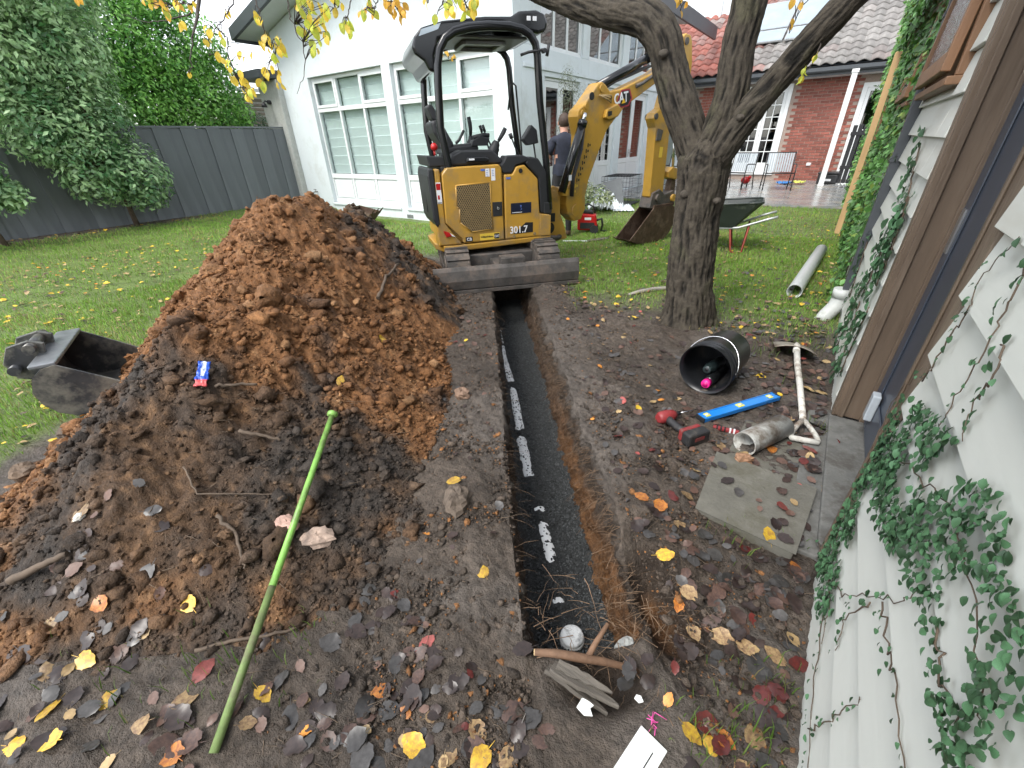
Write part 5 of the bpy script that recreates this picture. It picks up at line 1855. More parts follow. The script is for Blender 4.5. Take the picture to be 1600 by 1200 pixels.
def bucket_parts(parent, mx, prof, half, mat, th=.014, teeth=0, lip=None):
    """shell of a digging bucket: prof runs from the cutting lip round the back to the top edge, (x, z)"""
    n = len(prof)
    c = Vector((sum(p[0] for p in prof) / n, 0, sum(p[1] for p in prof) / n))
    q = MB()
    inn = []
    for i, p in enumerate(prof):
        a = Vector((*prof[max(i - 1, 0)], 0))
        b = Vector((*prof[min(i + 1, n - 1)], 0))
        t = (b - a).normalized()
        nn = Vector((-t.y, t.x, 0))
        cc = Vector((c.x - p[0], c.z - p[1], 0))
        if nn.dot(cc) < 0:
            nn = -nn
        inn.append((p[0] + nn.x * th, p[1] + nn.y * th))
    vs = []
    for y in (-half, half):
        vs += [mx @ Vector((x, y, z)) for x, z in prof] + [mx @ Vector((x, y, z)) for x, z in inn]
    fs = []
    for i in range(n - 1):
        fs.append((i, i + 1, 2 * n + i + 1, 2 * n + i))
        fs.append((n + i + 1, n + i, 3 * n + i, 3 * n + i + 1))
    fs.append((0, 2 * n, 3 * n, n))
    fs.append((n - 1, 2 * n - 1, 4 * n - 1, 3 * n - 1))
    q.add(vs, fs, True)
    sh_ = q.build('bucket_shell', mat, parent)
    for y in (-half, half - th):
        MB().prism(prof, y, y + th, mx).build('side_plate', mat, parent, bev=.002, seg=1)
    a, b = Vector((*prof[0], 0)), Vector((*prof[1], 0))
    d = (a - b).normalized()
    if teeth:
        for k in range(teeth):
            y = -half + .04 + (2 * half - .08) * k / (teeth - 1)
            x0, z0 = prof[0]
            MB().prism([(x0 - d.x * .05, z0 - d.y * .05 + .022), (x0 + d.x * .11, z0 + d.y * .11), (x0 - d.x * .05, z0 - d.y * .05 - .012)], y - .025, y + .025, mx).build('tooth', mat, parent, bev=.003)
    else:
        MB().bar(mx @ Vector((prof[0][0], -half - .01, prof[0][1])), mx @ Vector((prof[0][0], half + .01, prof[0][1])), .07, .018, mx.to_3x3() @ Vector((-d.y, 0, d.x))).build('cutting_edge', M('worn bright edge', (.33, .33, .32), rough=.4, metal=.6, var=.3, vs=12), parent)
    return sh_


bprof = [(1.20, .10), (1.36, .04), (1.62, .004), (1.85, .0), (2.0, .02), (2.13, .09), (2.21, .2), (2.24, .33), (2.22, .46), (2.10, .5), (1.85, .5), (1.68, .5)]
bucket = MB().box(1.70, 2.2, -.12, .12, .49, .53, BM).build('bucket', m_bkt, ex, bev=.008)
bucket_parts(bucket, BM, bprof, .14, m_bkt, teeth=3)

# ------------------------------------------------------------------ big tree in the yard
m_bark = M_attr('furrowed bark', rough=.85, var=.35, vs=35, bump=.8, bs=70, bd=.012, spec=.25)


def bark_limb(pts, rad, n=44, per=.018, seed=0., amp=.10, name='limb', parent=None, flare=None):
    """tapered limb with ridged bark: a dense tube displaced by stretched ridged noise"""
    P_ = [Vector(p) for p in pts]
    L = [0]
    for i in range(1, len(P_)):
        L.append(L[-1] + (P_[i] - P_[i - 1]).length)
    m = max(6, int(L[-1] / per))
    u = np.linspace(0, L[-1], m)
    X = np.array([tuple(p) for p in P_])
    # smooth interpolation (Catmull-Rom through cubic hermite)
    tang = np.gradient(X, np.array(L), axis=0)
    C_ = np.zeros((m, 3))
    for k, uu in enumerate(u):
        i = min(np.searchsorted(L, uu, 'right') - 1, len(L) - 2)
        h = L[i + 1] - L[i]
        t = (uu - L[i]) / h
        C_[k] = (2 * t ** 3 - 3 * t ** 2 + 1) * X[i] + (t ** 3 - 2 * t ** 2 + t) * h * tang[i] + (-2 * t ** 3 + 3 * t ** 2) * X[i + 1] + (t ** 3 - t ** 2) * h * tang[i + 1]
    r = np.interp(u, L, rad)
    T_ = np.gradient(C_, axis=0)
    T_ /= np.linalg.norm(T_, axis=1)[:, None]
    U_ = np.zeros_like(C_)
    up = np.array([1., 0, 0]) if abs(T_[0][0]) < .8 else np.array([0, 1., 0])
    v0 = up - T_[0] * np.dot(up, T_[0])
    U_[0] = v0 / np.linalg.norm(v0)
    for k in range(1, m):
        v0 = U_[k - 1] - T_[k] * np.dot(U_[k - 1], T_[k])
        U_[k] = v0 / np.linalg.norm(v0)
    W_ = np.cross(T_, U_)
    th = np.linspace(0, 2 * math.pi, n, endpoint=False)
    TH, UU_ = np.meshgrid(th, u)
    cxx, cyy = np.cos(TH) * r[:, None], np.sin(TH) * r[:, None]
    k1 = 1 / .15
    ridge = fbm(cxx * 4.6 * k1, cyy * 4.6 * k1, UU_ * 4.4 + seed, 1.0, 4, .55, True)
    big = fbm(cxx * 3, cyy * 3, UU_ * 2.2 + seed * 2, 1., 3)
    rr = r[:, None] * (1 + amp * ridge * 1.2 + .16 * big)
    if flare is not None:
        rr = rr * (1 + flare * np.exp(-UU_ / .12) * (1 + .5 * np.sin(TH * 5 + 1)))
    V_ = C_[:, None] + U_[:, None] * (np.cos(TH) * rr)[..., None] + W_[:, None] * (np.sin(TH) * rr)[..., None]
    idx = np.arange(m * n).reshape(m, n)
    nx_ = np.roll(idx, -1, 1)
    F_ = np.stack([idx[:-1], nx_[:-1], nx_[1:], idx[1:]], -1).reshape(-1, 4)
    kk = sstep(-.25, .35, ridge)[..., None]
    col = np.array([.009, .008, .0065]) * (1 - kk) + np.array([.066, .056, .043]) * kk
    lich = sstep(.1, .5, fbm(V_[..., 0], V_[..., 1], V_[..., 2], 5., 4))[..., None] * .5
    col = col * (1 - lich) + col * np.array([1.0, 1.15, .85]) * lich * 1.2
    base = np.array(parent.location) if parent is not None else 0
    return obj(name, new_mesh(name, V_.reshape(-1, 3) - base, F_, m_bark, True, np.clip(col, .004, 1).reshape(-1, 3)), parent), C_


tree = thing('tree', 'large furrowed grey brown tree with three forking limbs and yellow autumn leaves', 'tree', (-.77, 3.7, 0))
bark_limb([(-.755, 3.69, -.12), (-.775, 3.7, .12), (-.81, 3.71, .4), (-.845, 3.73, .8), (-.85, 3.74, 1.08), (-.87, 3.75, 1.26), (-.87, 3.75, 1.38)], [.205, .188, .168, .160, .168, .185, .13], 110, .011, 1., .13, 'trunk', tree, .35)
_, L1 = bark_limb([(-.87, 3.74, 1.12), (-.985, 3.74, 1.38), (-1.12, 3.74, 1.62), (-1.225, 3.75, 1.84), (-1.28, 3.75, 1.98), (-1.41, 3.75, 2.12), (-1.67, 3.76, 2.20), (-1.98, 3.80, 2.29), (-2.4, 3.86, 2.46), (-2.9, 3.5, 2.75), (-3.3, 2.9, 3.0)], [.125, .120, .120, .113, .116, .110, .102, .095, .085, .07, .05], 88, .013, 5., .12, 'limb', tree)
bark_limb([(-.85, 3.74, 1.1), (-.81, 3.745, 1.36), (-.765, 3.74, 1.63), (-.785, 3.74, 1.88), (-.77, 3.74, 2.13), (-.83, 3.74, 2.6), (-.8, 3.8, 3.2)], [.125, .125, .108, .102, .098, .09, .07], 88, .013, 9., .12, 'limb', tree)
bark_limb([(-.86, 3.73, 1.08), (-.74, 3.725, 1.36), (-.61, 3.72, 1.56), (-.50, 3.72, 1.71), (-.39, 3.72, 1.86), (-.19, 3.72, 2.1), (.1, 3.7, 2.5), (.5, 3.6, 2.9)], [.12, .112, .092, .085, .08, .075, .065, .05], 88, .013, 13., .12, 'limb', tree)
# knots and the small burr at the fork
for p, r in (((-.93, 3.60, 1.02), .04), ((-.70, 3.62, .98), .03), ((-.66, 3.63, 1.5), .03), ((-1.24, 3.63, 1.9), .035)):
    kb = MB().sphere(p, r, 12, 8, (1, 1, .8))
    vv = np.array(kb.v)
    o_ = new_mesh('knot', vv + .2 * r * np.stack([fbm(vv[:, 0], vv[:, 1], vv[:, 2], 40., 2)] * 3, -1) - np.array(tree.location), kb.f, m_bark, True, np.array([.07, .06, .048]))
    obj('knot', o_, tree)

# hanging twigs with yellow leaves; points are world positions 2 to 2.6 m from the viewer
m_twig = M('twig bark', (.05, .04, .034), rough=.8, var=.2)
TW = [
    ([(-2.972,1.684,2.187),(-2.998,1.646,2.118),(-3.045,1.58,2.033),(-3.096,1.547,1.999),(-3.13,1.511,1.942),(-3.13,1.482,1.861)],[(-2.907,1.432,1.829),(-2.839,1.389,1.845),(-2.966,1.445,1.959),(-3.04,1.44,1.927),(-3.11,1.499,1.999),(-3.17,1.521,1.981),(-3.098,1.512,1.99),(-3.025,1.524,1.97),(-3.099,1.646,2.087),(-3.119,1.637,2.088),(-2.938,1.487,1.924),(-3.088,1.571,1.936)],'y'),
    ([(-3.018,1.508,1.984),(-2.97,1.536,1.935),(-2.967,1.511,1.856),(-2.937,1.497,1.766),(-2.901,1.501,1.696)],[(-2.798,1.418,1.809),(-2.877,1.45,1.791),(-2.921,1.47,1.828),(-2.872,1.543,1.844),(-2.925,1.559,1.875),(-2.963,1.644,1.884),(-2.977,1.501,1.761),(-2.852,1.483,1.748),(-2.967,1.499,1.762),(-2.745,1.375,1.729),(-2.724,1.421,1.761),(-2.711,1.424,1.723),(-2.922,1.505,1.704),(-2.659,1.408,1.697),(-2.933,1.53,1.747),(-2.942,1.558,1.738),(-2.843,1.478,1.716),(-2.731,1.465,1.677),(-2.644,1.401,1.674),(-2.894,1.556,1.706),(-2.748,1.48,1.69),(-2.819,1.474,1.688),(-2.919,1.531,1.704),(-2.848,1.481,1.668),(-2.908,1.523,1.664),(-2.644,1.373,1.65)],'y'),
    ([(-2.638,1.755,2.146),(-2.642,1.734,2.079),(-2.627,1.714,1.997),(-2.544,1.709,1.866),(-2.531,1.654,1.735),(-2.556,1.609,1.657)],[(-2.441,1.65,2.029),(-2.46,1.671,2.058),(-2.629,1.792,2.102),(-2.637,1.783,2.07),(-2.604,1.797,2.086),(-2.538,1.761,2.074),(-2.488,1.757,2.062),(-2.536,1.793,2.05),(-2.583,1.828,2.061),(-2.545,1.85,2.073),(-2.592,1.837,2.069),(-2.486,1.77,2.043),(-2.465,1.756,2.057),(-2.5,1.747,2.023),(-2.461,1.72,1.994),(-2.531,1.732,2.028),(-2.513,1.742,1.986),(-2.577,1.797,1.98),(-2.582,1.796,1.999),(-2.498,1.71,2.015),(-2.574,1.798,2.001),(-2.438,1.718,1.93),(-2.589,1.807,1.967),(-2.581,1.827,1.976),(-2.421,1.772,1.98),(-2.357,1.72,1.945),(-2.518,1.789,1.994),(-2.434,1.704,1.943),(-2.484,1.757,1.949),(-2.305,1.634,1.855),(-2.525,1.838,1.943),(-2.429,1.779,1.93),(-2.317,1.69,1.885),(-2.434,1.726,1.886),(-2.482,1.727,1.894),(-2.612,1.768,1.964),(-2.493,1.663,1.94),(-2.585,1.764,1.952),(-2.604,1.785,1.951),(-2.374,1.637,1.948),(-2.319,1.621,1.85),(-2.427,1.707,1.85),(-2.502,1.749,1.866),(-2.342,1.622,1.836),(-2.568,1.776,1.876),(-2.439,1.825,2.041),(-2.402,1.782,2.015),(-2.419,1.792,2.041),(-2.333,1.742,1.999)],'yg'),
    ([(-2.914,1.704,2.155),(-2.884,1.704,2.084),(-2.86,1.688,1.996),(-2.818,1.672,1.892),(-2.806,1.689,1.863)],[(-2.81,1.638,2.013),(-2.78,1.649,2.002),(-2.811,1.642,2.02),(-2.766,1.634,1.938),(-2.852,1.652,1.921),(-2.79,1.607,1.91),(-2.836,1.656,1.915),(-2.709,1.642,1.894),(-2.693,1.658,1.925),(-2.662,1.631,1.91),(-2.844,1.696,1.921),(-2.857,1.701,1.952),(-2.772,1.635,1.882),(-2.582,1.542,1.827),(-2.591,1.546,1.822),(-2.817,1.727,1.906),(-2.811,1.718,1.905),(-2.74,1.693,1.879),(-2.731,1.7,1.925),(-2.792,1.708,1.908),(-2.596,1.586,1.854),(-2.575,1.6,1.874),(-2.785,1.711,1.875),(-2.648,1.525,1.753),(-2.711,1.549,1.781),(-2.684,1.535,1.755),(-2.725,1.566,1.768),(-2.743,1.646,1.781),(-2.742,1.635,1.759),(-2.695,1.593,1.784),(-2.614,1.535,1.78),(-2.754,1.652,1.718),(-2.724,1.609,1.722),(-2.639,1.482,1.707),(-2.663,1.486,1.721),(-2.809,1.63,2.041),(-2.965,1.724,2.064)],'y'),
    ([(-2.437,1.876,2.11),(-2.422,1.867,2.043),(-2.458,1.842,2.006)],[(-2.364,1.799,2.064),(-2.378,1.847,2.067),(-2.369,1.822,2.052),(-2.558,1.965,2.124),(-2.391,1.837,2.025),(-2.394,1.884,2.052),(-2.495,1.913,2.051),(-2.584,1.864,2.023),(-2.384,1.736,1.988),(-2.58,1.894,2.062),(-2.359,1.744,1.996)],'yg'),
    ([(-2.341,1.943,2.107),(-2.368,1.926,2.07),(-2.378,1.894,1.997),(-2.397,1.881,1.958)],[(-2.402,1.865,1.961),(-2.28,1.796,1.957),(-2.328,1.82,1.957),(-2.248,1.748,1.935),(-2.278,1.819,1.939),(-2.206,1.737,1.919),(-2.315,1.83,1.93),(-2.423,1.929,1.953),(-2.229,1.778,1.946),(-2.222,1.778,1.941)],'yg'),
    ([(-2.224,2.015,2.089),(-2.252,2.007,2.067),(-2.267,1.979,2.002)],[(-2.175,1.841,1.989),(-2.346,1.972,2.024),(-2.333,1.949,2.023),(-2.222,1.872,1.999),(-2.317,1.968,2.035),(-2.267,1.96,2.06),(-2.313,1.989,2.058),(-2.306,1.993,2.072),(-2.325,2.037,2.036),(-2.334,2.047,2.038)],'og'),
    ([(-2.304,2.132,2.135),(-2.276,2.141,2.079),(-2.234,2.148,2.007)],[(-2.333,2.157,2.094),(-2.337,2.137,2.105),(-2.219,2.03,2.061),(-2.332,2.171,2.097),(-2.242,2.064,2.045),(-2.343,2.18,2.063),(-2.185,2.055,2.028),(-2.22,2.073,2.048),(-2.323,2.195,2.112),(-2.166,2.043,2.056),(-2.159,2.056,2.067),(-2.179,2.085,2.094),(-2.262,2.191,2.06),(-2.233,2.173,2.077),(-2.134,2.071,2.024),(-2.158,2.065,2.036),(-2.099,2.026,2.004),(-2.301,2.239,2.068),(-2.222,2.139,2.023),(-2.259,2.168,2.051)],'o'),
    ([(-2.119,2.251,2.114),(-2.123,2.248,2.074)],[(-2.108,2.226,2.075),(-2.012,2.12,2.061)],'y'),
    ([(-2.029,2.318,2.117),(-2.058,2.304,2.087),(-2.076,2.285,2.038),(-2.098,2.264,1.991)],[(-2.014,2.3,2.08),(-1.961,2.21,2.044),(-2.015,2.289,2.063),(-2.037,2.307,2.078),(-1.892,2.22,2.015),(-1.894,2.192,2.019),(-1.902,2.183,2.001),(-1.974,2.235,2.029),(-1.896,2.251,2.064),(-2.061,2.443,2.12),(-1.957,2.294,2.085),(-2.053,2.434,2.13),(-2.049,2.222,2.009)],'yg'),
    ([(-1.966,2.362,2.115),(-1.939,2.366,2.053),(-1.918,2.38,2.012)],[(-1.86,2.233,2.029),(-1.944,2.333,2.053),(-1.942,2.321,2.07),(-1.95,2.327,2.067),(-1.887,2.264,2.051),(-1.88,2.318,2.03),(-1.942,2.349,2.026),(-1.858,2.266,2.009),(-1.909,2.331,2.032),(-1.827,2.275,2.009),(-1.807,2.236,2.003),(-1.888,2.356,2.033),(-1.884,2.346,2.033),(-1.815,2.265,2.041),(-1.807,2.263,2.041),(-1.81,2.292,2.052),(-1.921,2.425,2.1),(-1.806,2.283,2.056)],'y'),
    ([(-4.748,5.373,2.569),(-4.733,5.341,2.47),(-4.729,5.312,2.384)],[(-4.798,5.371,2.479),(-4.742,5.206,2.424),(-4.787,5.358,2.437),(-4.669,5.202,2.444),(-4.796,5.33,2.513),(-4.641,5.208,2.426),(-4.634,5.195,2.418),(-4.665,5.228,2.426),(-4.727,5.383,2.416),(-4.56,5.231,2.403),(-4.779,5.375,2.39),(-4.74,5.38,2.404),(-4.635,5.261,2.377),(-4.728,5.246,2.527),(-4.842,5.405,2.549),(-4.781,5.258,2.508),(-4.827,5.363,2.502)],'o'),
    ([(-0.43,3.607,2.103),(-0.431,3.606,2.061),(-0.46,3.557,1.981),(-0.472,3.523,1.906)],[(-0.476,3.418,2.041),(-0.502,3.618,2.088),(-0.435,3.427,2.019),(-0.445,3.545,2.046),(-0.45,3.339,1.939),(-0.467,3.516,1.943)],'o'),
    ([(-0.31,3.681,1.883),(-0.314,3.634,1.781),(-0.336,3.607,1.725),(-0.351,3.584,1.668)],[(-0.311,3.602,1.797),(-0.308,3.559,1.79),(-0.344,3.512,1.729),(-0.347,3.574,1.737),(-0.352,3.567,1.694),(-0.337,3.398,1.68)],'yg'),
    ([(-1.069,3.311,2.136),(-1.066,3.311,2.092),(-1.057,3.318,2.054)],[(-1.037,3.134,2.089),(-1.046,3.194,2.082),(-1.091,3.391,2.134),(-1.069,3.313,2.122),(-0.983,3.174,2.058),(-0.98,3.159,2.06),(-1.082,3.391,2.072)],'o'),
    ([(-3.261,1.635,2.21),(-3.324,1.567,2.139),(-3.438,1.508,2.132),(-3.563,1.464,2.157),(-3.679,1.438,2.199)],[(-3.396,1.374,2.115),(-3.559,1.446,2.18),(-3.469,1.405,2.173),(-3.396,1.347,2.13),(-3.528,1.514,2.161),(-3.401,1.439,2.095),(-3.375,1.431,2.114),(-3.449,1.454,2.122),(-3.428,1.53,2.161),(-3.331,1.475,2.129),(-3.333,1.5,2.127),(-3.246,1.454,2.102),(-3.424,1.604,2.153),(-3.441,1.607,2.147),(-3.488,1.582,2.152),(-3.29,1.556,2.137),(-3.563,1.524,2.122),(-3.535,1.515,2.112),(-3.394,1.505,2.057),(-3.369,1.486,2.044),(-3.371,1.425,2.135),(-3.559,1.475,2.172)],'yo'),
    ([(-3.555,1.659,2.143),(-3.7,1.56,2.111),(-3.842,1.488,2.113),(-3.999,1.436,2.161)],[],'y'),
    ([(-3.839,1.218,2.213),(-3.875,1.192,2.173)],[(-3.697,1.147,2.159),(-3.686,1.138,2.147)],'o'),
    ([(-3.108,1.408,1.936),(-3.103,1.357,1.818),(-3.121,1.342,1.776)],[(-3.131,1.349,1.781)],'y'),
]
# 269


def M_leaf(name, c, c2, rough=.4, trans=.25, spots=.3, rand=.25):
    """autumn leaf: blotched, a little see-through"""
    if name in MATS:
        return MATS[name]
    m, nt, b = _mat(name)
    tc = nt.nodes.new('ShaderNodeTexCoord')
    oi = nt.nodes.new('ShaderNodeObjectInfo')
    ad = nt.nodes.new('ShaderNodeVectorMath')
    ad.operation = 'ADD'
    sc_ = nt.nodes.new('ShaderNodeVectorMath')
    sc_.operation = 'SCALE'
    sc_.inputs[0].default_value = (13., 7., 5.)
    nt.links.new(oi.outputs['Random'], sc_.inputs['Scale'])
    nt.links.new(tc.outputs['Object'], ad.inputs[0])
    nt.links.new(sc_.outputs[0], ad.inputs[1])
    n1 = _noise(nt, ad.outputs[0], 5., 5, .7)
    f = _ramp(nt, n1.outputs['Fac'], [(.5 - spots * .3, (0, 0, 0)), (.75 - spots * .3, (1, 1, 1))]).outputs[0]
    col = _mix(nt, f, c, c2)
    rr = _ramp(nt, oi.outputs['Random'], [(0, (1 - rand,) * 3), (1, (1, 1, 1))])
    rr.color_ramp.elements[1].color = (1 + rand, 1 + rand, 1 + rand, 1)
    col = _mix(nt, 1., col, rr.outputs[0], 'MULTIPLY')
    nt.links.new(col, b.inputs['Base Color'])
    b.inputs['Roughness'].default_value = rough
    tr = nt.nodes.new('ShaderNodeBsdfTranslucent')
    nt.links.new(col, tr.inputs['Color'])
    mx = nt.nodes.new('ShaderNodeMixShader')
    mx.inputs[0].default_value = trans
    nt.links.new(b.outputs[0], mx.inputs[1])
    nt.links.new(tr.outputs[0], mx.inputs[2])
    nt.links.new(mx.outputs[0], nt.nodes['Material Output'].inputs['Surface'])
    return m


LM_ = {'y': M_leaf('yellow leaf', (.92, .72, .10), (.86, .56, .07), trans=.55), 'g': M_leaf('yellow green leaf', (.48, .62, .09), (.80, .72, .09), trans=.55), 'o': M_leaf('orange leaf', (.90, .56, .08), (.75, .38, .08), trans=.55)}
tl_shapes = [leaf_shape(6, .74, .22, .35, .12), leaf_shape(6, .66, .35, .6, .1), leaf_shape(6, .8, .12, .2, .14)]


def stalked(sh):
    v, f = sh
    v = np.concatenate([v, np.array([(-.42, 0, .06), (-.42, .018, .06), (.02, .018, .0), (.02, -.018, .0)])])
    k = len(v) - 4
    return v, f + [(k, k + 3, k + 2, k + 1)]


TLM = {k: [new_mesh('leaf', *stalked(sh), LM_[k], True) for sh in tl_shapes] for k in LM_}
tree_loc = Vector(tree.location)
for pts, lvs, hue in TW:
    q = MB()
    pv = [Vector(p) for p in pts]
    fine = []
    for i in range(len(pv) - 1):
        for k in range(5):
            fine.append(pv[i].lerp(pv[i + 1], k / 5) + Vector((random.gauss(0, .004), random.gauss(0, .004), random.gauss(0, .004))))
    fine.append(pv[-1])
    q.tube(fine, [.0045 - .0035 * i / len(fine) for i in range(len(fine))], 6)
    for lp in lvs:
        lp = Vector(lp)
        nr = min(fine, key=lambda a: (a - lp).length)
        mid = nr.lerp(lp, .5) + Vector((0, 0, .015))
        if (nr - lp).length < .35:
            q.tube([nr, mid, lp], [.0022, .0018, .0014], 4)
    q.build('twig', m_twig, tree, True)
    for lp in lvs:
        kk = random.choice(hue)
        if kk == 'y' and random.random() < .15:
            kk = 'g'
        a = Vector((random.gauss(0, .35), random.gauss(0, .35), -1)).normalized()
        nn = Vector((random.gauss(.4, .7), random.gauss(-.6, .7), random.gauss(.2, .3)))
        nn = (nn - a * nn.dot(a)).normalized()
        m3 = Matrix((a, nn.cross(a), nn)).transposed()
        obj('leaf', random.choice(TLM[kk]), tree, Vector(lp) - tree_loc, m3.to_euler(), random.uniform(.028, .05))

# thin branches that carry the hanging twigs, above the picture
for i, (pts, lvs, hue) in enumerate(TW):
    if i in (1, 11, 13, 16):
        continue
    st_ = Vector(pts[0])
    if i == 18:
        an_ = Vector(TW[15][0][0])
    elif i == 12:
        an_ = Vector((.1, 3.7, 2.5))
    elif i == 14:
        an_ = Vector((-.83, 3.74, 2.6))
    else:
        an_ = Vector((-3.3, 2.9, 3.0)) if st_.x < -2.2 else Vector((-2.9, 3.5, 2.75))
    md = an_.lerp(st_, .55) + Vector((0, 0, .16 if i != 18 else 0))
    path = [an_.lerp(md, k / 5) + Vector((random.gauss(0, .012), random.gauss(0, .012), .03 * math.sin(k))) * (0 < k) for k in range(5)] + [md.lerp(st_, k / 5) for k in range(6)]
    MB().tube(path, list(np.linspace(.012, .0045, len(path))), 7).build('branch', m_twig, tree, True)

# ------------------------------------------------------------------ shrubs and hedge trees on the left
m_fol = M_attr('foliage', rough=.36, var=.1, vs=6, bump=0, spec=.5, trans=.25, rvar=0)


def crown(lobes, n, size, colA, colB, rg, droop=.3, aspect=.45, upn=.5):
    P_, N_, K_ = [], [], []
    wts = np.array([l[3] * l[4] + l[4] * l[5] + l[3] * l[5] for l in lobes])
    cnts = (wts / wts.sum() * n).astype(int)
    for (cx, cy, cz, rx, ry, rz), k in zip(lobes, cnts):
        d = rg.normal(size=(k, 3))
        d /= np.linalg.norm(d, axis=1)[:, None]
        rad = 1 - .55 * rg.uniform(size=k) ** 1.8
        rad *= 1 + .28 * fbm(d[:, 0] * 2.1 + cx, d[:, 1] * 2.1 + cy, d[:, 2] * 2.1, 1., 3)
        P_.append(np.array([cx, cy, cz]) + d * np.array([rx, ry, rz]) * rad[:, None])
        N_.append(d + np.array([0, 0, upn]))
        K_.append(.55 + .45 * rg.uniform(size=k))
    P_, N_ = np.concatenate(P_), np.concatenate(N_)
    ok = (P_[:, 2] > .25) & (fbm(P_[:, 0], P_[:, 1], P_[:, 2], 1.5, 3) > -.36)
    P_, N_ = P_[ok], N_[ok]
    k = len(P_)
    t = np.clip(.58 + 1.0 * fbm(P_[:, 0], P_[:, 1], P_[:, 2], 1.9, 3) + rg.normal(0, .25, k), 0, 1)[:, None]
    col = (np.array(colA) * (1 - t) + np.array(colB) * t) * rg.uniform(.65, 1.35, size=(k, 1))
    return scatter_leaves(P_, N_, rg.uniform(*size, k), col, droop=droop, aspect=aspect, rng=rg)


def leafy_tree(name, label, cat, base, stems, lobes, n, size, colA, colB, seed, droop=.3, aspect=.45, group=None):
    t_ = thing(name, label, cat, base, group=group)
    rg = np.random.default_rng(seed)
    v, f, c = crown(lobes, n, size, colA, colB, rg, droop, aspect)
    obj('crown', new_mesh('crown', v - np.array(base), f, m_fol, False, c), t_)
    for i, (pts, r0, r1) in enumerate(stems):
        q = MB()
        q.tube(pts, list(np.linspace(r0, r1, len(pts))), 9, jit=lambda i_, a, p: 1 + .12 * math.sin(3 * a + p.z * 7))
        q.build('trunk' if i == 0 else 'branch', m_stem, t_, True)
    return t_


def limbs_to(lobes, fork, r=.03):
    return [([fork, tuple((Vector(fork) * .5 + Vector(l[:3]) * .5) + Vector((0, 0, .1))), l[:3]], r, .008) for l in lobes]


lobA = [(-12.3, 3.55, 1.0, .75, .62, .68), (-12.2, 2.85, 1.25, .7, .6, .75), (-12.35, 3.1, 2.1, .8, .85, .8), (-12.3, 2.45, 1.9, .75, .7, .7), (-12.3, 3.2, 3.0, .85, .8, .8), (-12.3, 2.4, 2.9, .8, .8, .9), (-12.2, 3.3, 4.0, .9, .9, .9), (-12.2, 2.3, 4.0, .9, .9, .9), (-12.3, 1.9, 3.2, .7, .8, .9)]
leafy_tree('magnolia_tree', 'grey green broad-leaved evergreen tree standing against the dark fence, nearer the house', 'tree', (-12.6, 3.3, 0), [([(-12.6, 3.3, -.05), (-12.55, 3.28, .5), (-12.4, 3.1, 1.2), (-12.35, 2.9, 2.4)], .055, .025)] + limbs_to(lobA, (-12.45, 3.15, 1.0)), lobA, 24000, (.08, .14), (.07, .19, .065), (.42, .60, .30), 41)  # pale second leaf tone paints sky highlights into the crown
lobB = [(-11.9, 1.15, 1.25, .55, .5, .5), (-11.9, .55, 1.1, .6, .55, .55), (-11.9, .9, 1.9, .6, .6, .6), (-11.9, .2, 1.9, .7, .7, .8), (-11.8, 1.45, .85, .4, .3, .28)]
leafy_tree('magnolia_tree', 'small grey green evergreen shrub tree at the left edge by the fence', 'tree', (-12.0, 1.15, 0), [([(-12.0, 1.15, -.05), (-11.95, 1.1, .5), (-11.9, .9, 1.4)], .045, .02)] + limbs_to(lobB, (-11.96, 1.12, .6)), lobB, 9000, (.08, .14), (.07, .19, .065), (.42, .60, .30), 43)  # same pale leaf tone, sky highlights put into the colour
lobC = [(-14.6, 6.2, 2.4, 1.0, .9, .9), (-14.6, 5.2, 2.6, 1.0, .9, .9), (-14.6, 5.8, 3.6, 1.1, 1.0, .9), (-14.6, 4.8, 3.8, 1.1, 1.0, 1.0), (-14.7, 6.45, 3.2, .8, .75, .8), (-14.6, 5.0, 4.9, 1.2, 1.2, 1.0), (-14.6, 6.0, 4.6, .9, .8, .7), (-14.5, 6.9, 2.3, .6, .5, .45), (-14.4, 4.6, 2.4, .9, .9, .9), (-15.2, 5.4, 3.2, 1., 1.3, 1.3), (-15.2, 6.3, 2.6, .8, .8, .8), (-14.5, 4.3, 3.2, .9, .9, .9), (-14.5, 7.0, 3.0, .6, .55, .7), (-14.5, 6.75, 3.8, .65, .6, .65), (-14.4, 7.15, 2.3, .5, .4, .4)]
leafy_tree('hedge_tree', 'dense bright green evergreen tree overhanging the fence towards the house', 'tree', (-14.8, 5.5, 0), [([(-14.8, 5.5, -.05), (-14.75, 5.5, 1.2), (-14.7, 5.4, 3.2)], .11, .05)] + limbs_to(lobC, (-14.75, 5.5, 1.5), .04), lobC, 36000, (.085, .13), (.07, .24, .045), (.31, .62, .13), 47)
lobD = [(-14.8, 3.6, 2.6, 1.1, 1.0, 1.0), (-14.8, 2.4, 2.6, 1.1, 1.1, 1.1), (-14.7, 3.4, 4.0, 1.2, 1.2, 1.1), (-14.7, 2.0, 4.0, 1.2, 1.2, 1.2), (-14.7, 3.8, 5.2, 1.2, 1.2, 1.1), (-14.7, 2.3, 5.3, 1.2, 1.3, 1.1), (-14.8, 1.0, 3.0, 1.1, 1.1, 1.3), (-14.8, .8, 4.8, 1.2, 1.2, 1.2), (-15.4, 3.0, 3.2, 1.1, 1.6, 1.5), (-15.4, 1.6, 3.4, 1.1, 1.4, 1.5), (-14.3, 3.0, 2.2, .8, 1.2, .7)]
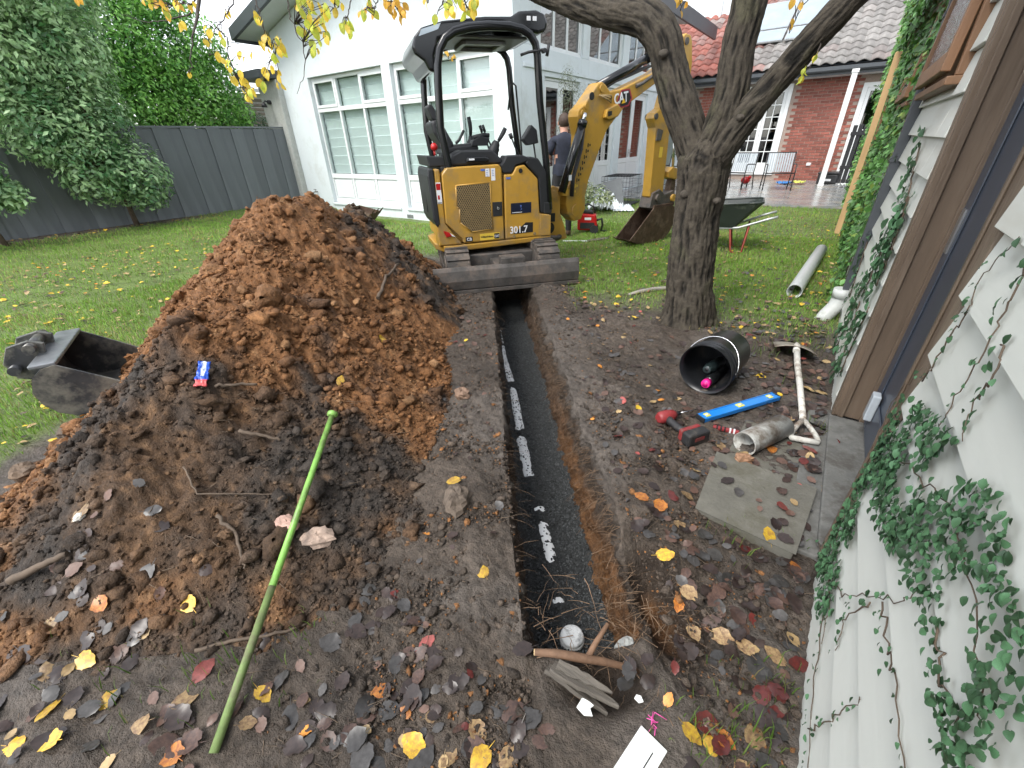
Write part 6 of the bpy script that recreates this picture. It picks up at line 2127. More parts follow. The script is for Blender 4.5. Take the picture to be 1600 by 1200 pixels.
leafy_tree('hedge_tree', 'tall dark green evergreen tree behind the shrubs at the top left', 'tree', (-14.9, 2.6, 0), [([(-14.9, 2.6, -.05), (-14.85, 2.6, 1.4), (-14.8, 2.5, 3.8)], .12, .05)] + limbs_to(lobD, (-14.85, 2.6, 1.6), .04), lobD, 36000, (.085, .135), (.06, .20, .05), (.28, .54, .16), 53)
lobE = [(-15.0, 7.75, 2.05, .5, .5, .4), (-15.1, 7.3, 1.95, .4, .4, .3)]
leafy_tree('shrub', 'dark leafy shrub peeping over the fence beside the house pier', 'shrub', (-15.1, 7.6, 0), [([(-15.1, 7.6, -.05), (-15.1, 7.6, 1.8)], .03, .015)], lobE, 1500, (.06, .1), (.02, .06, .025), (.06, .13, .06), 59)
lobO = [(-4.72, 8.75, 1.5, .3, .33, .45), (-4.75, 8.95, 2.0, .28, .3, .4), (-4.7, 8.6, 2.3, .2, .22, .3)]
leafy_tree('olive_tree', 'slim silvery olive tree against the glazed doors behind the man', 'tree', (-4.72, 8.8, -.05), [([(-4.72, 8.8, -.1), (-4.73, 8.8, .6), (-4.7, 8.8, 1.3), (-4.72, 8.75, 2.2)], .025, .008)], lobO, 1600, (.04, .07), (.10, .12, .075), (.28, .31, .22), 61, aspect=.25)
lobP = [(-4.15, 8.95, .3, .34, .34, .3), (-4.35, 8.7, .45, .25, .25, .3), (-3.95, 9.1, .22, .2, .2, .2)]
leafy_tree('garden_plant', 'pale green leafy plant at the foot of the white doors', 'plant', (-4.15, 8.9, -.05), [([(-4.15, 8.9, -.08), (-4.15, 8.9, .3)], .015, .008)], lobP, 900, (.06, .12), (.12, .18, .07), (.42, .46, .27), 67)

# ------------------------------------------------------------------ things lying about
def zt(x, y):
    return float(surf_z(np.array([x]), np.array([y]))[0])


def nrm_at(x, y, e=.03):
    a = surf_z(np.array([x - e, x + e, x, x]), np.array([y, y, y - e, y + e]))
    return Vector((-(a[1] - a[0]) / (2 * e), -(a[3] - a[2]) / (2 * e), 1)).normalized()


# black pail on its side
pa = Vector((.16, .987, 0)).normalized()
PM = Matrix.Translation((-.363, 2.50, zt(-.36, 2.5) + .158)) @ Matrix((Vector((pa.y, -pa.x, 0)), Vector((0, 0, 1)), pa)).transposed().to_4x4()
m_pail = M('black pail plastic', (.012, .013, .015), rough=.35, var=.2, vs=10, c2=(.05, .045, .04), c2amt=.2)
pail = thing('bucket', 'black plastic pail lying on its side between tree and level', 'bucket', (-.363, 2.5, 0))
MB().lathe([(.158, .0), (.16, .01), (.157, .012), (.156, .04), (.161, .042), (.161, .048), (.155, .05), (.154, .075), (.159, .077), (.159, .083), (.152, .085), (.137, .37), (.132, .38), (.0, .38), (0, .374), (.130, .372), (.149, .08), (.152, .0), (.158, .0)], 40, PM).build('pail', m_pail, pail, True)
hw = [PM @ Vector((.163 * math.cos(t), .163 * math.sin(t), .06 + .10 * math.sin(max(0, t) if 0 < t < math.pi else 0))) for t in np.linspace(0, math.pi, 20)]
MB().tube(hw, .0028, 6).build('wire_handle', m_chrome, pail, True)
for sx in (-1, 1):
    MB().cyl(PM @ Vector((sx * .153, 0, .06)), PM @ Vector((sx * .17, 0, .06)), .016, 12).build('handle_lug', m_pail, pail, True)
MB().lathe([(.1525, .14), (.1475, .22)], 14, PM @ Matrix.Rotation(R(70), 4, 'Z')).build('faded_label', M('faded orange print', (.20, .06, .02), rough=.5, var=.5, vs=40), pail, True) if False else None
bt_ = thing('drink_bottle', 'black bottle with a bright pink lid lying inside the pail', 'bottle', (-.35, 2.55, .05))
BMx = PM @ Matrix.Translation((.015, -.105, .02))
MB().lathe([(.0, .045), (.026, .047), (.033, .06), (.033, .25), (.0, .255)], 20, BMx).build('body', m_blkg, bt_, True)
MB().lathe([(.0, .0), (.022, .0), (.027, .004), (.027, .044), (.0, .046)], 20, BMx).build('lid', M('pink plastic', (.75, .02, .24), rough=.3, var=.05), bt_, True)
MB().lathe([(.0, -.002), (.016, -.002), (.016, .0), (.0, .0)], 16, BMx).build('lid_ring', M('dark pink', (.5, .01, .15), rough=.4), bt_, True)
bt2 = thing('thermos', 'dark green flask lying inside the pail beside the pink lid', 'bottle', (-.36, 2.58, .08))
B2 = PM @ Matrix.Translation((-.02, -.045, .10)) @ Matrix.Rotation(R(8), 4, 'X')
MB().lathe([(.0, .0), (.02, .0), (.026, .006), (.026, .04), (.034, .055), (.034, .24), (0, .24)], 20, B2).build('body', M('dark green steel', (.03, .045, .045), rough=.3, var=.2), bt2, True)
MB().lathe([(.0, -.001), (.012, -.001), (.012, .001), (0, .001)], 14, B2).build('spout', m_inkk, bt2, True)


def lay(p, q, z=.0):
    """frame with x along p->q lying on the ground"""
    a = Vector((q[0] - p[0], q[1] - p[1], 0))
    L = a.length
    za, zb = zt(*p) + z, zt(*q) + z
    a = Vector((q[0] - p[0], q[1] - p[1], zb - za)).normalized()
    s_ = Vector((0, 0, 1)).cross(a).normalized()
    return Matrix.Translation((p[0], p[1], za)) @ Matrix((a, s_, a.cross(s_))).transposed().to_4x4(), L


# blue spirit level
mx, L = lay((-.281, 2.166), (.034, 2.655), .012)
lvl = thing('spirit_level', 'bright blue spirit level lying on the soil beside the drill', 'spirit level', (-.12, 2.4, 0))
m_lb = M('level blue', (.015, .20, .60), rough=.35, var=.06, vs=8, c2=(.10, .15, .22), c2amt=.1)
MB().box(0, L, -.03, .03, 0, .022, mx).box(.0, L, -.03, -.024, .022, .026, mx).box(0, L, .024, .03, .022, .026, mx).build('beam', m_lb, lvl, True, bev=.002)
for u in (.08, .5, .9):
    MB().box(L * u - (.022 if u == .5 else .014), L * u + (.022 if u == .5 else .014), -.016, .016, .0222, .0265, mx).build('vial_window', M('vial yellow', (.62, .60, .12), rough=.2, var=.1), lvl, True)
    MB().cyl(mx @ Vector((L * u - .014, 0, .0265)), mx @ Vector((L * u + .014, 0, .0265)), .005, 10).build('vial', M('vial white', (.75, .75, .65), rough=.15), lvl, True)
for x0, x1 in ((-.004, .004), (L - .004, L + .004)):
    MB().box(x0, x1, -.031, .031, -.001, .027, mx).build('end_cap', m_blk, lvl, True, bev=.002)

# cordless impact driver
drl = thing('cordless_driver', 'red and black cordless driver lying on the muddy bank', 'power tool', (-.38, 2.04, 0))
m_dr = M('tool red', (.24, .028, .03), rough=.45, var=.2, vs=20, c2=(.10, .06, .05), c2amt=.3)
m_db = M('tool black rubber', (.02, .02, .021), rough=.6, var=.2, vs=30, c2=(.07, .06, .05), c2amt=.25)
z0 = zt(-.4, 2.05)
hd = MB().tube([(-.470, 2.02, z0 + .036), (-.462, 2.032, z0 + .036), (-.435, 2.07, z0 + .036), (-.415, 2.098, z0 + .036), (-.402, 2.116, z0 + .036)], [.024, .034, .036, .031, .018], 16)
hd.build('head', m_dr, drl, True)
MB().tube([(-.407, 2.109, z0 + .036), (-.385, 2.140, z0 + .036)], [.016, .012], 12).build('chuck', m_inkk, drl, True)
MB().tube([(-.385, 2.14, z0 + .036), (-.315, 2.245, z0 + .03)], .0032, 8).build('bit', m_chrome, drl, True)
MB().tube([(-.44, 2.06, z0 + .034), (-.40, 2.03, z0 + .033), (-.35, 1.995, z0 + .033), (-.305, 1.975, z0 + .034)], [.024, .021, .020, .024], 12).build('grip', m_db, drl, True)
MB().cbox((-.405, 2.052, z0 + .034), (.02, .018, .02), Matrix.Rotation(R(-33), 3, 'Z')).build('trigger', m_dr, drl, True, bev=.003)
bmx = Matrix.Rotation(R(57), 3, 'Z')
MB().cbox((-.293, 1.985, z0 + .035), (.125, .028, .066), bmx).build('foot', m_dr, drl, True, bev=.008)
bat = MB().cbox((-.256, 1.963, z0 + .036), (.135, .058, .072), bmx).build('battery', m_db, drl, True, bev=.01)
MB().cbox((-.2305, 1.9465, z0 + .04), (.06, .0015, .022), bmx).build('battery_label', m_dr, drl, True)
# marker pen
mx, L = lay((-.205, 2.141), (-.046, 2.162), .013)
mk = thing('marker_pen', 'red and black marker pen beside the old pipe offcut', 'pen', (-.12, 2.15, 0))
MB().box(0, L * .8, -.012, .012, -.008, .010, mx).build('barrel', m_dr, mk, True, bev=.004)
for u in (.1, .22, .34, .5, .62):
    MB().box(L * u, L * u + .008, -.0122, .0122, -.0075, .0104, mx).build('band', m_inkk if u < .5 else m_wht, mk, True)
MB().box(L * .8 + .001, L, -.009, .009, -.006, .008, mx).build('cap', m_inkk, mk, True, bev=.003)


def pipe_hollow(p, q, r, th, n=28):
    p, q = Vector(p), Vector(q)
    a = (q - p)
    L = a.length
    a.normalize()
    u, w = basis(a)
    mx = Matrix.Translation(p) @ Matrix((u, w, a)).transposed().to_4x4()
    return MB().lathe([(r, 0), (r, L), (r - th, L), (r - th, 0), (r, 0)], n, mx)


m_oldp = M('dirty pvc', (.52, .53, .50), rough=.6, var=.2, vs=9, c2=(.16, .13, .10), c2amt=.45, bump=.4, bs=40)
z0 = zt(.03, 2.13)
tag(pipe_hollow((-.037, 1.996, z0 + .062), (.1, 2.271, z0 + .06), .06, .006).build('pipe_offcut', m_oldp), 'short dirty white pipe offcut lying on the paving slab', 'pipe')
tag(pipe_hollow((-.071, 4.80, zt(-.07, 4.8) + .06), (.045, 6.93, zt(.05, 6.9) + .06), .066, .005).build('plastic_pipe', M('pale grey pvc', (.62, .65, .64), rough=.35, var=.05, c2=(.4, .38, .33), c2amt=.15)), 'long pale grey plastic pipe lying on the lawn by the garage', 'pipe')
# paving slabs and brick bit
m_slab = M('mossy concrete slab', (.125, .12, .10), rough=.85, var=.2, vs=9, c2=(.09, .085, .06), c2amt=.35, bump=.6, bs=60, bd=.006)


def slab_poly(name, pts, z1, th, mat):
    n_ = len(pts)
    q = MB()
    q.add([(x, y, z1) for x, y in pts] + [(x, y, z1 - th) for x, y in pts], [tuple(range(n_)), tuple(range(2 * n_ - 1, n_ - 1, -1))] + [(i, i + n_, (i + 1) % n_ + n_, (i + 1) % n_) for i in range(n_)][::1])
    me_o = q.build(name, mat, None, bev=.006)
    return me_o


SLABS = []


def ccw(p):
    a = sum(p[i][0] * p[(i + 1) % len(p)][1] - p[(i + 1) % len(p)][0] * p[i][1] for i in range(len(p)))
    return p if a > 0 else p[::-1]


for nm, pts, dz, lab in (('paving_slab', [(-.122, 1.462), (.232, 1.43), (.275, 1.86), (-.132, 1.888)], .022, 'square grey concrete paving slab nearest the camera beside the door sill'),
                         ('paving_slab', [(-.09, 1.925), (.2, 1.91), (.2, 2.30), (-.06, 2.30)], .012, 'leaf-strewn concrete paving slab under the old pipe offcut')):
    pts = ccw(pts)
    zz = max(zt(*p) for p in pts) + dz
    SLABS.append((min(p[0] for p in pts), max(p[0] for p in pts), min(p[1] for p in pts), max(p[1] for p in pts), zz))
    n_ = len(pts)
    q = MB()
    q.add([(x, y, zz) for x, y in pts] + [(x, y, zz - .07) for x, y in pts], [tuple(range(n_)), tuple(range(2 * n_ - 1, n_ - 1, -1))] + [(i, i + n_, (i + 1) % n_ + n_, (i + 1) % n_)[::-1] for i in range(n_)])
    tag(q.build(nm, m_slab, None, bev=.006), lab, 'paving slab', 'paving slabs by the door')


def stone(name, label, cat, p, size, c, seed, group=None, sq=(1, .7, .6), boxy=.0):
    rg = np.random.default_rng(seed)
    kb = MB().sphere((0, 0, 0), 1, 14, 10)
    v = np.array(kb.v)
    if boxy:
        k = np.abs(v).max(1)[:, None]
        v = v * (1 - boxy) + v / k * .8 * boxy
    v = v * (1 + .5 * fbm(v[:, 0] + seed, v[:, 1], v[:, 2], 1.3, 4, .65))[:, None] * np.array(sq) * size
    a = rg.uniform(0, 6.28)
    ro = np.array([[math.cos(a), -math.sin(a), 0], [math.sin(a), math.cos(a), 0], [0, 0, 1]])
    v = v @ ro.T
    o = obj(name, new_mesh(name, v, kb.f, M_attr('stone ' + str(seed), rough=.8, var=.35, vs=30, bump=.6, bs=80), False, np.array(c)), None, p)
    return tag(o, label, cat, group)


stone('brick_fragment', 'broken brown brick piece at the mouth of the pipe offcut', 'brick', (-.02, 1.905, zt(-.02, 1.9) + .045), .045, (.30, .17, .10), 3, boxy=.8)
stone('stone', 'angular brown stone on the left lip of the trench', 'stone', (-1.561, 1.623, zt(-1.56, 1.62) + .02), .065, (.20, .13, .09), 4, boxy=.6)
stone('stone', 'flat dark clod half sunk on the left bank beside an orange leaf', 'stone', (-.999, .943, zt(-1, .94) + .01), .085, (.11, .085, .065), 5)
stone('stone', 'pink and white mottled stone beside the green stake, the left one', 'stone', (-1.40, .413, zt(-1.4, .41) + .02), .05, (.42, .27, .22), 6)
stone('stone', 'pink and white mottled stone beside the green stake, the right one', 'stone', (-1.28, .464, zt(-1.28, .46) + .02), .06, (.40, .30, .24), 7)
stone('stone', 'small white stone on the left flank of the soil heap', 'stone', (-1.93, -.03, zt(-1.93, -.03) + .01), .022, (.6, .58, .52), 8)
for k_, (x, y, r_, c_) in enumerate(((-2.78, .12, .06, (.10, .075, .055)), (-3.02, .42, .05, (.17, .10, .06)), (-3.2, .62, .055, (.20, .11, .06)), (-2.62, -.1, .06, (.13, .09, .06)), (-4.6, 1.35, .07, (.16, .10, .06)), (-4.9, 1.6, .05, (.14, .09, .06)))):
    stone('soil_clod', ('grey brown', 'reddish', 'orange brown', 'dull brown', 'rusty brown', 'small brown')[k_] + ' clod of earth fallen on the grass at the left of the heap', 'clod', (x, y, zt(x, y) + r_ * .35), r_, c_, 30 + k_, 'clods fallen beside the heap')
# shovel
m_wood = M('white painted shovel', (.58, .57, .52), rough=.6, var=.12, vs=14, c2=(.20, .15, .11), c2amt=.3, bump=.3, bs=50)
shv = thing('shovel', 'white painted shovel with a D handle lying on fallen leaves', 'shovel', (.15, 2.8, 0))
zg = zt(.12, 2.9)
MB().tube([(.072, 3.30, zg + .085), (.095, 3.10, zg + .07), (.14, 2.80, zg + .05), (.187, 2.42, zg + .04)], [.021, .0185, .0175, .0165], 12).build('shaft', m_wood, shv, True)
MB().tube([(.187, 2.43, zg + .04), (.168, 2.37, zg + .04), (.150, 2.29, zg + .038), (.146, 2.235, zg + .036), (.158, 2.222, zg + .035)], [.015, .013, .013, .013, .013], 10).build('handle_fork', m_wood, shv, True)
MB().tube([(.187, 2.43, zg + .04), (.218, 2.38, zg + .04), (.250, 2.31, zg + .04), (.264, 2.262, zg + .038), (.258, 2.245, zg + .037)], [.015, .013, .013, .013, .013], 10).build('handle_fork', m_wood, shv, True)
MB().tube([(.146, 2.226, zg + .036), (.205, 2.235, zg + .037), (.268, 2.248, zg + .038)], .0145, 12).build('crossbar', m_wood, shv, True)
vs_, fs_ = [], []
for j in range(7):
    v_ = j / 6
    for i in range(9):
        u_ = (i / 8 - .5)
        dip = .035 * (1 - (2 * u_) ** 2) * (1 - .4 * v_)
        x_ = .066 + u_ * .25 - .03 * v_
        y_ = 3.27 + .30 * v_
        z_ = zg + .082 * (1 - v_) + .012 + dip - .008
        vs_.append((x_, y_, z_))
n_ = len(vs_)
for j in range(6):
    for i in range(8):
        a = j * 9 + i
        fs_.append((a, a + 1, a + 10, a + 9))
q = MB().add(vs_, fs_, True)
bo = q.build('blade', M('worn shovel steel', (.28, .25, .21), rough=.5, metal=.3, var=.3, vs=12, c2=(.12, .08, .05), c2amt=.4), shv, True)
sd_ = bo.modifiers.new('thickness', 'SOLIDIFY')
sd_.thickness = .004
MB().tube([(.072, 3.25, zg + .09), (.066, 3.33, zg + .1), (.06, 3.42, zg + .085)], [.022, .02, .008], 10).build('socket', m_wood, shv, True)

# green stake on the heap
stk = thing('metal_stake', 'bright green steel stake leaning on the soil heap, muddy at its foot', 'stake', (-.958, -.072, 0))
m_gs = M('bright green paint', (.21, .45, .085), rough=.4, var=.1, vs=8, c2=(.12, .13, .06), c2amt=.35, bump=.2, bs=40)
m_gm = M('muddy green paint', (.15, .22, .07), rough=.7, var=.3, vs=14, c2=(.13, .11, .07), c2amt=.45, bump=.4, bs=50)
p0, p1 = Vector((-.955, -.085, .012)), Vector((-1.627, .823, .325))
a_ = (p1 - p0).normalized()
MB().tube([p0, p0.lerp(p1, .36)], [.0125, .0128], 8).build('muddy_end', m_gm, stk, True)
MB().tube([p0.lerp(p1, .361), p1], .0125, 8).build('shaft', m_gs, stk, True)
MB().tube([p1 - a_ * .004, p1 + a_ * .006, p1 + a_ * .016, p1 + a_ * .02], [.016, .024, .024, .016], 16).build('head', m_gs, stk, True)

# blue and red crumpled packet on the heap
def crumple(w, h, n, m_, amp, seed):
    u, v = np.meshgrid(np.linspace(-.5, .5, n), np.linspace(-.5, .5, m_), indexing='ij')
    z = amp * fbm(u * 3 + seed, v * 3, seed, 1.4, 3, .6, True) + .4 * amp * fbm(u * 9, v * 9 + seed, seed, 1., 2)
    return np.stack([u * w, v * h, z], -1), n, m_


g_, n_, m__ = crumple(.125, .045, 22, 12, .014, 5.)
nn = nrm_at(-2.15, .561)
a = Vector((-2.207 + 2.092, .619 - .508, .066)).normalized()
a = (a - nn * a.dot(nn)).normalized()
Mx = Matrix((a, nn.cross(a), nn)).transposed()
idx = np.arange(n_ * m__).reshape(n_, m__)
F_ = np.stack([idx[:-1, :-1], idx[1:, :-1], idx[1:, 1:], idx[:-1, 1:]], -1).reshape(-1, 4)
uu_ = g_[..., 0] / .125
pc = np.where((uu_ < -.22)[..., None], np.array([.60, .10, .10]), np.array([.02, .09, .50]))
pc = np.where((np.abs(g_[..., 1]) < .008)[..., None] & (uu_ > -.1)[..., None], np.array([.55, .6, .7]), pc)
pk = obj('packet', new_mesh('packet', g_.reshape(-1, 3), F_, M_attr('packet foil', rough=.22, var=.1, vs=30, bump=.2, bs=60), True, pc.reshape(-1, 3)), None, Vector((-2.15, .561, zt(-2.15, .561))) + nn * .022, Mx.to_euler())
pk.modifiers.new('thickness', 'SOLIDIFY').thickness = .008
tag(pk, 'crumpled shiny blue and red packet lying on the soil heap', 'packet')

# wide mud bucket on the lawn
mbk = thing('excavator_bucket', 'wide black steel mud bucket tipped over on the left lawn', 'bucket', (-3.75, .33, zt(-3.7, .3)))
lipA, lipB = Vector((-3.88, .76, 0)), Vector((-3.26, .50, 0))
ax_ = (lipB - lipA).normalized()
fx = Vector((ax_.y, -ax_.x, 0))
if fx.dot(Vector((1, 1, 0))) > 0:
    fx = -fx
fw = -fx                                  # mouth direction
cen = (lipA + lipB) / 2 - fw * .0
KM = Matrix.Translation((cen.x, cen.y, zt(-3.7, .3))) @ Matrix((fw, -ax_, Vector((0, 0, 1)))).transposed().to_4x4()
if KM.to_3x3().determinant() < 0:
    KM = Matrix.Translation((cen.x, cen.y, zt(-3.7, .3))) @ Matrix((fw, ax_, Vector((0, 0, 1)))).transposed().to_4x4()
m_mud = M('worn black steel', (.06, .062, .066), rough=.36, metal=.45, var=.3, vs=8, c2=(.22, .21, .18), c2amt=.45, bump=.25, bs=40)
kprof = [(.05, .10), (-.12, .055), (-.24, .03), (-.33, .035), (-.40, .08), (-.44, .15), (-.45, .23), (-.42, .31), (-.36, .36), (-.30, .37)]
KM_l = Matrix.Translation(-Vector(mbk.location)) @ KM
bucket_parts(mbk, KM_l, kprof, .32, m_mud, th=.012)
MB().box(-.41, -.29, -.315, .315, .362, .385, KM_l).build('top_beam', M('bare bucket steel', (.19, .20, .21), rough=.4, metal=.5, var=.25, vs=10), mbk, bev=.006)
for y in (-.09, .09):
    MB().prism([(-.46, .22), (-.38, .36), (-.36, .44), (-.42, .47), (-.52, .45), (-.57, .36), (-.55, .26)], y - .014, y + .014, KM_l).build('ear', m_mud, mbk, bev=.004)
for x, z in ((-.42, .43), (-.53, .32)):
    MB().cyl(KM_l @ Vector((x, -.15, z)), KM_l @ Vector((x, .15, z)), .028, 14).build('pin', m_mud, mbk)
# narrow bucket beyond the heap
nbk = thing('excavator_bucket', 'small muddy digging bucket standing on the grass beyond the soil heap', 'bucket', (-7.55, 5.75, zt(-7.55, 5.75)), R(20))
bucket_parts(nbk, Matrix.Rotation(R(-35), 4, 'Y'), [(.25, .12), (.0, .08), (-.15, .1), (-.25, .2), (-.27, .35), (-.2, .45), (-.08, .48)], .2, m_bkt, teeth=3)
for y in (-.07, .07):
    MB().prism([(-.2, .40), (-.08, .48), (-.08, .56), (-.2, .58), (-.26, .5)], y - .012, y + .012, Matrix.Rotation(R(-35), 4, 'Y')).build('ear', m_bkt, nbk)
for x, z in ((-.12, .53), (-.21, .48)):
    MB().cyl(Matrix.Rotation(R(-35), 4, 'Y') @ Vector((x, -.1, z)), Matrix.Rotation(R(-35), 4, 'Y') @ Vector((x, .1, z)), .02, 10).build('pin', m_bkt, nbk)

# wheelbarrow behind the tree
wb = thing('wheelbarrow', 'dark green wheelbarrow with red legs parked behind the tree trunk', 'wheelbarrow', (-1.16, 6.72, zt(-1.2, 6.7)), R(8))
m_wbt = M('dark green tray', (.028, .036, .032), rough=.35, var=.15, vs=5, c2=(.14, .15, .12), c2amt=.2)
rim = [(-.46, -.2), (-.4, -.27), (.36, -.31), (.42, -.25), (.42, .25), (.36, .31), (-.4, .27), (-.46, .2)]
bot = [(-.30, -.14), (-.27, -.17), (.12, -.2), (.15, -.17), (.15, .17), (.12, .2), (-.27, .17), (-.30, .14)]
q = MB()
n_ = 8
q.add([(x, y, .60 + .05 * (x > .3)) for x, y in rim] + [(x, y, .33) for x, y in bot], [(i, (i + 1) % n_, (i + 1) % n_ + n_, i + n_) for i in range(n_)] + [tuple(range(n_, 2 * n_))])
to = q.build('tray', m_wbt, wb)
to.modifiers.new('thickness', 'SOLIDIFY').thickness = .006
MB().tube([(x, y, .60 + .05 * (x > .3)) for x, y in rim], .012, 8, closed=True).build('rim', m_wbt, to)
for s_ in (-1, 1):
    MB().tube([(-.5, s_ * .05, .18), (-.3, s_ * .12, .28), (.2, s_ * .2, .33), (.5, s_ * .24, .45), (.62, s_ * .25, .49)], .016, 8).build('handle', M('galvanised tube', (.48, .5, .5), rough=.4, metal=.5), wb)
    MB().tube([(.10, s_ * .18, .32), (.16, s_ * .2, .02), (.22, s_ * .2, .0), (.30, s_ * .2, .02), (.32, s_ * .21, .36)], .012, 8).build('leg', M('rusty red paint', (.22, .035, .02), rough=.6, var=.3), wb)
MB().lathe([(.0, -.03), (.09, -.03), (.15, -.04), (.18, -.02), (.185, 0), (.18, .02), (.15, .04), (.09, .03), (.0, .03)], 24, Matrix.Translation((-.46, 0, .185)) @ Matrix.Rotation(R(90), 4, 'X')).build('wheel', m_rub, wb)

# bits on the lawn by the machine
mx, L = lay((-3.36, 6.15), (-3.0, 6.39), .012)
tag(MB().box(0, L, -.02, .02, -.006, .01, mx).build('plastic_strip', m_pvc, None, bev=.002), 'pale plastic strip on the grass beside the excavator', 'strip')
mx, L = lay((-3.02, 6.34), (-2.8, 6.62), .02)
tag(MB().box(0, L, -.05, .05, -.012, .012, mx).build('board_offcut', M('dark weathered board', (.10, .085, .07), rough=.85, var=.3), None, bev=.003), 'short dark board lying on the grass near the digging bucket', 'board')
q = MB().tube([(-1.45, 4.06, .02), (-1.38, 4.18, .03), (-1.28, 4.32, .035), (-1.17, 4.45, .03), (-1.12, 4.47, .025)], [.012, .02, .022, .02, .014], 10)
tag(q.build('fallen_stick', M('grey stick', (.25, .23, .2), rough=.8, var=.25, bump=.4), None), 'pale grey stick on the grass left of the tree', 'stick')

# red petrol tool by the man
rt = thing('vacuum_tool', 'red and black power tool box standing on the grass beside the man', 'power tool', (-3.37, 7.02, zt(-3.37, 7.0)), R(25))
MB().prism([(-.16, .05), (.15, .05), (.17, .12), (.14, .30), (-.13, .32), (-.17, .2)], -.11, .11).build('body', m_red, rt, bev=.02)
MB().box(-.12, .12, -.118, -.112, .08, .18).build('side_vent', m_blk, rt)
MB().prism([(-.1, .32), (.1, .31), (.07, .36), (-.07, .37)], -.08, .08).build('lid', m_blk, rt, bev=.01)
MB().tube([(-.11, 0, .33), (-.1, 0, .42), (.0, 0, .46), (.1, 0, .41), (.12, 0, .31)], .014, 8).build('carry_handle', m_blk, rt)
MB().box(-.05, .06, -.1125, -.1105, .22, .26).build('name_plate', m_wht, rt)
for s_ in (-1, 1):
    MB().cyl((.12, s_ * .12, .07), (.12, s_ * .15, .07), .07, 18).build('wheel', m_blk, rt)
MB().tube([(.15, 0, .2), (.24, .02, .22), (.26, .03, .12), (.24, .05, .02), (.34, .06, .015)], .02, 8).build('hose', m_blk, rt)

# wire crate, panel and plastic sheet by the doors
cr = thing('wire_crate', 'folding black wire dog crate in front of the white doors', 'crate', (-4.25, 10.6, .0), R(4))
m_wire = M('black wire', (.03, .032, .034), rough=.4, metal=.5)
def grid_panel(o, u, v, nu, nv, r=.0035):
    q = MB()
    o, u, v = Vector(o), Vector(u), Vector(v)
    for i in range(nu + 1):
        q.tube([o + u * i / nu, o + u * i / nu + v], r, 5)
    for j in range(nv + 1):
        q.tube([o + v * j / nv, o + v * j / nv + u], r, 5)
    return q
for o, u, v, a, b in (((-.33, -.5, .02), (.66, 0, 0), (0, 0, .62), 9, 6), ((-.33, .5, .02), (.66, 0, 0), (0, 0, .62), 9, 6), ((-.33, -.5, .02), (0, 1., 0), (0, 0, .62), 14, 6), ((.33, -.5, .02), (0, 1., 0), (0, 0, .62), 14, 6), ((-.33, -.5, .64), (.66, 0, 0), (0, 1., 0), 9, 12)):
    grid_panel(o, u, v, a, b, .0028).build('wire_panel', m_wire, cr)
MB().box(-.32, .32, -.49, .49, .005, .03).build('base_tray', m_blk, cr, bev=.008)
pn = MB().box(-.2, .2, -.015, .015, 0, .62)
tag(pn.build('grey_panel', M('grey mesh panel', (.13, .14, .145), rough=.6, var=.15), None, loc=(-4.05, 9.85, zt(-4.05, 9.85)), rot=(R(-18), R(-12), R(20)), bev=.005), 'dark grey flat panel leaning on the wire crate', 'panel')
g_, n_, m__ = crumple(.7, .5, 60, 46, .30, 2.)
g_[..., 2] = np.abs(g_[..., 2]) * (1 - (2 * g_[..., 0] / .7) ** 2 * .8) * (1 - (2 * g_[..., 1] / .5) ** 2 * .6) + .01
idx = np.arange(n_ * m__).reshape(n_, m__)
F_ = np.stack([idx[:-1, :-1], idx[1:, :-1], idx[1:, 1:], idx[:-1, 1:]], -1).reshape(-1, 4)
pl_me = new_mesh('plastic_sheet', g_.reshape(-1, 3), F_, M('clear plastic sheet', (.70, .75, .77), rough=.2, var=.1, vs=5, spec=.7), True)
tag(obj('plastic_sheet', pl_me, None, (-4.2, 9.55, zt(-4.2, 9.5) + .01), (0, 0, R(30)), (1, 1, 2.1)), 'crumpled clear plastic sheet heaped beside the crate', 'plastic sheet', 'plastic wrapping by the doors')
tag(obj('plastic_sheet', pl_me, None, (-3.85, 9.75, zt(-3.8, 9.7) + .01), (0, 0, R(120)), (.9, .9, .8)), 'low white plastic bag on the lawn edge by the crate', 'plastic sheet', 'plastic wrapping by the doors')

# patio chairs
m_ch = M('black powder coat', (.016, .016, .018), rough=.4, var=.15)
m_slat = M('grey white straps', (.45, .50, .54), rough=.4, var=.08)


def patio_chair(label, loc, rz):
    t_ = thing('patio_chair', label, 'chair', loc, rz, 'black metal patio chairs')
    W = .34
    for s_ in (-1, 1):
        MB().tube([(s_ * W, -.28, 0), (s_ * W, -.25, .42), (s_ * W, -.24, .62)], .014, 8).build('leg', m_ch, t_)
        MB().tube([(s_ * W, .34, 0), (s_ * W, .22, .42), (s_ * W, .30, .9)], .014, 8).build('leg', m_ch, t_)
        MB().tube([(s_ * W, -.24, .62), (s_ * W, -.18, .64), (s_ * W, .25, .62)], .014, 8).build('arm', m_ch, t_)
        MB().tube([(s_ * W, -.26, .12), (s_ * W, .30, .12)], .008, 6).build('stretcher', m_ch, t_)
    MB().tube([(-W, -.25, .42), (W, -.25, .42)], .012, 8).tube([(-W, .22, .40), (W, .22, .40)], .012, 8).build('seat_frame', m_ch, t_)
    MB().tube([(-W, .30, .9), (W, .30, .9)], .014, 8).build('back_frame', m_ch, t_)
    for k in range(11):
        x = -W + .05 + (2 * W - .1) * k / 10
        MB().bar((x, -.255, .428), (x, .215, .408), .040, .006).build('seat_slat', m_ch, t_)
        MB().bar((x, .222, .43), (x, .293, .89), .042, .006, (0, -1, .1)).build('back_slat', m_slat if k % 1 == 0 else m_ch, t_)
    return t_


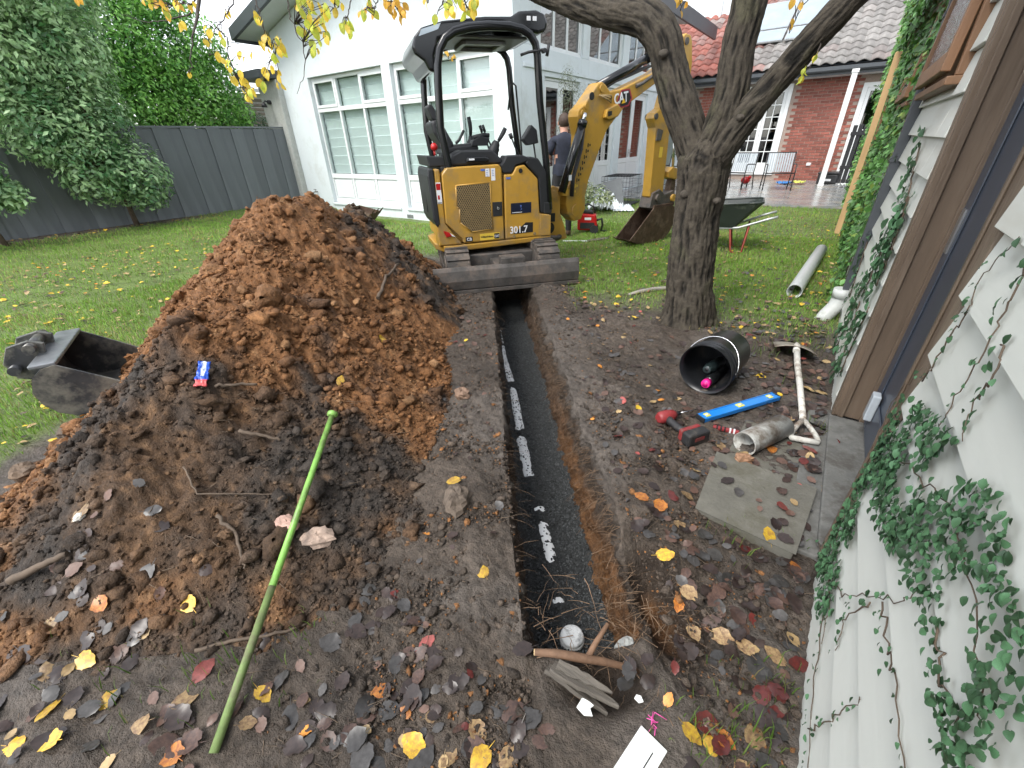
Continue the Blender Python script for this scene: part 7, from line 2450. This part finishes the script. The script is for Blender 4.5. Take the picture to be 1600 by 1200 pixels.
patio_chair('black metal slatted patio chair standing nearest the brick wall', (-1.42, 14.75, .046), R(14))
patio_chair('black metal slatted patio chair half hidden behind the tree trunk', (-2.45, 14.75, .046), R(-18))
patio_chair('black metal slatted patio chair seen past the digging bucket', (-4.1, 13.7, .046), R(-35))
rb_ = thing('toy', 'small red toy standing under the patio chairs', 'toy', (-2.32, 15.5, .046))
MB().sphere((0, 0, .16), .13, 16, 10, (1, .8, .8)).build('body', m_red, rb_)
for x in (-.07, .07):
    MB().cyl((x, -.05, 0), (x, -.05, .1), .02, 8).build('leg', m_blk, rb_)
MB().sphere((.1, -.03, .24), .05, 10, 8).build('head', m_red, rb_)
bq = thing('storage_box', 'low black box behind the white verandah post', 'box', (-.32, 17.0, .046))
MB().box(-.25, .25, -.2, .2, .0, .26).build('box', m_blk, bq, bev=.03)
MB().box(-.27, .27, -.22, .22, .262, .32).build('lid', m_blk, bq, bev=.02)
MB().box(-.1, .1, -.214, -.201, .08, .14).build('plate', m_wht, bq)
g_, n_, m__ = crumple(.4, .3, 20, 16, .12, 9.)
idx = np.arange(n_ * m__).reshape(n_, m__)
F_ = np.stack([idx[:-1, :-1], idx[1:, :-1], idx[1:, 1:], idx[:-1, 1:]], -1).reshape(-1, 4)
for lab, loc, c_ in (('crumpled yellow green cloth on the patio by the brick wall', (-1.0, 16.6, .11), (.55, .58, .12)), ('flat blue cloth on the patio beside the yellow one', (-1.35, 16.5, .09), (.05, .20, .5)), ('white bag on the patio in front of the black gate', (.22, 15.9, .12), (.6, .62, .6))):
    gg = g_.copy()
    gg[..., 2] = np.abs(gg[..., 2]) - .03
    tag(obj('cloth', new_mesh('cloth', gg.reshape(-1, 3), F_, M('cloth %.2f' % c_[2], c_, rough=.8, var=.15), True), None, loc, (0, 0, random.random() * 3)), lab, 'cloth')
# black paling gate
gt_ = thing('paling_gate', 'black paling gate between the brick wall and the ivy', 'gate', (.2, 16.9, .046))
for k in range(5):
    MB().box(-.28 + k * .12, -.28 + k * .12 + .1, -.012, .012, .03, 1.5 + .02 * (k % 2)).build('paling', m_ch, gt_)
for z in (.4, 1.25):
    MB().box(-.3, .32, -.045, -.013, z, z + .09).build('rail', m_ch, gt_)

# bits round the near end of the trench
root_m = M('reddish root bark', (.15, .085, .05), rough=.8, var=.3, vs=20, bump=.6, bs=60)
cut_m = M('cut wood', (.55, .40, .22), rough=.7, var=.15)
rt_ = thing('tree_root', 'thick brown root lying across the near end of the trench with a pale cut end', 'root', (-.26, .68, 0))
MB().tube([(-.385, .612, .012), (-.33, .640, .02), (-.27, .672, .012), (-.20, .715, -.005), (-.13, .765, -.045), (-.09, .79, -.08)], [.010, .013, .014, .012, .009, .005], 10).build('root', root_m, rt_, True)
MB().cyl((-.3885, .610, .0118), (-.3852, .6119, .012), .0095, 10).build('cut_end', cut_m, rt_, True)
MB().tube([(-.245, .69, .0), (-.238, .735, .03), (-.226, .795, .06)], [.010, .009, .007], 8).build('side_root', root_m, rt_, True)
# splintered wood: several long slivers fused
wdc = thing('driftwood_chunk', 'grey splintered wood chunk lying in front of the root', 'wood', (-.23, .63, 0))
m_gw = M('weathered grey wood', (.125, .11, .092), rough=.9, var=.5, vs=26, bump=1., bs=110, bd=.006, stretch=(.15, 1, 1), c2=(.045, .038, .03), c2amt=.4)
rgw = random.Random(5)
for k in range(4):
    L_ = (.20, .21, .17, .12)[k]
    w_ = (.040, .050, .034, .03)[k]
    n_ = 9
    up_ = [(L_ * i / n_, w_ * .5 * (1 - (i / n_) ** 3 * .9) * rgw.uniform(.75, 1.15)) for i in range(n_ + 1)]
    lo_ = [(L_ * i / n_, -w_ * .5 * (1 - (i / n_) ** 2 * .9) * rgw.uniform(.75, 1.15)) for i in range(n_, -1, -1)]
    mx = Matrix.Translation((-.332 + .012 * k, .600 + .009 * k, .004 + .008 * (k % 3))) @ Matrix.Rotation(R(6 + 4 * (k - 2)), 4, 'Z') @ Matrix.Rotation(R(rgw.uniform(-6, 5)), 4, 'Y') @ Matrix.Rotation(R(-90 + rgw.uniform(-35, 35)), 4, 'X')
    MB().prism(up_ + lo_, -.006, .007, mx).build('sliver', m_gw, wdc, True, bev=.003)
stone('concrete_lump', 'pale grey rounded concrete lump in the pocket at the trench end', 'stone', (-.165, .85, -.13), .045, (.38, .39, .37), 12, sq=(1, .85, .8))
# pvc scraps
sc_t = thing('pvc_board', 'speckled white plastic offcut at the bottom edge of the picture', 'plastic offcut', (-.03, .54, 0))
mx = Matrix.Translation((-.045, .617, zt(-.04, .57) + .014)) @ Matrix.Rotation(R(-12), 4, 'Z') @ Matrix.Rotation(R(4), 4, 'X')
m_spk = M('speckled white plastic', (.70, .72, .70), rough=.4, var=.06, vs=40, c2=(.2, .18, .15), c2amt=.12)
MB().box(.0, .078, -.17, .0, -.004, .004, mx).build('sheet', m_spk, sc_t, True, bev=.001)
MB().box(.052, .055, -.10, -.03, .0042, .0048, mx).build('printed_line', m_inkk, sc_t, True)
for nm, lab, p, pts in (('pvc_scrap', 'jagged white plastic scrap in front of the splintered wood', (-.19, .572), [(-.022, -.014), (.005, -.02), (.026, -.008), (.012, .004), (.018, .016), (-.018, .02)]),
                        ('pvc_scrap', 'tiny white plastic scrap right of the jagged one', (-.073, .675), [(-.012, -.006), (.004, -.01), (.014, .0), (.002, .01), (-.01, .006)])):
    q = MB().prism([(x, z) for x, z in pts], -.003, .003, Matrix.Rotation(R(-80), 4, 'X'))
    tag(q.build(nm, m_spk, None, loc=(p[0], p[1], zt(*p) + .012), bev=.001), lab, 'plastic scrap')
q = MB()
for k in range(9):
    a0 = Vector((-.018 + random.gauss(0, .005), .640 + random.gauss(0, .006), zt(-.02, .64)))
    q.tube([a0, a0 + Vector((random.gauss(0, .008), random.gauss(0, .008), .014)), a0 + Vector((random.gauss(0, .015), random.gauss(.004, .015), random.uniform(.004, .02)))], .0012, 4)
tag(q.build('pink_twine', M('pink twine', (.75, .10, .38), rough=.6), None), 'small tuft of bright pink twine in the soil', 'twine')
q = MB().tube([(-.97, 1.19, .03), (-.955, 1.2, .04), (-.94, 1.19, .032)], [.006, .012, .004], 6)
# dead roots and twigs on the heap
def root_on(pts, r0, r1, name, label):
    pv = []
    for i in range(len(pts) - 1):
        for k in range(6):
            u = k / 6
            x, y = pts[i][0] * (1 - u) + pts[i + 1][0] * u, pts[i][1] * (1 - u) + pts[i + 1][1] * u
            x += random.gauss(0, .002)
            y += random.gauss(0, .002)
            pv.append((x, y, max(zt(x, y), float(mound_z(x, y, False))) + r0 * .8 + .004))
    q = MB().tube(pv, list(np.linspace(r0, r1, len(pv))), 7)
    return tag(q.build(name, m_stem, None), label, 'root')


root_on([(-1.60, .27), (-1.50, .275), (-1.42, .25), (-1.36, .225)], .008, .004, 'dead_root', 'forked dead root lying on the dark near face of the heap')
root_on([(-1.85, .29), (-1.72, .265), (-1.62, .37), (-1.5, .5)], .004, .002, 'dead_root', 'long thin pale root draped over the dark near face of the heap')
root_on([(-2.52, 1.85), (-2.7, 2.12), (-2.95, 2.47)], .014, .008, 'dead_root', 'dark stick lying on the right flank of the heap near the machine')
root_on([(-2.09, .57), (-2.06, .65), (-2.02, .73)], .008, .006, 'dead_root', 'short root beside the blue packet')
root_on([(-1.86, .52), (-1.79, .58), (-1.73, .63)], .009, .006, 'dead_root', 'short dark root below the blue packet on the heap')
root_on([(-1.95, -.26), (-1.9, -.18), (-1.84, -.1)], .016, .01, 'dead_root', 'dark branch stub at the left foot of the heap')
root_on([(-1.28, .0), (-1.22, .08), (-1.1, .2), (-1.06, .27)], .007, .004, 'dead_root', 'thin root lying along the near toe of the heap')

# hair roots along the trench walls and small twigs on the soil: uncountable
V_, F__ = [], []
def hair(p, d, L, r, drop):
    n0 = len(V_)
    d = d.normalized()
    u, w_ = basis(d)
    for k in range(5):
        t_ = k / 4
        c_ = p + d * L * t_ + Vector((0, 0, -drop * L * t_ * t_)) + Vector((random.gauss(0, .004), random.gauss(0, .004), random.gauss(0, .003))) * t_
        rr = r * (1 - .7 * t_)
        for j in range(3):
            a = 2.094 * j
            V_.append(tuple(c_ + u * math.cos(a) * rr + w_ * math.sin(a) * rr))
    for k in range(4):
        for j in range(3):
            a0, a1 = n0 + 3 * k + j, n0 + 3 * k + (j + 1) % 3
            F__.append((a0, a1, a1 + 3, a0 + 3))
for _ in range(1000):
    s_ = random.uniform(.05, 3.3)
    sgn = 1 if random.random() < .75 else -1
    z_ = -abs(random.gauss(0, .14)) - .01
    if z_ < -.4:
        continue
    t_ = (.205 + .05 * z_) if sgn > 0 else (-.22 - .06 * z_ )
    x, y = to_xy(s_, t_ + sgn * .02)
    d = Vector((-TRN[0] * sgn + random.gauss(0, .5), -TRN[1] * sgn + random.gauss(0, .5), random.gauss(.1, .4)))
    hair(Vector((x, y, z_)), d, random.uniform(.03, .14), random.uniform(.0006, .0018), random.uniform(.1, .8))
for _ in range(160):
    s_, t_ = random.gauss(.0, .12), random.gauss(.12, .16)
    x, y = to_xy(s_, t_)
    hair(Vector((x, y, random.uniform(-.06, .0))), Vector((random.gauss(0, 1), random.gauss(0, 1), random.gauss(.15, .3))), random.uniform(.03, .13), random.uniform(.0006, .002), random.uniform(.0, .5))
hr = stuff(obj('hair_roots', new_mesh('hair_roots', np.array(V_), np.array(F__), M('pale root hair', (.20, .13, .08), rough=.8, var=.3, vs=30), True)))
hr['label'] = 'fine pale root hairs hanging from the trench walls'
V_, F__ = [], []
for _ in range(2600):
    if random.random() < .68:
        s_, t_ = random.uniform(-1.0, 2.6), random.uniform(.26, 1.3)
    else:
        s_, t_ = random.uniform(-1.0, 1.2), random.uniform(-1.8, -.25)
    x, y = to_xy(s_, t_)
    if x > .3:
        continue
    z_ = float(base_z(x, y)) if t_ > 0 else zt(x, y)
    a = random.uniform(0, 6.28)
    hair(Vector((x, y, z_ + .003)), Vector((math.cos(a), math.sin(a), random.gauss(.02, .08))), random.uniform(.02, .1), random.uniform(.0006, .0018), 0.)
tw_ = stuff(obj('twig_litter', new_mesh('twig_litter', np.array(V_), np.array(F__), M('dry twig', (.13, .095, .065), rough=.8, var=.4, vs=30), True)))
tw_['label'] = 'broken twigs and straw trodden into the soil'

# ------------------------------------------------------------------ fallen leaves
FL = {'yellow': ((.66, .44, .04), (.40, .22, .05), .35), 'tan': ((.36, .25, .12), (.17, .10, .055), .5), 'pinkish brown': ((.115, .068, .052), (.06, .036, .03), .45), 'dark brown': ((.045, .03, .026), (.026, .018, .016), .35),
      'grey': ((.068, .064, .062), (.04, .038, .036), .3), 'dark red': ((.12, .022, .018), (.07, .02, .018), .25), 'orange': ((.55, .22, .04), (.30, .10, .03), .4), 'pink red': ((.34, .085, .075), (.2, .055, .045), .3)}
FM = {k: M_leaf('fallen ' + k, a, b, rough=r_, trans=.12, spots=.45) for k, (a, b, r_) in FL.items()}


def fallen_shape(seed):
    rg = random.Random(seed)
    v, f = leaf_shape(9, rg.uniform(.72, .92), rg.uniform(-.15, .3), rg.uniform(-.25, .5), .12)
    v = v + np.stack([.02 * np.sin(v[:, 1] * 23 + seed), .03 * np.sin(v[:, 0] * 19 + seed * 2), .05 * np.sin(v[:, 0] * 7 + seed) * np.sin(v[:, 1] * 9 + seed)], -1)
    v[:, 0] -= .5
    v2, f2 = stalked((v + np.array([.5, 0, 0]), f))
    v2[:, 0] -= .5
    return v2, f2


SH = [fallen_shape(i) for i in range(6)]
FME = {k: [new_mesh('fallen_leaf', v, f, FM[k], True) for v, f in SH] for k in FM}
KEY = [
    (0.336, 1.970, 'yellow'),
    (-1.425, 0.056, 'yellow'),
    (-1.093, 1.018, 'yellow'),
    (-0.699, 0.738, 'yellow'),
    (-0.155, 1.165, 'yellow'),
    (0.124, 0.683, 'yellow'),
    (0.077, 0.677, 'yellow'),
    (-1.459, -0.318, 'yellow'),
    (-1.344, -0.328, 'yellow'),
    (-1.422, -0.391, 'yellow'),
    (-1.533, -0.205, 'yellow'),
    (0.246, 1.401, 'orange'),
    (0.008, 0.956, 'tan'),
    (0.144, 0.996, 'tan'),
    (0.089, 0.987, 'tan'),
    (-0.706, 0.276, 'orange'),
    (-1.158, -0.080, 'tan'),
    (-0.980, 0.063, 'yellow'),
    (-0.310, 0.362, 'tan'),
    (-0.365, 0.308, 'yellow'),
    (-0.438, 0.265, 'tan'),
    (-1.373, -0.209, 'yellow'),
    (0.142, 1.468, 'yellow'),
    (0.173, 1.653, 'pink red'),
    (-0.340, 1.394, 'orange'),
    (-0.250, 1.376, 'orange'),
    (-1.188, -0.003, 'pink red'),
    (-1.053, -0.151, 'orange'),
    (-0.426, 0.595, 'dark brown'),
    (-0.357, 0.443, 'pinkish brown'),
    (-0.687, 0.408, 'pinkish brown'),
    (-0.526, 0.417, 'dark brown'),
    (0.288, 1.032, 'dark red'),
    (0.251, 0.913, 'dark red'),
    (0.095, 0.724, 'dark red'),
    (0.214, 0.769, 'tan'),
    (0.117, 1.256, 'pinkish brown'),
    (0.206, 1.836, 'pink red'),
    (0.153, 1.759, 'pinkish brown'),
    (0.231, 2.172, 'pink red'),
    (0.333, 2.297, 'dark red'),
    (0.083, 2.097, 'orange'),
    (0.178, 1.992, 'pinkish brown'),
    (-0.867, 0.076, 'grey'),
    (0.324, 1.870, 'tan'),
    (-1.054, 0.520, 'grey'),
    (-1.611, -0.394, 'dark brown'),
    (-1.720, -0.249, 'tan'),
    (-0.535, 0.231, 'yellow'),
    (-1.936, -0.031, 'tan'),
    (-2.127, 1.540, 'yellow'),
    (-1.903, 1.065, 'yellow'),
]


def zone(x, y):
    """where a leaf lies, in words that can be found in the picture"""
    s, t = (float(q) for q in to_st(x, y))
    if mound_z(np.array([x]), np.array([y]))[0] > base_z(np.array([x]), np.array([y]))[0]:
        return 'on the near face of the soil heap' if s < .9 else 'high on the soil heap'
    if x > .205 and 1.48 < y < 2.65:
        return 'on the door sill'
    if -.14 < x < .28 and 1.43 < y < 2.3:
        return 'on the nearer paving slab' if y < 1.9 else 'on the farther paving slab'
    if t < -2.6 and s > .6:
        return 'on the left lawn beside the black bucket' if x > -4.8 else 'on the left lawn towards the fence'
    if y > 3.9:
        return 'on the grass right of the tree' if x > -.6 else 'on the grass left of the tree'
    if t > .2:
        if x > .0 and y < .95:
            return 'at the bottom of the ivy wall'
        if x > .0 and y < 1.5:
            return 'beside the door frame foot'
        if y > 3.0:
            return 'near the shovel blade' if x > -.3 else 'at the foot of the tree'
        if y > 2.3:
            return 'between pail and shovel' if x > -.2 else 'left of the pail'
        if y > 1.5:
            return 'near the drill' if x > -.55 else 'on the right lip of the trench'
        return 'on the mud between trench and paving slab' if y > .95 else 'right of the grey wood chunk'
    if s < .05 and t > -.35:
        return 'in front of the trench end'
    if s < .35:
        if t > -.75:
            return 'between the green stake and the trench'
        if t > -1.05:
            return 'just right of the green stake'
        if t > -1.5:
            return 'just left of the green stake foot'
        return 'in the bottom left corner'
    return 'on the bank between heap and trench'


def size_word(L):
    return 'small' if L < .042 else ('medium' if L < .052 else 'large')


cand = [(x, y, random.uniform(.048, .068), c_) for x, y, c_ in KEY]
pool = ['grey'] * 26 + ['dark brown'] * 34 + ['pinkish brown'] * 26 + ['tan'] * 6 + ['dark red'] * 4 + ['orange'] * 2 + ['yellow'] * 1 + ['pink red'] * 1
lawnp = ['tan'] * 40 + ['yellow'] * 22 + ['pinkish brown'] * 26 + ['dark brown'] * 10 + ['orange'] * 5


CLEAR = [(-.03, .57, .1), (-.23, .63, .12), (-.19, .572, .05), (-.073, .675, .04), (-.35, 2.6, .22), (-.27, 2.1, .07), (-.12, 2.4, .1), (-.42, 2.06, .06), (.05, 2.13, .1), (-.02, .64, .04)]


def try_add(x, y, pal_, s0=.035, s1=.075):
    s, t = to_st(x, y)
    if x > .27 or (-.27 < t < .27 and -.1 < s < 4.6):
        return
    if (-.14 < x < .2 and 1.43 < y < 1.9 and random.random() < .65) or math.hypot(x, y) < .45 or any((x - a_) ** 2 + (y - b_) ** 2 < r_ * r_ for a_, b_, r_ in CLEAR):
        return
    cand.append((x, y, random.triangular(s0 * .55, s1 * 1.05, s0) * .9, random.choice(pal_)))


for _ in range(230):
    try_add(random.uniform(-.9, .27), random.uniform(1.0, 4.3), pool, .04, .07)
for _ in range(260):
    try_add(random.gauss(.0, .25), random.gauss(3.2, .7), pool, .04, .07)
for _ in range(130):
    try_add(min(.26, random.gauss(.2, .1)), random.uniform(.6, 3.2), pool, .045, .08)
for _ in range(110):
    try_add(random.uniform(-.3, .27), random.uniform(.55, 1.4), pool, .045, .075)
for _ in range(100):
    try_add(random.uniform(-1.0, -.25), random.uniform(.0, .5), pool, .04, .07)
for _ in range(90):
    try_add(random.uniform(-1.9, -.8), random.uniform(-.5, -.02), pool, .04, .075)
for _ in range(36):
    s_, t_ = random.uniform(.2, 3.0), random.gauss(-.45, .12)
    try_add(*[float(q) for q in to_xy(s_, t_)], pool, .03, .06)
for _ in range(150):
    s_, t_ = random.uniform(.3, 3.6), random.gauss(.55, .2)
    try_add(*[float(q) for q in to_xy(s_, t_)], pool, .03, .06)
for _ in range(1700):
    x, y = random.uniform(-9.5, -2.9), random.uniform(-.3, 5.)
    s_, t_ = to_st(x, y)
    if t_ < -2.65:
        try_add(x, y, lawnp, .035, .07)
for _ in range(120):
    x, y = random.uniform(-12.9, -12.0), random.uniform(.2, 5)
    try_add(x, y, lawnp, .05, .09)
for _ in range(1500):
    x, y = random.uniform(-3.0, .25), 3.5 + 6.5 * random.random() ** 1.4
    s_, t_ = to_st(x, y)
    if t_ > .5:
        try_add(x, y, lawnp + pool, .035, .065)
for _ in range(70):
    try_add(random.uniform(-1.9, -.45), random.uniform(-.55, .15), ['grey'] * 4 + ['dark brown'] * 5 + ['pinkish brown'] * 2, .045, .085)
for _ in range(30):
    try_add(random.uniform(-.8, -.3), random.uniform(.1, .5), ['grey'] * 4 + ['dark brown'] * 5 + ['pinkish brown'] * 2, .045, .08)
for _ in range(110):
    try_add(random.uniform(-.45, .26), random.uniform(.7, 3.6), ['grey'] * 3 + ['dark brown'] * 5 + ['pinkish brown'] * 4, .04, .075)
xs_ = np.array([c_[0] for c_ in cand])
ys_ = np.array([c_[1] for c_ in cand])
e = .03
zc = fine_z(xs_, ys_)
gx_ = (fine_z(xs_ + e, ys_) - fine_z(xs_ - e, ys_)) / (2 * e)
gy_ = (fine_z(xs_, ys_ + e) - fine_z(xs_, ys_ - e)) / (2 * e)
zc = np.maximum(zc, (fine_z(xs_ + e, ys_) + fine_z(xs_ - e, ys_) + fine_z(xs_, ys_ + e) + fine_z(xs_, ys_ - e)) / 4)
lm_c = lawn_mask(xs_, ys_)
app = np.array([c_[2] for c_ in cand]) / np.hypot(np.hypot(xs_, ys_), 1.4)
app[:len(KEY)] = 9
rank = np.argsort(-app)
top = set(rank[:300].tolist())
LEAVES = []
SV, SF, SCc = [], [], []
nv = 0
for i, (x, y, L, c_) in enumerate(cand):
    nn = Vector((-gx_[i] + random.gauss(0, .17), -gy_[i] + random.gauss(0, .17), 1)).normalized()
    az = random.uniform(0, 6.283)
    a = Vector((math.cos(az), math.sin(az), 0))
    a = (a - nn * a.dot(nn)).normalized()
    m3 = Matrix((a, nn.cross(a), nn)).transposed()
    if random.random() < .25:
        m3 = m3 @ Matrix.Rotation(math.pi, 3, 'X')
    zz = zc[i] + .006 + (.016 * lm_c[i])
    for xa, xb, ya, yb, sz_ in SLABS:
        if xa < x < xb and ya < y < yb:
            zz = sz_ + .008
            nn = Vector((random.gauss(0, .12), random.gauss(0, .12), 1)).normalized()
            m3 = Matrix((a, nn.cross(a), nn)).transposed()
    if x > .205 and 1.48 < y < 2.65:
        zz = .042
    if i in top:
        o = obj('fallen_leaf', random.choice(FME[c_]), None, (x, y, zz), m3.to_euler(), L)
        tag(o, size_word(L) + ' ' + c_ + ' fallen leaf ' + zone(x, y), 'leaf', 'fallen autumn leaves')
        LEAVES.append(o)
    else:
        v, f = random.choice(SH)
        P3 = np.array(m3)
        SV.append((v * L) @ P3.T + np.array([x, y, zz]))
        SF += [tuple(q + nv for q in ff) for ff in f]
        nv += len(v)
        SCc.append(np.repeat(np.array([FL[c_][0]]) * random.uniform(.7, 1.2), len(v), 0))
ll = stuff(obj('leaf_litter', new_mesh('leaf_litter', np.concatenate(SV), SF, M_attr('leaf litter', rough=.45, var=.35, vs=40, bump=.2, bs=80), True, np.concatenate(SCc))))
ll['label'] = 'scattered small fallen leaves farther off on lawn and soil'

ORD = ['first', 'second', 'third', 'fourth', 'fifth', 'sixth', 'seventh', 'eighth', 'ninth', 'tenth', 'eleventh', 'twelfth', 'thirteenth', 'fourteenth', 'fifteenth', 'sixteenth', 'seventeenth', 'eighteenth', 'nineteenth', 'twentieth']
c_ax = np.array(CAM_AX)
same = {}
for o in LEAVES:
    same.setdefault(o['label'], []).append(o)
for lab, os_ in same.items():
    if len(os_) > 1:
        def col_of(o):
            q = c_ax.T @ (np.array(o.location) - np.array([0, 0, CAM_H]))
            return q[0] / -q[2]
        for k, o in enumerate(sorted(os_, key=col_of)):
            o['label'] = lab + ', ' + (ORD[k] if k < len(ORD) else 'far') + ' from left'

# ------------------------------------------------------------------ the man by the doors
def skin_body(name, verts, edges, radii, mats, bone_mat, parent, subdiv=2, root=0):
    me = bpy.data.meshes.new(name)
    me.from_pydata(verts, edges, [])
    o = bpy.data.objects.new(name, me)
    COL.objects.link(o)
    sk_ = o.modifiers.new('skin', 'SKIN')
    sk_.use_smooth_shade = True
    for i, r in enumerate(radii):
        d = me.skin_vertices[0].data[i]
        d.radius = (r, r) if not isinstance(r, tuple) else r
        d.use_root = (i == root)
    ss = o.modifiers.new('sub', 'SUBSURF')
    ss.levels = subdiv
    ss.render_levels = subdiv
    bpy.context.view_layer.update()
    m2 = bpy.data.meshes.new_from_object(o.evaluated_get(bpy.context.evaluated_depsgraph_get()))
    bpy.data.objects.remove(o)
    m2.name = name
    m2.materials.clear()
    for mm_ in mats:
        m2.materials.append(mm_)
    A = np.array([verts[a] for a, b in edges])
    B = np.array([verts[b] for a, b in edges])
    cen = np.zeros(len(m2.polygons) * 3)
    m2.polygons.foreach_get('center', cen)
    cen = cen.reshape(-1, 3)
    ab = B - A
    t = np.clip(((cen[:, None] - A[None]) * ab[None]).sum(2) / (ab * ab).sum(1)[None], 0, 1)
    d = np.linalg.norm(cen[:, None] - (A[None] + t[..., None] * ab[None]), axis=2)
    m2.polygons.foreach_set('material_index', np.array(bone_mat)[d.argmin(1)].astype(np.int32))
    m2.polygons.foreach_set('use_smooth', np.ones(len(m2.polygons), dtype=bool))
    return obj(name, m2, parent)


m_skin = M('skin', (.55, .30, .22), rough=.5, var=.08, vs=12)
m_tee = M('navy tee shirt', (.018, .022, .038), rough=.85, var=.25, vs=12, bump=.3, bs=30)
m_trs = M('black work trousers', (.016, .016, .018), rough=.85, var=.25, vs=12, bump=.3, bs=30)
m_boot = M('brown boots', (.10, .06, .04), rough=.7, var=.2)
m_hair = M('short brown hair', (.05, .03, .02), rough=.7, var=.35, vs=60, bump=.6, bs=120)
man = thing('person', 'person in dark navy tee shirt and black trousers standing with back turned', 'person', (-3.60, 6.52, zt(-3.6, 6.5)), R(38))
vts, eds, rad, bmt = [], [], [], []
def J(p, r):
    vts.append(tuple(p))
    rad.append(r)
    return len(vts) - 1
def Bn(a, b, m_):
    eds.append((a, b))
    bmt.append(m_)
SK, TE, TR, BO = 0, 1, 2, 3
pel = J((0, 0, .96), (.16, .11))
ws = J((0, .0, 1.08), (.145, .10))
ch = J((0, .0, 1.27), (.165, .115))
uc = J((0, -.005, 1.41), (.13, .085))
nk = J((0, .015, 1.50), .052)
hb = J((0.0, .05, 1.575), .075)
ht_ = J((0.0, .055, 1.66), .085)
for a, b, m_ in ((pel, ws, TE), (ws, ch, TE), (ch, uc, TE), (uc, nk, TE), (nk, hb, SK), (hb, ht_, SK)):
    Bn(a, b, m_)
for sx, elb, wri, hnd in ((-1, (-.275, -.03, 1.13), (-.27, .12, .93), (-.26, .17, .87)), (1, (.27, .02, 1.14), (.22, .22, 1.02), (.19, .29, 1.0))):
    sh_ = J((sx * .18, 0, 1.41), .068)
    mid_ = J(tuple((Vector((sx * .18, 0, 1.41)) * .42 + Vector(elb) * .58)), .056)
    el = J(elb, .046)
    wr_ = J(wri, .031)
    pm = J(hnd, (.04, .022))
    Bn(uc, sh_, TE)
    Bn(sh_, mid_, TE)
    Bn(mid_, el, SK)
    Bn(el, wr_, SK)
    Bn(wr_, pm, SK)
    dv = (Vector(hnd) - Vector(wri)).normalized()
    sdv = dv.cross(Vector((sx, 0, .2))).normalized()
    for k in range(4):
        b0 = Vector(hnd) + sdv * (k - 1.5) * .02 + dv * .03
        f1 = J(b0, .010)
        f2 = J(b0 + dv * .035 * (1 - .08 * abs(k - 1.2)) + Vector((-sx * .006, 0, -.008)), .009)
        f3 = J(b0 + dv * .058 * (1 - .08 * abs(k - 1.2)) + Vector((-sx * .02, 0, -.022)), .008)
        Bn(pm, f1, SK)
        Bn(f1, f2, SK)
        Bn(f2, f3, SK)
    t1 = J(Vector(hnd) - sdv * .035 - dv * .01, .011)
    t2 = J(Vector(hnd) - sdv * .05 + dv * .025, .0095)
    Bn(pm, t1, SK)
    Bn(t1, t2, SK)
for sx in (-1, 1):
    hp_ = J((sx * .095, 0, .88), .098)
    kn = J((sx * .105, .02, .50), .066)
    cf = J((sx * .11, -.01, .34), .062)
    an = J((sx * .115, -.02, .10), .048)
    hl = J((sx * .115, -.03, .045), .045)
    to_ = J((sx * .14, .13, .035), (.045, .032))
    for a, b, m_ in ((pel, hp_, TR), (hp_, kn, TR), (kn, cf, TR), (cf, an, TR), (an, hl, BO), (hl, to_, BO)):
        Bn(a, b, m_)
body = skin_body('body', vts, eds, rad, [m_skin, m_tee, m_trs, m_boot], bmt, man)
# head details: hair cap, ears, nose, eyes, mouth
hq_ = MB().sphere((0, .045, 1.66), .104, 18, 12, (.86, 1.0, 1.02))
vv = np.array(hq_.v)
keep = [f for f in hq_.f if np.mean([vv[i][2] + .55 * (vv[i][1] - .045) * -1 for i in f]) > 1.615]
obj('hair', new_mesh('hair', vv + .006 * np.stack([fbm(vv[:, 0], vv[:, 1], vv[:, 2], 30., 2)] * 3, -1), keep, m_hair, True), man)
for sx in (-1, 1):
    MB().sphere((sx * .087, .05, 1.63), .026, 10, 8, (.35, .7, 1.2)).build('ear', m_skin, man)
    MB().sphere((sx * .032, .132, 1.645), .011, 8, 6).build('eye', m_wht, man)
MB().prism([(-.012, 1.60), (.012, 1.60), (.006, 1.65), (-.006, 1.65)], .12, .158).build('nose', m_skin, man, bev=.005)
MB().box(-.024, .024, .126, .137, 1.573, 1.581).build('mouth', M('lips', (.4, .15, .12), rough=.5), man, bev=.003)
# shirt hem hangs over the belt
MB().lathe([(.165, .0), (.172, .03), (.165, .12), (.15, .16)], 24, Matrix.Translation((0, 0, .93)) @ Matrix.Diagonal((1, .74, 1, 1))).build('shirt_hem', m_tee, man)
for sx, elb in ((-1, Vector((-.275, -.03, 1.13))), (1, Vector((.27, .02, 1.14)))):
    s0 = Vector((sx * .18, 0, 1.41))
    MB().tube([s0.lerp(elb, .1), s0.lerp(elb, .4), s0.lerp(elb, .68)], [.07, .069, .068], 14).build('sleeve', m_tee, man)
